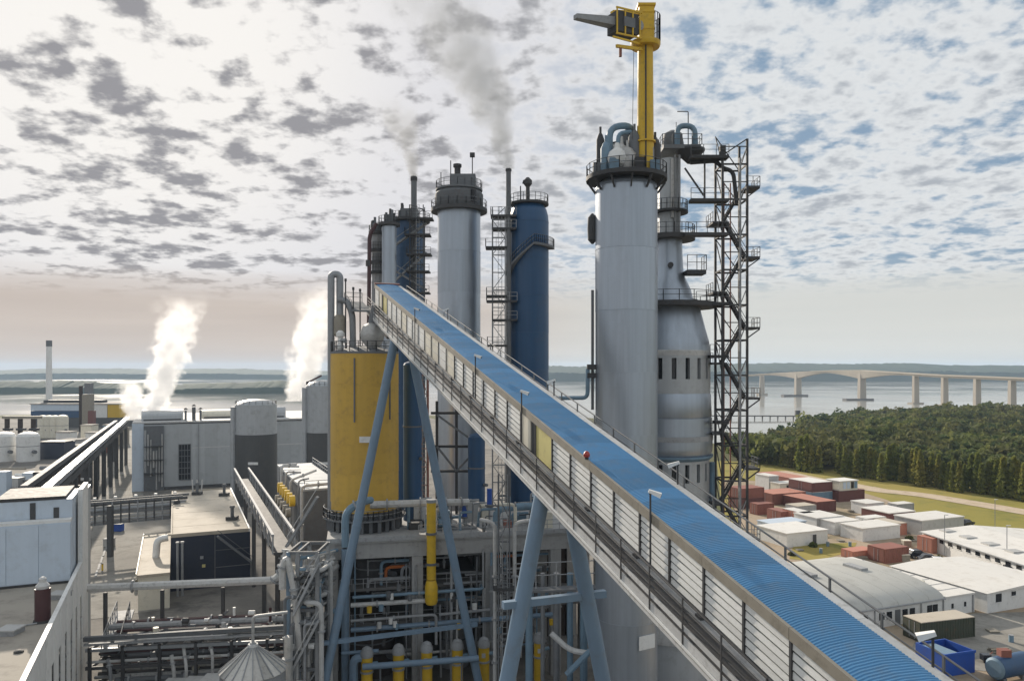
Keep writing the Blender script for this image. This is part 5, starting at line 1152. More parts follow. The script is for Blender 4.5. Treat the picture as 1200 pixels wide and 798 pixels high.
for a0, a1, z0, z1 in ((-4.4, -3.9, 20.5, 22.2), (-2.3, -1.8, 20.5, 21.6)): part('louvre', gbox(O, a0, a1, -11.16, -11.11, z0, z1), 'dark_steel', pr_)
part('pylon', gbox(O, -.4, .05, -8, -2.2, 0, 22.9), 'white', pr_)
part('pylon', gbox(O, -.5, .02, -2.1, 1.0, 0, 22.2), 'cladding', pr_)
q = gp(O, -3.4, -17.2, zr); hv = at(50, 728, 22 * FPX / 296)
rv = thing('roof_vent', 'dark maroon cylindrical vent with a pale cap on the flat roof', 'vent', (hv.x, hv.y, zr))
part('shaft', G().lathe((hv.x, hv.y, zr), [(.62, 0), (.62, 2.9)], 20), 'maroon', rv); part('cap', G().lathe((hv.x, hv.y, zr), [(.5, 2.9), (.55, 3.15), (.3, 3.45), (.3, 3.75), (.12, 3.9)], 16), 'galv_light', rv); part('collar', G().lathe((hv.x, hv.y, zr), [(.75, 0), (.7, .2)], 20), 'dark_steel', rv)
v2 = thing('roof_disc', 'tiny dark drain cover on the pale flat roof', 'disc', gp(O, -6, -33, zr)); dcl = at(22, 764, 22 * FPX / 332); part('cover', G().lathe((dcl.x, dcl.y, zr), [(.35, 0), (.35, .12), (.2, .2)], 12), 'dark_steel', v2)  # small dark disc on the flat roof
bk = thing('low_roof', 'low grey roof with a white edge beyond the plant room', 'building', gp(O, -20, 14, 0)); part('wall', gbox(O, -60, -14, 6, 30, 0, 12), 'wall_blue_white', bk); part('roof', gbox(O, -60.2, -13.8, 5.8, 30.2, 12.01, 12.5), 'roof_grey', bk); part('roof_box', gbox(O, -30, -20, 10, 18, 12.51, 15.2), 'dark_steel', bk)
# navy building with beige roof
O = at(200, 628, 27 * FPX / 196); NZ = 9.0
nv = thing('navy_building', 'dark navy building with a flat beige roof in the yard', 'building', (O.x, O.y, 0))
part('wall', gbox(O, 0, 12.2, 0, 48, 0, NZ - .3), 'navy', nv); part('roof', gbox(O, .25, 11.95, .2, 47.8, NZ - .29, NZ), 'beige_roof', nv)
for a0, a1, f0, f1 in ((0, .24, 0, 48), (11.96, 12.2, 0, 48), (.25, 11.95, 0, .19), (.25, 11.95, 47.81, 48)): part('roof_edge', gbox(O, a0, a1, f0, f1, NZ - .28, NZ + .28), 'white' if a0 > 11 else 'beige_roof', nv)
for i in range(7): part('roof_sheet', gbox(O, .3, 11.9, .4 + i * 6.75, 7.05 + i * 6.75, NZ + .01, NZ + .05 + .01 * (i % 2)), 'beige_roof', nv)
part('wall_joint', gbox(O, 6.6, 6.75, -.06, 0, 0, NZ - .4), 'mid_steel', nv)
for z in (3.2, 6.0): part('wall_joint', gbox(O, 6.8, 12.1, -.05, 0, z, z + .12), 'mid_steel', nv)
for a, z in ((4.4, 4.9), (4.7, 3.5)): part('wall_lamp', gbox(O, a, a + .5, -.25, 0, z, z + .45), 'yellow_pale' if z < 4 else 'galv', nv)
xst = part('stair_flight', G().beam(gp(O, 7.0, -1.2, 8.6), gp(O, 12.6, -1.2, 3.6), 1.0, .3), 'mid_steel', nv); part('stair_rail', G().beam(gp(O, 7.0, -1.7, 9.7), gp(O, 12.6, -1.7, 4.7), .09, .09), 'mid_steel', xst)
for i, (a, f, lab) in enumerate(((5.0, 42, 'larger finned vent unit at the back of the beige roof'), (10.2, 38, 'small dark vent stub near the far right corner of the beige roof'), (10.0, 10, 'small dark vent stub near the front right corner of the beige roof'))):
    p = gp(O, a, f, NZ); o = thing('roof_vent', lab, 'vent', p); part('base', G().box((p.x, p.y, p.z + .4), (1.8, 1.6, .6)), 'dark_steel', o); part('stub', G().lathe(p, [(.3, .7), (.3, 2.2), (.5, 2.25), (.4, 2.6)], 12), 'mid_steel', o)
    if i == 0:
        for s in (-.9, 0, .9): part('horn', G().tube([p + X1 * s + Z1 * .7, p + X1 * s * 1.2 + Z1 * 3.2], .14, 8), 'galv_light', o)
an = thing('annex', 'low annex with beige roof against the left side of the navy building', 'building', gp(O, -3, 6, 0))
part('wall', gbox(O, -4.4, -.1, -9, 22, 0, 5.0), 'cream', an); part('roof', gbox(O, -4.6, -.05, -9.2, 22.2, 5.01, 5.4), 'beige_roof', an); part('roof_edge', gbox(O, -4.7, -4.55, -9.3, 22.3, 5.0, 5.65), 'cream', an)
part('elbow_vent', G().tube(bend([gp(O, -2.2, 2, 5.4), gp(O, -2.0, 2, 8.2), gp(O, -.4, 2, 8.4)], 1.0), .55, 12), 'white', an)
for s in (1.0, 1.7):
    p = gp(O, s, -3.2, 0); o = thing('standpipe', 'slim upright grey pipe before the navy wall, ' + ('left one' if s < 1.5 else 'right one') + ' of the pair', 'pipe', p); part('pipe', G().tube([p, p + Z1 * 8.4], .2, 8), 'galv', o); part('cap', G().lathe((p.x, p.y, 8.4), [(.28, 0), (.28, .25)], 10), 'galv_light', o)
# grey shed on the far side of the yard
O = at(156, 497, 225); O.z = 0; GZ = zt(498, 225)
gs = thing('grey_shed', 'big pale grey shed with one dark gridded window across the yard', 'building', (O.x, O.y, 0))
part('wall', gbox(O, 0, 56, 0, 45, 0, GZ), 'wall_grey', gs)
part('corner_bay', gbox(O, -.3, 2.8, -.4, 3, 0, GZ + .3), 'wall_blue_white', gs)
part('roof_edge', gbox(O, -.2, 56.2, -.2, 45.2, GZ + .31, GZ + .8), 'galv_light', gs)
sc_ = part('service_bay', gbox(O, 2.85, 8.2, -.7, 0, 0, GZ - .4), 'mid_steel', gs)
for i in range(7): part('duct', G().tube([gp(O, 3.2 + i * .75, -.9, er.uniform(0, 8)), gp(O, 3.2 + i * .75, -.9, er.uniform(11, GZ - 1))], er.uniform(.15, .35), 8), er.choice(['galv', 'dark_steel', 'insulation', 'concrete']), sc_)
for z in (5, 9, 13): part('landing', gbox(O, 2.9, 8.1, -1.6, -.75, z, z + .25), 'dark_steel', sc_)
wn = part('window', gbox(O, 12.2, 15.6, -.08, .02, 2.6, 13.4), 'glass_dark', gs)
for i in range(5): part('mullion', gbox(O, 12.2 + i * .81, 12.36 + i * .81, -.14, -.09, 2.6, 13.4), 'mid_steel', wn)
for i in range(7): part('transom', gbox(O, 12.2, 15.6, -.2, -.15, 2.6 + i * 1.77, 2.8 + i * 1.77), 'mid_steel', wn)
for i in range(11): part('wall_panel', gbox(O, 16 + i * 3.6, 16 + i * 3.6 + 3.55, -.06, -.01, .4, GZ - .3), 'wall_grey', gs)
part('plinth', gbox(O, 8.3, 56, -.3, -.07, 0, .9), 'dark_steel', gs)
for i in range(4): part('downpipe', gbox(O, 17.6 + i * 10.8, 17.9 + i * 10.8, -.34, -.08, .95, GZ - .1), 'galv', gs)
part('wall_band', gbox(O, 16, 55.6, -.12, -.065, GZ * .62, GZ * .62 + .25), 'galv_light', gs)
# things on its roof
for nm, lab, a0, a1, f0, f1, h, m_ in (('roof_cooler', 'rounded grey cooler unit on the left end of the grey shed roof, under the steam', 2, 13.5, 4, 12, 3.2, 'cladding'), ('roof_light', 'long low cream monitor roof on the grey shed', 19, 34, 10, 18, 2.6, 'cream'), ('roof_light', 'pale rounded monitor roof on the grey shed beside the split tone tank', 33.5, 44, 6, 9, 3.4, 'cladding')):
    p = gp(O, (a0 + a1) / 2, f0, GZ + .8); o = thing(nm, lab, 'roof unit', p); r = (f1 - f0) / 2
    part('base', gbox(O, a0, a1, f0, f1, GZ + .81, GZ + .81 + h * .45), m_, o); g = G()
    ring = [(f0 + r - r * math.cos(R(180 * i / 8)), GZ + .82 + h * .45 + h * .55 * math.sin(R(180 * i / 8))) for i in range(9)]
    for a in (a0, a1): g.v += [tuple(gp(O, a, f, z)) for f, z in ring]
    g.f = [(i, i + 1, 10 + i, 9 + i) for i in range(8)] + [tuple(range(8, -1, -1)), tuple(9 + i for i in range(9))]
    part('vault', g, m_, o); part('fan_slot', gbox(O, a0 + .6, a1 - .6, f0 - .06, f0 - .01, GZ + .9, GZ + 1.3), 'dark_steel', o)
for i, a in enumerate((14.2, 16.5, 18.4)):
    p = gp(O, a, 3, GZ + .8); o = thing('roof_stack', 'short exhaust stack on the grey shed roof, ' + ('leftmost', 'middle', 'rightmost')[i] + ' of three', 'stack', p, 'stacks on the grey shed'); part('pipe', G().tube([p, p + Z1 * (3.0 + i % 2)], .35 + .2 * (i % 2), 10), 'mid_steel', o); part('cap', G().lathe(p, [(.7, 3.3 + i % 2), (.2, 3.8 + i % 2)], 10), 'dark_steel', o)
# two split-tone tanks
for px_, rp_, top, YY, spl, lab in ((300, 23.5, 474, 205, 508, 'big tank, pale above and dark grey below, in front of the grey shed'), (379, 20, 452, 196, 506, 'big tank, pale above and dark below, half hidden by the riser duct')):
    c_ = at(px_, 0, YY); k = YY / FPX; r = rp_ * k; o = thing('storage_tank', lab, 'tank', (c_.x, c_.y, 0))
    part('lower_shell', G().lathe((c_.x, c_.y, 0), [(r * 1.02, 0), (r * 1.02, zt(spl, YY))], 40, .03), 'dark_cladding', o)
    part('upper_shell', G().lathe((c_.x, c_.y, 0), [(r, zt(spl, YY) + .01), (r, zt(top, YY))], 40, .03), 'cladding', o)
    part('dome', G().lathe((c_.x, c_.y, 0), [(r, zt(top, YY) + .01), (r * .8, zt(top - 4, YY)), (r * .4, zt(top - 6, YY)), (.2, zt(top - 6.6, YY))], 40), 'cladding', o)
    railing(o, ring_pts(c_, r * .97, zt(top, YY), 20), 1.1, 1.6, .05, 'galv', closed=True)
    part('side_duct', G().tube([(c_.x - r * .95, c_.y - r * .5, 0), (c_.x - r * .95, c_.y - r * .5, zt(top + 2, YY))], .75, 10), 'cladding', o)
    part('name_plate', G().box((c_.x + r * .2, c_.y - r * 1.035, zt(543, YY - r)), (2.6, .06, .7)), 'white', o)
    if px_ > 350: part('roof_rail', G().beam((c_.x - r, c_.y, zt(top - 3, YY)), (c_.x - r * .1, c_.y, zt(top - 12, YY)), .3, .4), 'maroon', o)
# pipe bridge over the yard road
pb = thing('pipe_bridge', 'grey pipe bridge on posts crossing the yard behind the white block', 'pipe rack', at(131, 650, 149))
B0, B1 = at(96, 590, 145), at(214, 590, 154)
for z in (6.4, 8.3, 10.4): 
    for dy in (0, 3): part('rail_beam', G().beam(Vector((B0.x, B0.y + dy, z)), Vector((B1.x, B1.y + dy, z)), .3, .45), 'mid_steel', pb)
for i in range(12):
    p = B0 + (B1 - B0) * (i + .5) / 12; part('hanger', G().box((p.x, p.y - .1, 8.3), (.22, .22, 4.2)), 'dark_steel' if i % 3 else 'galv', pb)
for f in (.28, .95): p = B0 + (B1 - B0) * f; part('post', G().box((p.x, p.y - .4, 4.9), (.9, .9, 9.8)), 'dark_steel', pb)
for i, z in enumerate((6.9, 7.4, 8.8, 9.3, 9.8)): part('pipe', G().tube([Vector((B0.x, B0.y + .3 + .5 * i, z)), Vector((B1.x, B1.y + .3 + .5 * i, z))], .22 + .07 * (i % 3), 8), ['galv', 'galv_light', 'pipe_grey', 'insulation', 'dark_steel'][i], pb)
for i in range(5): p = B0 + (B1 - B0) * (i + .6) / 5; part('lamp', G().box((p.x, p.y, 11.3), (.5, .4, .35)), 'white', pb)
# sloping belt galleries running off towards the river
for i, (pa, pb_, za, zb, wd, lab) in enumerate((((38, 588), (150, 490), 15, 17, 1.5, 'longer right hand belt gallery running away towards the steam'), ((28, 572), (136, 494), 14, 15, 1.2, 'lower left hand belt gallery beside the longer one'))):
    a = at(*pa, (HC - za) * FPX / (pa[1] - HOR)); b_ = at(*pb_, (HC - zb) * FPX / (pb_[1] - HOR)); o = thing('belt_gallery', lab, 'conveyor', (a.x, a.y, 0)); n = 10
    d = (b_ - a); s_ = Vector((d.y, -d.x, 0)).normalized()
    for j in range(n):
        p, q2 = a + d * j / n, a + d * (j + .985) / n; part('hood', G().beam(p, q2, wd, 1.0), 'pipe_grey' if i == 0 else 'mid_steel', o)
        part('walkway', G().beam(p - s_ * (wd * .5 + .45) - Z1 * .6, q2 - s_ * (wd * .5 + .45) - Z1 * .6, .6, .2), 'dark_steel', o)
        part('truss', G().beam(p - Z1 * 1.9, q2 - Z1 * 1.5, wd * .8, 1.4), 'dark_steel', o)
        pm = (p + q2) / 2; part('support', G().box((pm.x, pm.y, (pm.z - 2.6) / 2), (1.0, .6, pm.z - 2.8)), 'dark_steel', o)
# far left works: warehouse, tanks, flue, brown tower
YY = 470; O = at(36, 470, YY); O.z = 0
wh = thing('warehouse', 'long blue and white warehouse with a yellow corner far off by the river', 'building', (O.x, O.y, 0)); wz = zt(474, YY)
Wl = at(140, 0, YY).x - at(36, 0, YY).x
for x0, x1, z0, z1, m_, nm in ((0, 1, 0, wz * .42, 'dark_cladding', 'lower_wall'), (0, .66, wz * .43, wz * .72, 'tower_blue', 'blue_band'), (0, .66, wz * .73, wz, 'wall_blue_white', 'upper_wall'), (.665, .86, wz * .43, wz, 'white', 'white_wall'), (.865, 1, wz * .43, wz, 'yellow_bright', 'yellow_wall')):
    part(nm, G().box((O.x + Wl * (x0 + x1) / 2, O.y + 15, (z0 + z1) / 2), (Wl * (x1 - x0), 30, z1 - z0 - .02)), m_, wh)
part('roof', G().box((O.x + Wl / 2, O.y + 15, wz + .3), (Wl + 1, 31, .5)), 'roof_grey', wh); part('roof_monitor', G().box((O.x + Wl * .35, O.y + 15, wz + 1.4), (Wl * .66, 8, 1.6)), 'dark_steel', wh)
p = at(57.5, 0, 520); ch = thing('chimney', 'tall pale chimney standing alone far left', 'chimney', (p.x, p.y, -1)); part('shaft', G().lathe((p.x, p.y, 0), [(2.1, -1), (1.7, zt(406, 520))], 20), 'white', ch); part('rim', G().lathe((p.x, p.y, 0), [(1.85, zt(406, 520) + .01), (1.85, zt(399, 520))], 20), 'mid_steel', ch)
p = at(103, 0, 440); bt = thing('brown_tower', 'narrow brown tower block in front of the warehouse', 'tower', (p.x, p.y, 0))
part('body', G().box((p.x, p.y, zt(462, 440) / 2), (4.6, 5, zt(462, 440))), 'tan_trim', bt); part('side_duct', G().tube([(p.x - 2.9, p.y - 2, 0), (p.x - 2.9, p.y - 2, zt(452, 440))], 1.0, 10), 'brown_dark', bt); part('head', G().box((p.x + .6, p.y, zt(455, 440)), (3, 4, 6)), 'mid_steel', bt)
part('crate_box', G().box((p.x + 3.4, p.y - 2, 6), (3, 3, 12)), 'dark_red', bt)
labs = ['leftmost of the four small cream tanks before the warehouse', 'second from left of the four small cream tanks', 'third from left of the four small cream tanks', 'rightmost of the four small cream tanks before the warehouse']
for i, px_ in enumerate((50, 57, 64, 73)): vessel(labs[i], at(px_, 0, 400), 2.4 + .5 * (i == 3), 0, zt(489, 400), 'cream', 'small_tank', 'tank', 'cream tanks far left')
for px_, lab in ((5, 'white domed tank at the very left edge'), (33, 'white domed tank second from the left edge')): vessel(lab, at(px_, 0, 300), 4.0, 0, zt(511, 300), 'white', 'white_tank', 'tank')
bb = thing('black_shed', 'black shed beside the white domed tanks', 'building', at(60, 540, 305)); p = at(60, 0, 305); part('wall', G().box((p.x, p.y + 4, zt(519, 305) / 2), (10, 8, zt(519, 305))), 'navy', bb); part('roof', G().box((p.x, p.y + 4, zt(518, 305)), (10.4, 8.4, .3)), 'dark_steel', bb)
gf = thing('pipe_gantry', 'dark pipe gantry above the white domed tanks', 'pipe rack', at(20, 500, 330)); a, b_ = at(4, 489, 330), at(48, 489, 330)
part('beam', G().beam(a, b_, 2, 1.2), 'tan_trim', gf)
for f in (.1, .45, .8): p = a + (b_ - a) * f; part('post', G().box((p.x, p.y, p.z / 2), (1.4, 1.4, p.z - 1.3)), 'brown_dark', gf); part('tray', G().box((p.x + 1, p.y - 1, p.z - 5), (4, 1, 1)), 'dark_steel', gf)
ob2 = thing('odd_plant', 'tangle of dark pipes and pale boxes left of the belt galleries', 'machinery', at(30, 575, 200))
for k in range(46):
    px_ = er.uniform(0, 90); py = er.uniform(548, 576); yy = er.uniform(180, 230); p = at(px_, py, yy); h = max(2, p.z)
    if er.random() < .5: part('pipe', G().tube([p - X1 * er.uniform(2, 6), p + X1 * er.uniform(2, 6)], er.uniform(.2, .6), 8), er.choice(['galv_light', 'dark_steel', 'tan_trim', 'mid_steel', 'white']), ob2)
    else: part('equipment_box', G().box((p.x, p.y, h / 2), (er.uniform(1.5, 5), er.uniform(2, 4), h)), er.choice(['dark_steel', 'cabin_grey', 'mid_steel', 'cream', 'brown_dark', 'wall_blue_white']), ob2)
far = random.Random(9)
fb = ['small pale shed', 'small grey shed', 'small dark shed', 'little cream hut', 'little white hut', 'small rusty shed', 'little blue hut', 'small tan hut']
for i in range(8):
    px_ = 78 + i * 9; py = 512 + 6 * (i % 3) - i; yy = (HC - 4) * FPX / (py - HOR); p = at(px_, 0, yy); o = thing('works_hut', fb[i] + ' between the belt gallery and the warehouse', 'hut', (p.x, p.y, 0)); h = far.uniform(4, 9)
    m_ = ['white', 'cabin_grey', 'dark_steel', 'cream', 'white', 'rust_red', 'slate_blue', 'tan_trim'][i]; wd = far.uniform(5, 9)
    part('wall', G().box((p.x, p.y, h / 2), (wd, 6, h)), m_, o); part('roof', G().box((p.x, p.y, h + .2), (wd + .6, 6.6, .4)), 'roof_grey', o)
# walkway gallery and the white lined box with yellow flanges
O = at(283, 562, 150); e = at(333, 648, 92)
wg = thing('truss_walkway', 'pale truss walkway running back from the pipe tower towards the split tone tank', 'walkway', (e.x, e.y, e.z - 2)); d = (O - e); s_ = Vector((d.y, -d.x, 0)).normalized()
part('floor', G().beam(e, O, 2.4, .3), 'dark_steel', wg)
for s in (-1.3, 1.3):
    part('top_chord', G().beam(e + s_ * s + Z1 * 2.2, O + s_ * s + Z1 * 2.2, .3, .3), 'galv', wg)
    for i in range(14):
        p, q2 = e + d * i / 14 + s_ * s, e + d * (i + 1) / 14 + s_ * s; part('web_post', G().beam(p, p + Z1 * 2.1, .16, .16), 'galv', wg); part('diagonal', G().beam(p + Z1 * .1, q2 + Z1 * 2.1, .12, .12), 'mid_steel', wg)
for i in range(4): p = e + d * (i + .4) / 4; part('support', G().box((p.x, p.y, (p.z - .2) / 2), (.5, .5, p.z - .2)), 'dark_steel', wg)
wb = thing('filter_house', 'white topped filter house with yellow valve wheels beside the yellow silo', 'filter house', at(360, 600, 110)); p = at(374, 0, 112)
zc2 = zt(572, 108); part('body', gbox(p, -3, 2.6, -6, 24, DZ - 6, zc2), 'mid_steel', wb)
for i in range(6): part('roof_panel', gbox(p, -3.1, 2.7, -6 + i * 5, -6 + i * 5 + 4.9, zc2 + .01, zc2 + .28), 'wall_grey', wb)
for i in range(6): part('valve_wheel', G().tube([gp(p, -4.3, -6 + i * 2.6, zc2 - 1.2), gp(p, -5.0, -6 + i * 2.6, zc2 - 1.2)], .75, 14), 'yellow_bright', wb)
for i in range(5): part('drum', G().tube([gp(p, -5.6, -7 + i * 3, zc2 - 2.6), gp(p, -5.0, -7 + i * 3, zc2 - 2.6)], .6, 12), 'tan_trim', wb)
part('yellow_pipe', G().tube(bend([gp(p, 1.6, -6.6, zc2 - 3), gp(p, 1.6, -6.6, zc2 + 1.8), gp(p, 2.2, -3, zc2 + 2.4)], .8), .32, 10), 'yellow_bright', wb)
for i in range(4): part('column', gbox(p, -4 + 2.1 * i, -3.6 + 2.1 * i, -6.3, -5.9, 0, DZ - 6), 'concrete', wb)

# loose pipework, cabinets and drums round the filter house and along the yard
for i in range(6):
    q = gp(p, -3.6 + er.uniform(-.4, .4), -8 + 5 * i, 0); pipe_run(wb, [Vector((q.x, q.y, er.uniform(4, 10))), Vector((q.x, q.y, zc2 + er.uniform(.4, 2))), Vector((q.x + er.uniform(1, 4), q.y + er.uniform(0, 3), zc2 + er.uniform(.5, 2)))], er.uniform(.12, .3), er.choice(['galv', 'galv_light', 'pipe_grey', 'insulation']), 2)
railing(wb, [gp(p, -3, -6, zc2 + .3), gp(p, 2.6, -6, zc2 + .3), gp(p, 2.6, 22, zc2 + .3)], 1.1, 1.6, .05, 'galv')
ydl = ['by the dark post of the pipe bridge', 'in the middle of the yard beyond the long pipe', 'near the white pylon of the corner block', 'beside the beige annex', 'left of the pale road']
for i, (px_, py) in enumerate(((139, 622), (168, 640), (120, 668), (163, 690), (128, 640))):
    q = gnd(px_, py, .06); nm = ['gas_cage', 'oil_drum', 'bollard', 'cable_reel', 'tool_crate'][i]; o = thing(nm, ['small blue cage', 'lone steel drum', 'short yellow bollard', 'wooden cable reel', 'grey tool crate'][i] + ' ' + ydl[i], nm.replace('_', ' '), q)
    if nm == 'oil_drum': part('shell', G().lathe(q, [(.35, 0), (.35, 1.0)], 14), 'rust_red', o); part('rim', G().lathe(q, [(.38, 1.0), (.38, 1.06)], 14), 'galv', o)
    elif nm == 'bollard': part('post', G().lathe(q, [(.16, 0), (.16, 1.1)], 12), 'yellow_bright', o); part('cap', G().lathe(q, [(.18, 1.1), (.1, 1.25)], 12), 'dark_steel', o)
    elif nm == 'cable_reel':
        for s in (-.5, .5): part('flange', G().tube([q + X1 * s + Z1 * .8, q + X1 * (s + .08) + Z1 * .8], .8, 18), 'tan_trim', o)
        part('core', G().tube([q - X1 * .5 + Z1 * .8, q + X1 * .5 + Z1 * .8], .45, 14), 'dark_steel', o)
    else:
        m_ = 'bright_blue' if i == 0 else 'cabin_grey'; part('body', G().box(q + Z1 * .8, (1.8, 1.4, 1.5)), m_, o); part('lid', G().box(q + Z1 * 1.6, (1.9, 1.5, .1)), 'mid_steel', o)

# kerbs and marked bays along the yard road
for k in range(7):
    a, b_ = gnd(112 + k * 3, 676 - k * 8), gnd(114 + k * 3, 669 - k * 8); sheet_ = G().beam(a + Z1 * .09, b_ + Z1 * .09, .35, .18); single('kerb_stone', sheet_, 'concrete', kind='structure')
# roof clutter on the white block
for i, (px_, py, lab) in enumerate(((12, 742, 'square grey skylight hatch at the left edge of the flat roof'), (70, 700, 'low grey duct box on the flat roof near the parapet'))):
    q = at(px_, py, 22 * FPX / (py - HOR)); o = thing('roof_hatch', lab, 'hatch', (q.x, q.y, zr)); part('curb', G().box((q.x, q.y, zr + .2), (1.5, 1.5, .4)), 'galv', o); part('lid', G().box((q.x, q.y, zr + .45), (1.65, 1.65, .1)), 'cabin_grey', o)
cpipe = thing('roof_conduit', 'thin grey conduit lying across the flat roof of the white block', 'conduit', (hv.x, hv.y, zr)); part('conduit', G().tube(bend([(hv.x, hv.y - .8, zr + .12), (hv.x - 3, hv.y - 3, zr + .12), (hv.x - 9, hv.y - 3.2, zr + .12)], .5), .07, 6), 'galv', cpipe); part('clip', G().box((hv.x - 5, hv.y - 3.1, zr + .1), (.2, .3, .2)), 'dark_steel', cpipe)
# ================================================================== RIGHT: CONTAINER YARD
YA = R(22); YR = Vector((math.cos(YA), math.sin(YA), 0)); YF = Vector((-math.sin(YA), math.cos(YA), 0))
yr = random.Random(17)
class Blk:
    """a box standing in the yard, near corner p, measured along YR (right) and YF (back), turned by a few degrees"""
    def __init__(s, px, py, turn=0.0):
        s.p = gnd(px, py); a = YA + R(turn); s.r = Vector((math.cos(a), math.sin(a), 0)); s.f = Vector((-math.sin(a), math.cos(a), 0))
    def pt(s, a, f, z): return s.p + s.r * a + s.f * f + Z1 * z
    def box(s, a0, a1, f0, f1, z0, z1, g=None): return (g or G()).box(s.pt((a0 + a1) / 2, (f0 + f1) / 2, (z0 + z1) / 2), (abs(a1 - a0), abs(f1 - f0), z1 - z0), (s.r, s.f, Z1))
def corrugated(b, a0, a1, f0, f1, z0, z1):
    """steel box walls with folded sheets on all four sides"""
    g = G(); loop = []
    def run(p, q, nrm):
        L = (q - p).length; n = max(4, int(L / .42)); d = (q - p) / n
        for i in range(n):
            for fr, o in ((0, 0), (.3, 0), (.45, -.05), (.85, -.05)): loop.append(p + d * (i + fr) + nrm * o)
    c = [b.pt(a0, f0, 0), b.pt(a1, f0, 0), b.pt(a1, f1, 0), b.pt(a0, f1, 0)]
    for i, nrm in enumerate((-b.f, b.r, b.f, -b.r)): run(c[i], c[(i + 1) % 4], nrm)
    n = len(loop)
    g.v = [(p.x, p.y, z) for z in (z0, z1) for p in loop]; g.f = [(i, (i + 1) % n, n + (i + 1) % n, n + i) for i in range(n)]; return g
def container(px, py, label, L, D, m_, h=2.6, z=0.06, turn=0.0, roof=None, end='left', stack=None, cat='container', group='shipping containers in the yard'):
    b = Blk(px, py, turn); o = thing('shipping_container', label, cat, b.pt(L / 2, D / 2, z), group)
    part('body', corrugated(b, .06, L - .06, .06, D - .06, z + .12, z + h - .1), m_, o, smooth=False)
    part('roof', b.box(.02, L - .02, .02, D - .02, z + h - .099, z + h), roof or m_, o)
    part('base_frame', b.box(0, L, 0, D, z, z + .119), m_, o)
    for a in (0, L - .14):
        for f in (0, D - .14): part('corner_post', b.box(a - .01, a + .15, f - .01, f + .15, z + .121, z + h - .101), m_, o)
    a0 = -.05 if end == 'left' else L - .01
    for i in range(2):
        d = part('door', b.box(a0, a0 + .06, .2 + i * (D / 2 - .18), D / 2 + i * (D / 2 - .2), z + .2, z + h - .18), m_, o)
        part('lock_bar', b.box(a0 - (.03 if end == 'left' else -.06), a0 + (0 if end == 'left' else .09), D / 2 - .5 + i * .9, D / 2 - .42 + i * .9, z + .25, z + h - .25), 'galv', d)
    return o
def cabin(px, py, label, W_, D, h, wall, roof='roof_white', turn=0.0, wins=2, door=True, left_wins=0, z=0.06, name='site_cabin', cat='cabin', front=None):
    b = Blk(px, py, turn); o = thing(name, label, cat, b.pt(W_ / 2, D / 2, z))
    part('wall', b.box(0, W_, 0, D, z, z + h - .2), wall, o)
    if front: part('shaded_front', b.box(.05, W_ - .05, -.05, -.003, z + .1, z + h - .25), front, o)  # grey front: shade on the side turned from the sun, put into its colour
    part('roof', b.box(-.15, W_ + .15, -.15, D + .15, z + h - .199, z + h), roof, o)
    for i in range(wins):
        a = W_ * (i + .7) / (wins + .6); w = part('window', b.box(a - .5, a + .5, -.1, -.051, z + h * .42, z + h * .78), 'glass_dark', o); part('sill', b.box(a - .6, a + .6, -.18, -.102, z + h * .38, z + h * .415), 'white', w)
    for i in range(left_wins):
        f = D * (i + .6) / (left_wins + .2); part('window', b.box(-.07, -.003, f - .45, f + .45, z + h * .5, z + h * .8), 'glass_dark', o)
    if door: part('door', b.box(W_ * .62 + .1, W_ * .62 + 1.0, -.09, -.051, z + .05, z + 2.1), 'dark_steel', o)
    return o
cabin(922, 642, 'white cabin nearest the conveyor railing, with one dark doorway', 10.6, 9, 2.9, 'white', wins=0)
cabin(904, 628, 'low cabin with a pale blue roof behind the nearest white cabin', 9.5, 4.5, 2.6, 'wall_blue_white', 'wall_blue_white', wins=0, door=False)
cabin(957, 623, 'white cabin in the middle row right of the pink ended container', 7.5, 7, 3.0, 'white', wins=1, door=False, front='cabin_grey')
container(942, 617, 'white container with a salmon pink front in the middle row', 3.2, 7, 'salmon', 3.0, roof='roof_white')
cabin(978, 627, 'white cabin with a small dark window left of the long bright cabin', 7.0, 6, 2.8, 'white', wins=1, door=False)
cabin(1011, 635, 'long bright white cabin in the middle of the yard', 10.5, 6, 2.8, 'white', wins=0, door=False)
container(957, 601, 'long dark red container with a faded pink roof in the middle of the yard', 6.3, 12, 'dark_red', 2.7, roof='salmon', end='right')
container(952, 589, 'slate blue container carrying a dark red one, left of the windowed stack', 7.0, 9, 'slate_blue', 2.7, roof='roof_white')
container(952, 589, 'dark red container stacked on the slate blue one', 7.0, 9, 'dark_red', 2.6, z=2.78, roof='roof_white')
container(983, 588.5, 'deep red container at the right end of the stacks, cabin on top', 9.2, 6, 'dark_red', 2.9)
b = Blk(985, 588.5); o = thing('site_cabin', 'cream cabin with blue and black windows stacked on the deep red container', 'cabin', b.pt(3, 2, 3.0)); part('wall', b.box(0, 6.4, .3, 5, 3.0, 5.5), 'cream', o); part('roof', b.box(-.2, 6.6, .1, 5.2, 5.51, 5.7), 'roof_white', o)
for a, m_ in ((1.2, 'wall_blue_white'), (2.6, 'wall_blue_white'), (4.0, 'glass_dark'), (5.2, 'slate_blue')): part('window', b.box(a, a + 1.0, .22, .299, 3.5, 5.3), m_, o)
container(906, 592, 'long rust red container with a salmon end below the white tower cabin', 11, 7, 'rust_red', 2.9, roof='salmon')
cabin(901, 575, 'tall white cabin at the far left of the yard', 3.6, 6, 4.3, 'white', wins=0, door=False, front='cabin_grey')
container(927, 571, 'far container with a faded pink roof at the back of the yard', 7.0, 15, 'rust_red', 2.7, roof='salmon')
cabin(914, 578, 'white cabin behind the long rust red container', 6.6, 4, 2.8, 'cream', wins=1, door=False)
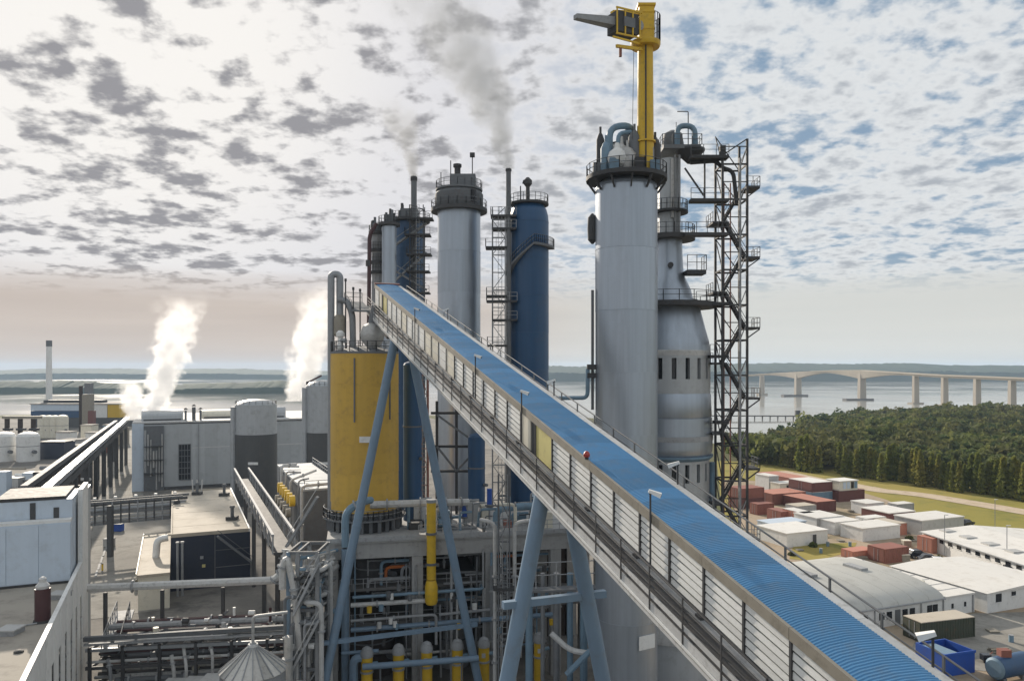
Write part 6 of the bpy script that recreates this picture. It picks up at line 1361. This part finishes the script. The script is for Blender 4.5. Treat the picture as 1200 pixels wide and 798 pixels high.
container(888, 604, 'small bright red container beside the stair tower', 5.0, 3, 'rust_red', 2.7)
container(916, 613, 'brown red container with an open white end in the middle row', 3.0, 5, 'rust_red', 2.6, end='left')
container(868, 597, 'brick red container behind the foot of the stair tower', 7.5, 5, 'dark_red', 2.6)
container(868, 597, 'red container with a blue door stacked behind the stair tower', 7.5, 5, 'rust_red', 2.6, z=2.68)
cabin(1042, 616, 'white roofed cabin with a dark red end left of the big grey block', 8.0, 8, 2.9, 'dark_red', wins=0, door=False)
cabin(1016, 604, 'small white cabin with clutter on its roof behind the long bright cabin', 5.5, 5, 2.9, 'white', wins=0, door=False)
cabin(1080, 629, 'large block, sunlit cream end and front coloured as in shade, by the grass', 12.8, 7, 3.5, 'cabin_grey', wins=0, door=False, front='cabin_grey')
container(1093, 649, 'short orange red container at the head of the long white hall', 2.6, 3.5, 'salmon', 2.9)
container(1037, 661, 'red container behind the arched hall', 6.0, 4, 'rust_red', 2.7)
container(1000, 656, 'low pink red flat rack container behind the arched hall', 5.5, 3, 'salmon', 1.5)
g_ = container(1080, 754, 'dark green container with a beige roof and grey end on the paved corner', 8.8, 3.2, 'green_dark', 2.7, roof='beige_roof', turn=-6)
# blue open skip
b = Blk(1107, 794, -4); o = thing('waste_skip', 'bright blue open topped skip at the lower right', 'skip', b.pt(2.4, 1.8, 0)); W_, D_, H_ = 4.6, 4.2, 2.7
for a0, a1, f0, f1, nm in ((0, W_, 0, .14, 'front_wall'), (0, W_, D_ - .14, D_, 'back_wall'), (0, .14, .141, D_ - .141, 'side_wall'), (W_ - .14, W_, .141, D_ - .141, 'side_wall')): part(nm, b.box(a0, a1, f0, f1, .1, H_), 'bright_blue', o)
part('floor', b.box(.15, W_ - .15, .15, D_ - .15, .1, .25), 'mid_steel', o); part('rim', b.box(-.08, W_ + .08, -.09, -.005, H_ - .25, H_ + .05), 'bright_blue', o); part('cover_sheet', b.box(.2, W_ * .55, .3, D_ - .3, H_ - .3, H_ - .2), 'slate_blue', o)
# horizontal tank with motor on skid
b = Blk(1176, 803, 0); p = b.pt(0, 1, 1.6); o = thing('tank_skid', 'navy horizontal tank with a pale blue end at the lower right corner', 'tank', (p.x, p.y, 0))
part('tank', G().tube([p, p + b.r * 5], 1.25, 24), 'tower_blue', o); part('end_cap', G().tube([p - b.r * .25, p - b.r * .003], .95, 24, 1.22), 'slate_blue', o); part('motor', G().box(p + b.r * 1.5 + Z1 * 1.6, (1.2, .9, .8)), 'rust_red', o)
for a in (.8, 4): part('saddle', G().box(p + b.r * a - Z1 * 1.3, (.4, 2, .7)), 'mid_steel', o)
dm = thing('tool_cart', 'small dark cart beside the blue skip', 'cart', gnd(1154, 776)); p = gnd(1155, 776); part('body', G().box((p.x, p.y, .7), (1.0, .8, .7)), 'car_dark', dm); part('handle', G().tube([(p.x + .5, p.y, 1.0), (p.x + .9, p.y, 1.3)], .05, 6), 'rust_red', dm)
for s in (-.3, .3): part('wheel', G().tube([(p.x + s, p.y - .45, .25), (p.x + s, p.y - .3, .25)], .2, 12), 'rubber', dm)
# arched hall
b = Blk(1142, 717); WZ_ = 2.7; VL = -27.0; ve = -6.2; sp_ = 23.0; rise = 2.2
ah = thing('arched_hall', 'hall with a broad grey arched roof and a white front wall with paired windows', 'hall', b.pt(-16, 12, 0))
part('front_wall', b.box(VL, 0, 0, .3, .06, WZ_), 'white', ah); part('end_wall', b.box(-.3, 0, .31, sp_, .06, WZ_), 'white', ah); part('back_wall', b.box(VL, -.31, sp_ - .3, sp_, .06, WZ_), 'white', ah)
part('flat_roof', b.box(ve + .05, .1, -.1, sp_ + .1, WZ_ + .01, WZ_ + .25), 'roof_white', ah)
nv_ = 14; ring = [(sp_ * (.5 - .5 * math.cos(math.pi * i / nv_)), rise * math.sin(math.pi * i / nv_)) for i in range(nv_ + 1)]
ns = 7
for j in range(ns):
    a0 = VL + (ve - VL) * j / ns; a1 = VL + (ve - VL) * (j + 1) / ns - .04; g = G()
    for a in (a0, a1): g.v += [tuple(b.pt(a, f, WZ_ + .02 + z)) for f, z in ring]
    n = nv_ + 1; g.f = [(i, i + 1, n + i + 1, n + i) for i in range(nv_)] + [tuple(range(nv_, -1, -1)), tuple(n + i for i in range(n))]
    part('vault_sheet', g, 'vault_grey', ah)
part('eave_gutter', b.box(VL, ve, -.25, -.02, WZ_ - .05, WZ_ + .12), 'galv', ah)
for a in (-24, -21.5, -18.4, -17.0, -14.0, -12.6, -9.2, -8.1, -4.6, -2.0):
    w = part('window', b.box(a - (.48 if a < -5 else .2), a + (.48 if a < -5 else .2), -.06, -.004, 1.1, 2.1 if a < -5 else 1.8), 'glass_dark', ah); part('sill', b.box(a - .55, a + .55, -.12, -.065, .98, 1.09), 'white', w)
for a in (-22.8, -15.4): part('door', b.box(a - .5, a + .5, -.05, -.004, .08, 2.2), 'mid_steel', ah)
for i in range(1, 9): part('roof_seam', b.box(ve + .1, .05, sp_ * i / 9, sp_ * i / 9 + .1, WZ_ + .251, WZ_ + .30), 'cabin_grey', ah)
for a in (-26.5, -19.8, -11, -6.6, -.5): part('downpipe', b.box(a, a + .14, -.16, -.02, .1, WZ_ - .06), 'galv', ah)
for a in (-22, -12): part('ridge_vent', b.box(a, a + 1.4, sp_ * .42, sp_ * .58, WZ_ + rise - .02, WZ_ + rise + .35), 'galv', ah)
for f in (6, 12, 17): part('roof_vent', b.box(-4.0 + f * .05, -3.2 + f * .05, f, f + .8, WZ_ + .26, WZ_ + .7), 'cream', ah)
# long white halls
b = Blk(1157, 719); o = thing('long_hall', 'long white hall with two dark windows right of the arched hall', 'hall', b.pt(8, 8, 0))
part('wall', b.box(0, 17, 0, 17, .06, 3.0), 'white', o); g = G(); g.v = [tuple(b.pt(a, f, z)) for f in (-.2, 17.2) for a, z in ((-.3, 3.01), (8.5, 3.5), (17.3, 3.01))]; g.f = [(0, 1, 4, 3), (1, 2, 5, 4), (0, 2, 1), (3, 4, 5), (0, 3, 5, 2)]; part('roof', g, 'roof_white', o, smooth=False)
for a in (1.8, 5.2): w = part('window', b.box(a, a + 1.2 - .3 * (a > 3), -.06, -.004, 1.5 + .6 * (a > 3), 2.7), 'glass_dark', o); part('sill', b.box(a - .1, a + 1.3, -.12, -.062, 1.38 + .6 * (a > 3), 1.48 + .6 * (a > 3)), 'white', w)
p0, p1 = gnd(1081, 642), gnd(1216, 690); d = (p0 - p1); d.z = 0; LH = d.length; d.normalize(); n_ = Vector((d.y, -d.x, 0))
o = thing('long_hall', 'long white hall with a row of small dark windows below the eaves, beside the grass', 'hall', (p1 + p0) / 2)
def hb(a0, a1, c0, c1, z0, z1): return G().box(p1 + d * (a0 + a1) / 2 + n_ * (c0 + c1) / 2 + Z1 * (z0 + z1) / 2, (abs(c1 - c0), abs(a1 - a0), z1 - z0), (n_, d, Z1))
part('wall', hb(0, LH, 0, 22, .06, 3.3), 'white', o)
g = G(); g.v = [tuple(p1 + d * a + n_ * c_ + Z1 * z) for a in (-.3, LH + .3) for c_, z in ((-.4, 3.31), (11, 4.3), (22.4, 3.31))]; g.f = [(0, 1, 4, 3), (1, 2, 5, 4), (0, 2, 1), (3, 4, 5), (0, 3, 5, 2)]; part('roof', g, 'roof_white', o, smooth=False)
nw = 12
for i in range(nw): w = part('window', hb(LH * (i + .4) / nw, LH * (i + .4) / nw + 1.1, -.07, -.004, 2.2, 2.9), 'glass_dark', o); part('sill', hb(LH * (i + .4) / nw - .1, LH * (i + .4) / nw + 1.2, -.12, -.072, 2.1, 2.19), 'white', w)
part('end_door', hb(LH + .004, LH + .06, 1, 3.4, .08, 2.6), 'mid_steel', o)
for i in range(5): part('roof_light', hb(LH * (i + .5) / 5, LH * (i + .5) / 5 + 2.2, 3.0, 5.2, 3.55, 3.92), 'cabin_grey', o)
part('gutter', hb(-.2, LH + .2, -.56, -.41, 3.18, 3.34), 'galv', o)
# vehicles
def car(px, py, label, m_, turn=0, kind='car'):
    b = Blk(px, py, turn); o = thing('parked_' + kind, label, kind, b.pt(2.1, .9, .06)); P = lambda a, f, z: b.pt(a, f, z + .06)
    def loft(prof, f0, f1, inset):
        g = G(); n = len(prof)
        for f in (f0, f1): g.v += [tuple(P(a, f + (inset if f == f0 else -inset) * (1 if z > .95 else 0), z)) for a, z in prof]
        g.f = [(i, (i + 1) % n, n + (i + 1) % n, n + i) for i in range(n)] + [tuple(range(n - 1, -1, -1)), tuple(n + i for i in range(n))]; return g
    L = 4.3 if kind == 'car' else 6.4
    part('body', loft([(0, .35), (L, .35), (L, .75), (L - .9, .92), (.2, .98), (0, .8)], 0, 1.75, 0), m_, o)
    if kind == 'car': part('cabin', loft([(.35, .95), (3.2, .94), (2.5, 1.45), (.8, 1.5)], .06, 1.69, .12), 'glass_dark', o); part('roof', loft([(.85, 1.47), (2.45, 1.44), (2.4, 1.52), (.9, 1.55)], .2, 1.55, 0), m_, o)
    else:
        part('cabin', loft([(4.3, .93), (6.2, .9), (6.0, 2.1), (4.4, 2.2)], .02, 1.73, .08), 'car_dark', o); part('cargo_bed', loft([(0, .99), (4.1, .99), (4.1, 1.5), (0, 1.5)], -.15, 1.9, 0), 'cabin_grey', o)
    for a in (.8, L - .9):
        for f in (.02, 1.6): w = part('wheel', G().tube([P(a, f - .06, .33), P(a, f + .2, .33)], .33, 14), 'rubber', o); part('hub', G().tube([P(a, f - .09, .33), P(a, f + .22, .33)], .17, 10), 'galv', w)
    for f in (.25, 1.4): part('headlight', G().box(P(L + .005, f, .65), (.06, .3, .16), (b.r, b.f, Z1)), 'white', o)
car(1131, 618, 'dark car parked on the grass beside the grey brown block', 'car_dark', 10)
car(1066, 655, 'dark car nearest the red container behind the arched hall', 'car_dark', -20)
car(1078, 660, 'dark pickup car with pale parts between the arched hall and the orange container', 'car_dark', -35)
car(1090, 664, 'white car in the lane behind the arched hall', 'car_white', -30)
car(1158, 681, 'flat bed truck with a dark cab in the lane before the long hall', 'cabin_grey', -12, 'truck')
# yard clutter
pd = thing('scrap_heap', 'dark pointed scrap heap in the lane before the long hall', 'scrap', gnd(1120, 668)); p = gnd(1121, 668)
for k in range(9): part('scrap_piece', G().beam(p + Vector((yr.uniform(-1.4, 1.4), yr.uniform(-1, 1), .1)), p + Vector((yr.uniform(-.6, .6), yr.uniform(-.4, .4), yr.uniform(.9, 2.2))), .35, .2), yr.choice(['dark_steel', 'rust_red', 'mid_steel']), pd)
cnames = ['pallet', 'drum', 'timber_stack', 'crate']
clab = {'pallet': 'weathered pallet lying', 'drum': 'steel drum standing', 'timber_stack': 'stack of planks lying', 'crate': 'wooden crate standing'}
spots = [(985, 634, 'beside the long bright cabin'), (996, 640, 'on the dirt by the grass verge'), (1003, 630, 'at the corner of the long bright cabin'), (1062, 640, 'near the cream ended block'), (1072, 634, 'before the grey brown block'), (948, 636, 'at the right end of the nearest white cabin'), (1110, 660, 'in the lane before the long hall'), (1135, 672, 'in the lane left of the flat bed truck'), (1052, 648, 'right of the red container'), (970, 640, 'on the open dirt before the window cabin'), (1020, 648, 'left of the red container behind the arched hall'), (1196, 690, 'in the lane right of the flat bed truck'),
         (937, 645, 'on the grass below the nearest white cabin'), (962, 648, 'at the edge of the grass verge'), (1008, 655, 'beside the pink flat rack'), (1060, 657, 'by the dark cars behind the arched hall'),
         (1128, 660, 'against the wall of the hall with the window row'), (1150, 668, 'below the window row of the long hall'), (1175, 676, 'under the near lamp post'), (1165, 690, 'left of the flat bed truck, by the hall roof'),
         (930, 612, 'behind the low blue roofed cabin'), (975, 606, 'beside the faded pink roof'), (1000, 600, 'in the lane left of the dark red ended cabin'), (1068, 622, 'behind the cream ended block'),
         (1163, 740, 'on the paving right of the green container'), (1185, 752, 'in the open paved corner'), (1172, 764, 'between the green container and the navy tank'), (1098, 772, 'left of the blue skip')]
container(1052, 604, 'far white container at the right end of the container rows, by the track', 5.5, 3, 'cabin_grey', 2.7, roof='roof_white')
container(934, 606, 'tan roofed container behind the low blue roofed cabin', 6.0, 4, 'cabin_grey', 2.6, roof='beige_roof')
container(1015, 622, 'pale container tucked behind the long bright white cabin', 6.0, 3, 'white', 2.7, roof='roof_white')
container(1050, 628, 'rust stained container left of the cream ended block', 3.2, 6, 'salmon', 2.6, roof='beige_roof')
for i, (px_, py, where) in enumerate(spots):
    nm = cnames[i % 4]; p = gnd(px_, py, .06); o = thing(nm, clab[nm] + ' ' + where, nm.replace('_', ' '), p)
    if nm == 'drum': part('shell', G().lathe(p, [(.3, 0), (.3, .9)], 14), 'slate_blue', o); part('rim', G().lathe(p, [(.33, .9), (.33, .96)], 14), 'galv', o)
    elif nm == 'crate':
        part('box', G().box(p + Z1 * .6, (1.5, 1.2, 1.2)), 'tan_trim', o); part('lid', G().box(p + Z1 * 1.25, (1.6, 1.3, .1)), 'cream', o)
    else:
        for k in range(5): part('plank', G().box(p + Vector((0, (k - 2) * .27, .2 + (.25 * (k % 2) if nm != 'pallet' else 0))), (2.6 if nm != 'pallet' else 1.3, .22, .16)), 'tan_trim', o)
for i, (px_, py, h) in enumerate(((1166, 622, 7), (1107, 652, 8), (1180, 668, 8))):
    p = gnd(px_, py); o = thing('lamp_post', ['slim lamp post standing in the grass field', 'slim lamp post before the long white hall, at its far end', 'slim lamp post before the long white hall, near the truck'][i], 'lamp post', p); part('pole', G().tube([p, p + Z1 * h], .07, 6), 'galv', o); part('lamp_head', G().box(p + Vector((.3, 0, h)), (.7, .25, .12)), 'galv_light', o)
# steel fence along the yard edge behind the conveyor
f0, f1 = gnd(1010, 668), gnd(925, 655)
# ground dressing: scattered low bushes on the verge
def shrub(px, py, label, h):
    p = gnd(px, py); o = thing('shrub', label, 'shrub', p, 'shrubs in the yard'); n = 120; d_ = rng.normal(size=(n, 3)); d_ /= np.linalg.norm(d_, axis=1)[:, None]
    C = d_ * h * .55 * rng.uniform(.6, 1, (n, 1)); C[:, 2] = np.abs(C[:, 2]) + .1; U, V = rand_frames(n, .12, .3); share('crown', quads_mesh('crown', C, U, V, 'leaf_wood'), (0, 0, 0), o)
    share('stem', G().tube([(0, 0, 0), (0, 0, h * .5)], .05, 5).mesh('stem', 'bark'), (0, 0, 0), o)
shrub(953, 641, 'green shrub at the right corner of the nearest white cabin', 1.6); shrub(1066, 633, 'shrub beside the cream ended block', 1.5); shrub(928, 651, 'shrub on the grass verge below the nearest white cabin', 1.2)
shrub(1100, 656, 'shrub in the lane beside the orange red container', 1.4)
# ================================================================== SMOKE, STEAM, HAZE
def plume(name, label, base, h, r0, kr, a, b_, ay, dens, col, aniso, scale, n0, seed, absorb=None, fade0=.08, fade1=.55):
    """rising plume: a closed lofted hull filled with a noisy volume thinning towards the edge and the top"""
    prof = []; g = G(); n = 14; m_ = 12
    for i in range(n + 1):
        z = h * i / n; R_ = (r0 + kr * z) * 1.45
        for k in range(m_): t_ = 2 * math.pi * k / m_; g.v.append((a * z + b_ * z * z + R_ * math.cos(t_), ay * z + R_ * math.sin(t_), z))
    for i in range(n):
        for k in range(m_): g.f.append((i * m_ + k, i * m_ + (k + 1) % m_, (i + 1) * m_ + (k + 1) % m_, (i + 1) * m_ + k))
    g.f += [tuple(range(m_ - 1, -1, -1)), tuple(n * m_ + k for k in range(m_))]
    m = bpy.data.materials.new(name); m.use_nodes = True; t = NT(m.node_tree); t.n.clear(); MATS[name + str(seed)] = m
    tc = t.new('ShaderNodeTexCoord'); s = t.new('ShaderNodeSeparateXYZ'); t.l.new(tc.outputs['Object'], s.inputs[0]); x, y, z = s.outputs
    cx = t.math('ADD', t.math('MULTIPLY', z, a), t.math('MULTIPLY', t.math('MULTIPLY', z, z), b_)); cy = t.math('MULTIPLY', z, ay)
    ddx, ddy = t.math('SUBTRACT', x, cx), t.math('SUBTRACT', y, cy); R_ = t.math('ADD', t.math('MULTIPLY', z, kr), r0)
    q = t.math('DIVIDE', t.math('ADD', t.math('MULTIPLY', ddx, ddx), t.math('MULTIPLY', ddy, ddy)), t.math('MULTIPLY', R_, R_))
    mp = t.new('ShaderNodeMapping'); t.l.new(tc.outputs['Object'], mp.inputs[0]); mp.inputs['Location'].default_value = (seed * 3.1, seed * 1.7, 0)
    nz = t.noise(mp.outputs[0], scale, 5, 0.62)
    v = t.math('SUBTRACT', t.math('ADD', t.math('MULTIPLY', t.math('SUBTRACT', nz, 0.5), n0), 1.0), q)
    v = t.math('SUBTRACT', v, t.math('MULTIPLY', t.math('DIVIDE', z, h), 0.35)); v = t.math('MAXIMUM', v, 0.0)
    v = t.math('MULTIPLY', v, t.smooth(t.math('DIVIDE', z, h), fade1, 1.0, 1.0, 0.0)); v = t.math('MULTIPLY', v, t.math('DIVIDE', r0, R_)); v = t.math('MULTIPLY', v, dens)
    pv = t.new('ShaderNodeVolumePrincipled'); pv.inputs['Color'].default_value = (*col, 1); pv.inputs['Anisotropy'].default_value = aniso
    t.l.new(v, pv.inputs['Density']); o = t.new('ShaderNodeOutputMaterial'); t.l.new(pv.outputs[0], o.inputs['Volume'])
    me = g.mesh(name, None); me.materials.append(m); ob_ = bpy.data.objects.new(name, me); COL.objects.link(ob_); ob_.location = base; ob_['label'] = label; ob_['category'] = 'smoke'; ob_['kind'] = 'stuff'
plume('smoke_plume', 'grey smoke drifting up and left from the thin flue by the blue tower', (at(596, 0, 108).x, 105.6, zt(203, 108)), 30, .85, .36, -.2, -.012, 0, 1.15, (.40, .42, .44), .3, .30, 4.2, 1)
plume('smoke_plume', 'dark smoke puff rising from the thick flue over the column cluster', (at(485, 0, 136).x, 136, zt(207, 136)), 15, .8, .36, -.16, -.01, 0, 1.1, (.42, .43, .44), .3, .36, 3.8, 2)
plume('steam_plume', 'tall white steam cloud over the left end of the grey shed', (at(176, 0, 236).x, 236, zt(486, 236)), 38, 4.0, .11, .42, -.004, 0, .75, (1, 1, 1), .35, .26, 4.4, 3)
plume('steam_plume', 'low white steam puff at the end of the belt gallery', (at(160, 0, 240).x, 240, zt(492, 240)), 13, 3.8, .04, -.3, .01, 0, .7, (1, 1, 1), .35, .3, 4.0, 4)
plume('steam_plume', 'white steam column left of the yellow silo', (at(348, 0, 215).x, 215, zt(470, 215)), 34, 3.2, .17, .24, .001, 0, .75, (1, 1, 1), .35, .28, 4.2, 5)
# the air itself: one closed box round camera, ground and water; its top above the highest thing inside
g = G(); g.box((0, 0, (WZ - 1.5 + 96) / 2), (18400, 18400, 96 - (WZ - 1.5)))
m = bpy.data.materials.new('haze'); m.use_nodes = True; t = NT(m.node_tree); t.n.clear(); MATS['haze'] = m
pv = t.new('ShaderNodeVolumePrincipled'); pv.inputs['Color'].default_value = (.62, .79, 1.0, 1); pv.inputs['Density'].default_value = HAZE = 0.00010; pv.inputs['Anisotropy'].default_value = 0.1
o = t.new('ShaderNodeOutputMaterial'); t.l.new(pv.outputs[0], o.inputs['Volume'])
hz_o = single('haze', g, None, kind='stuff', label='thin blue grey haze in the air over the river', loc=(0, 0, 0), smooth=False); hz_o.data.materials.append(m)
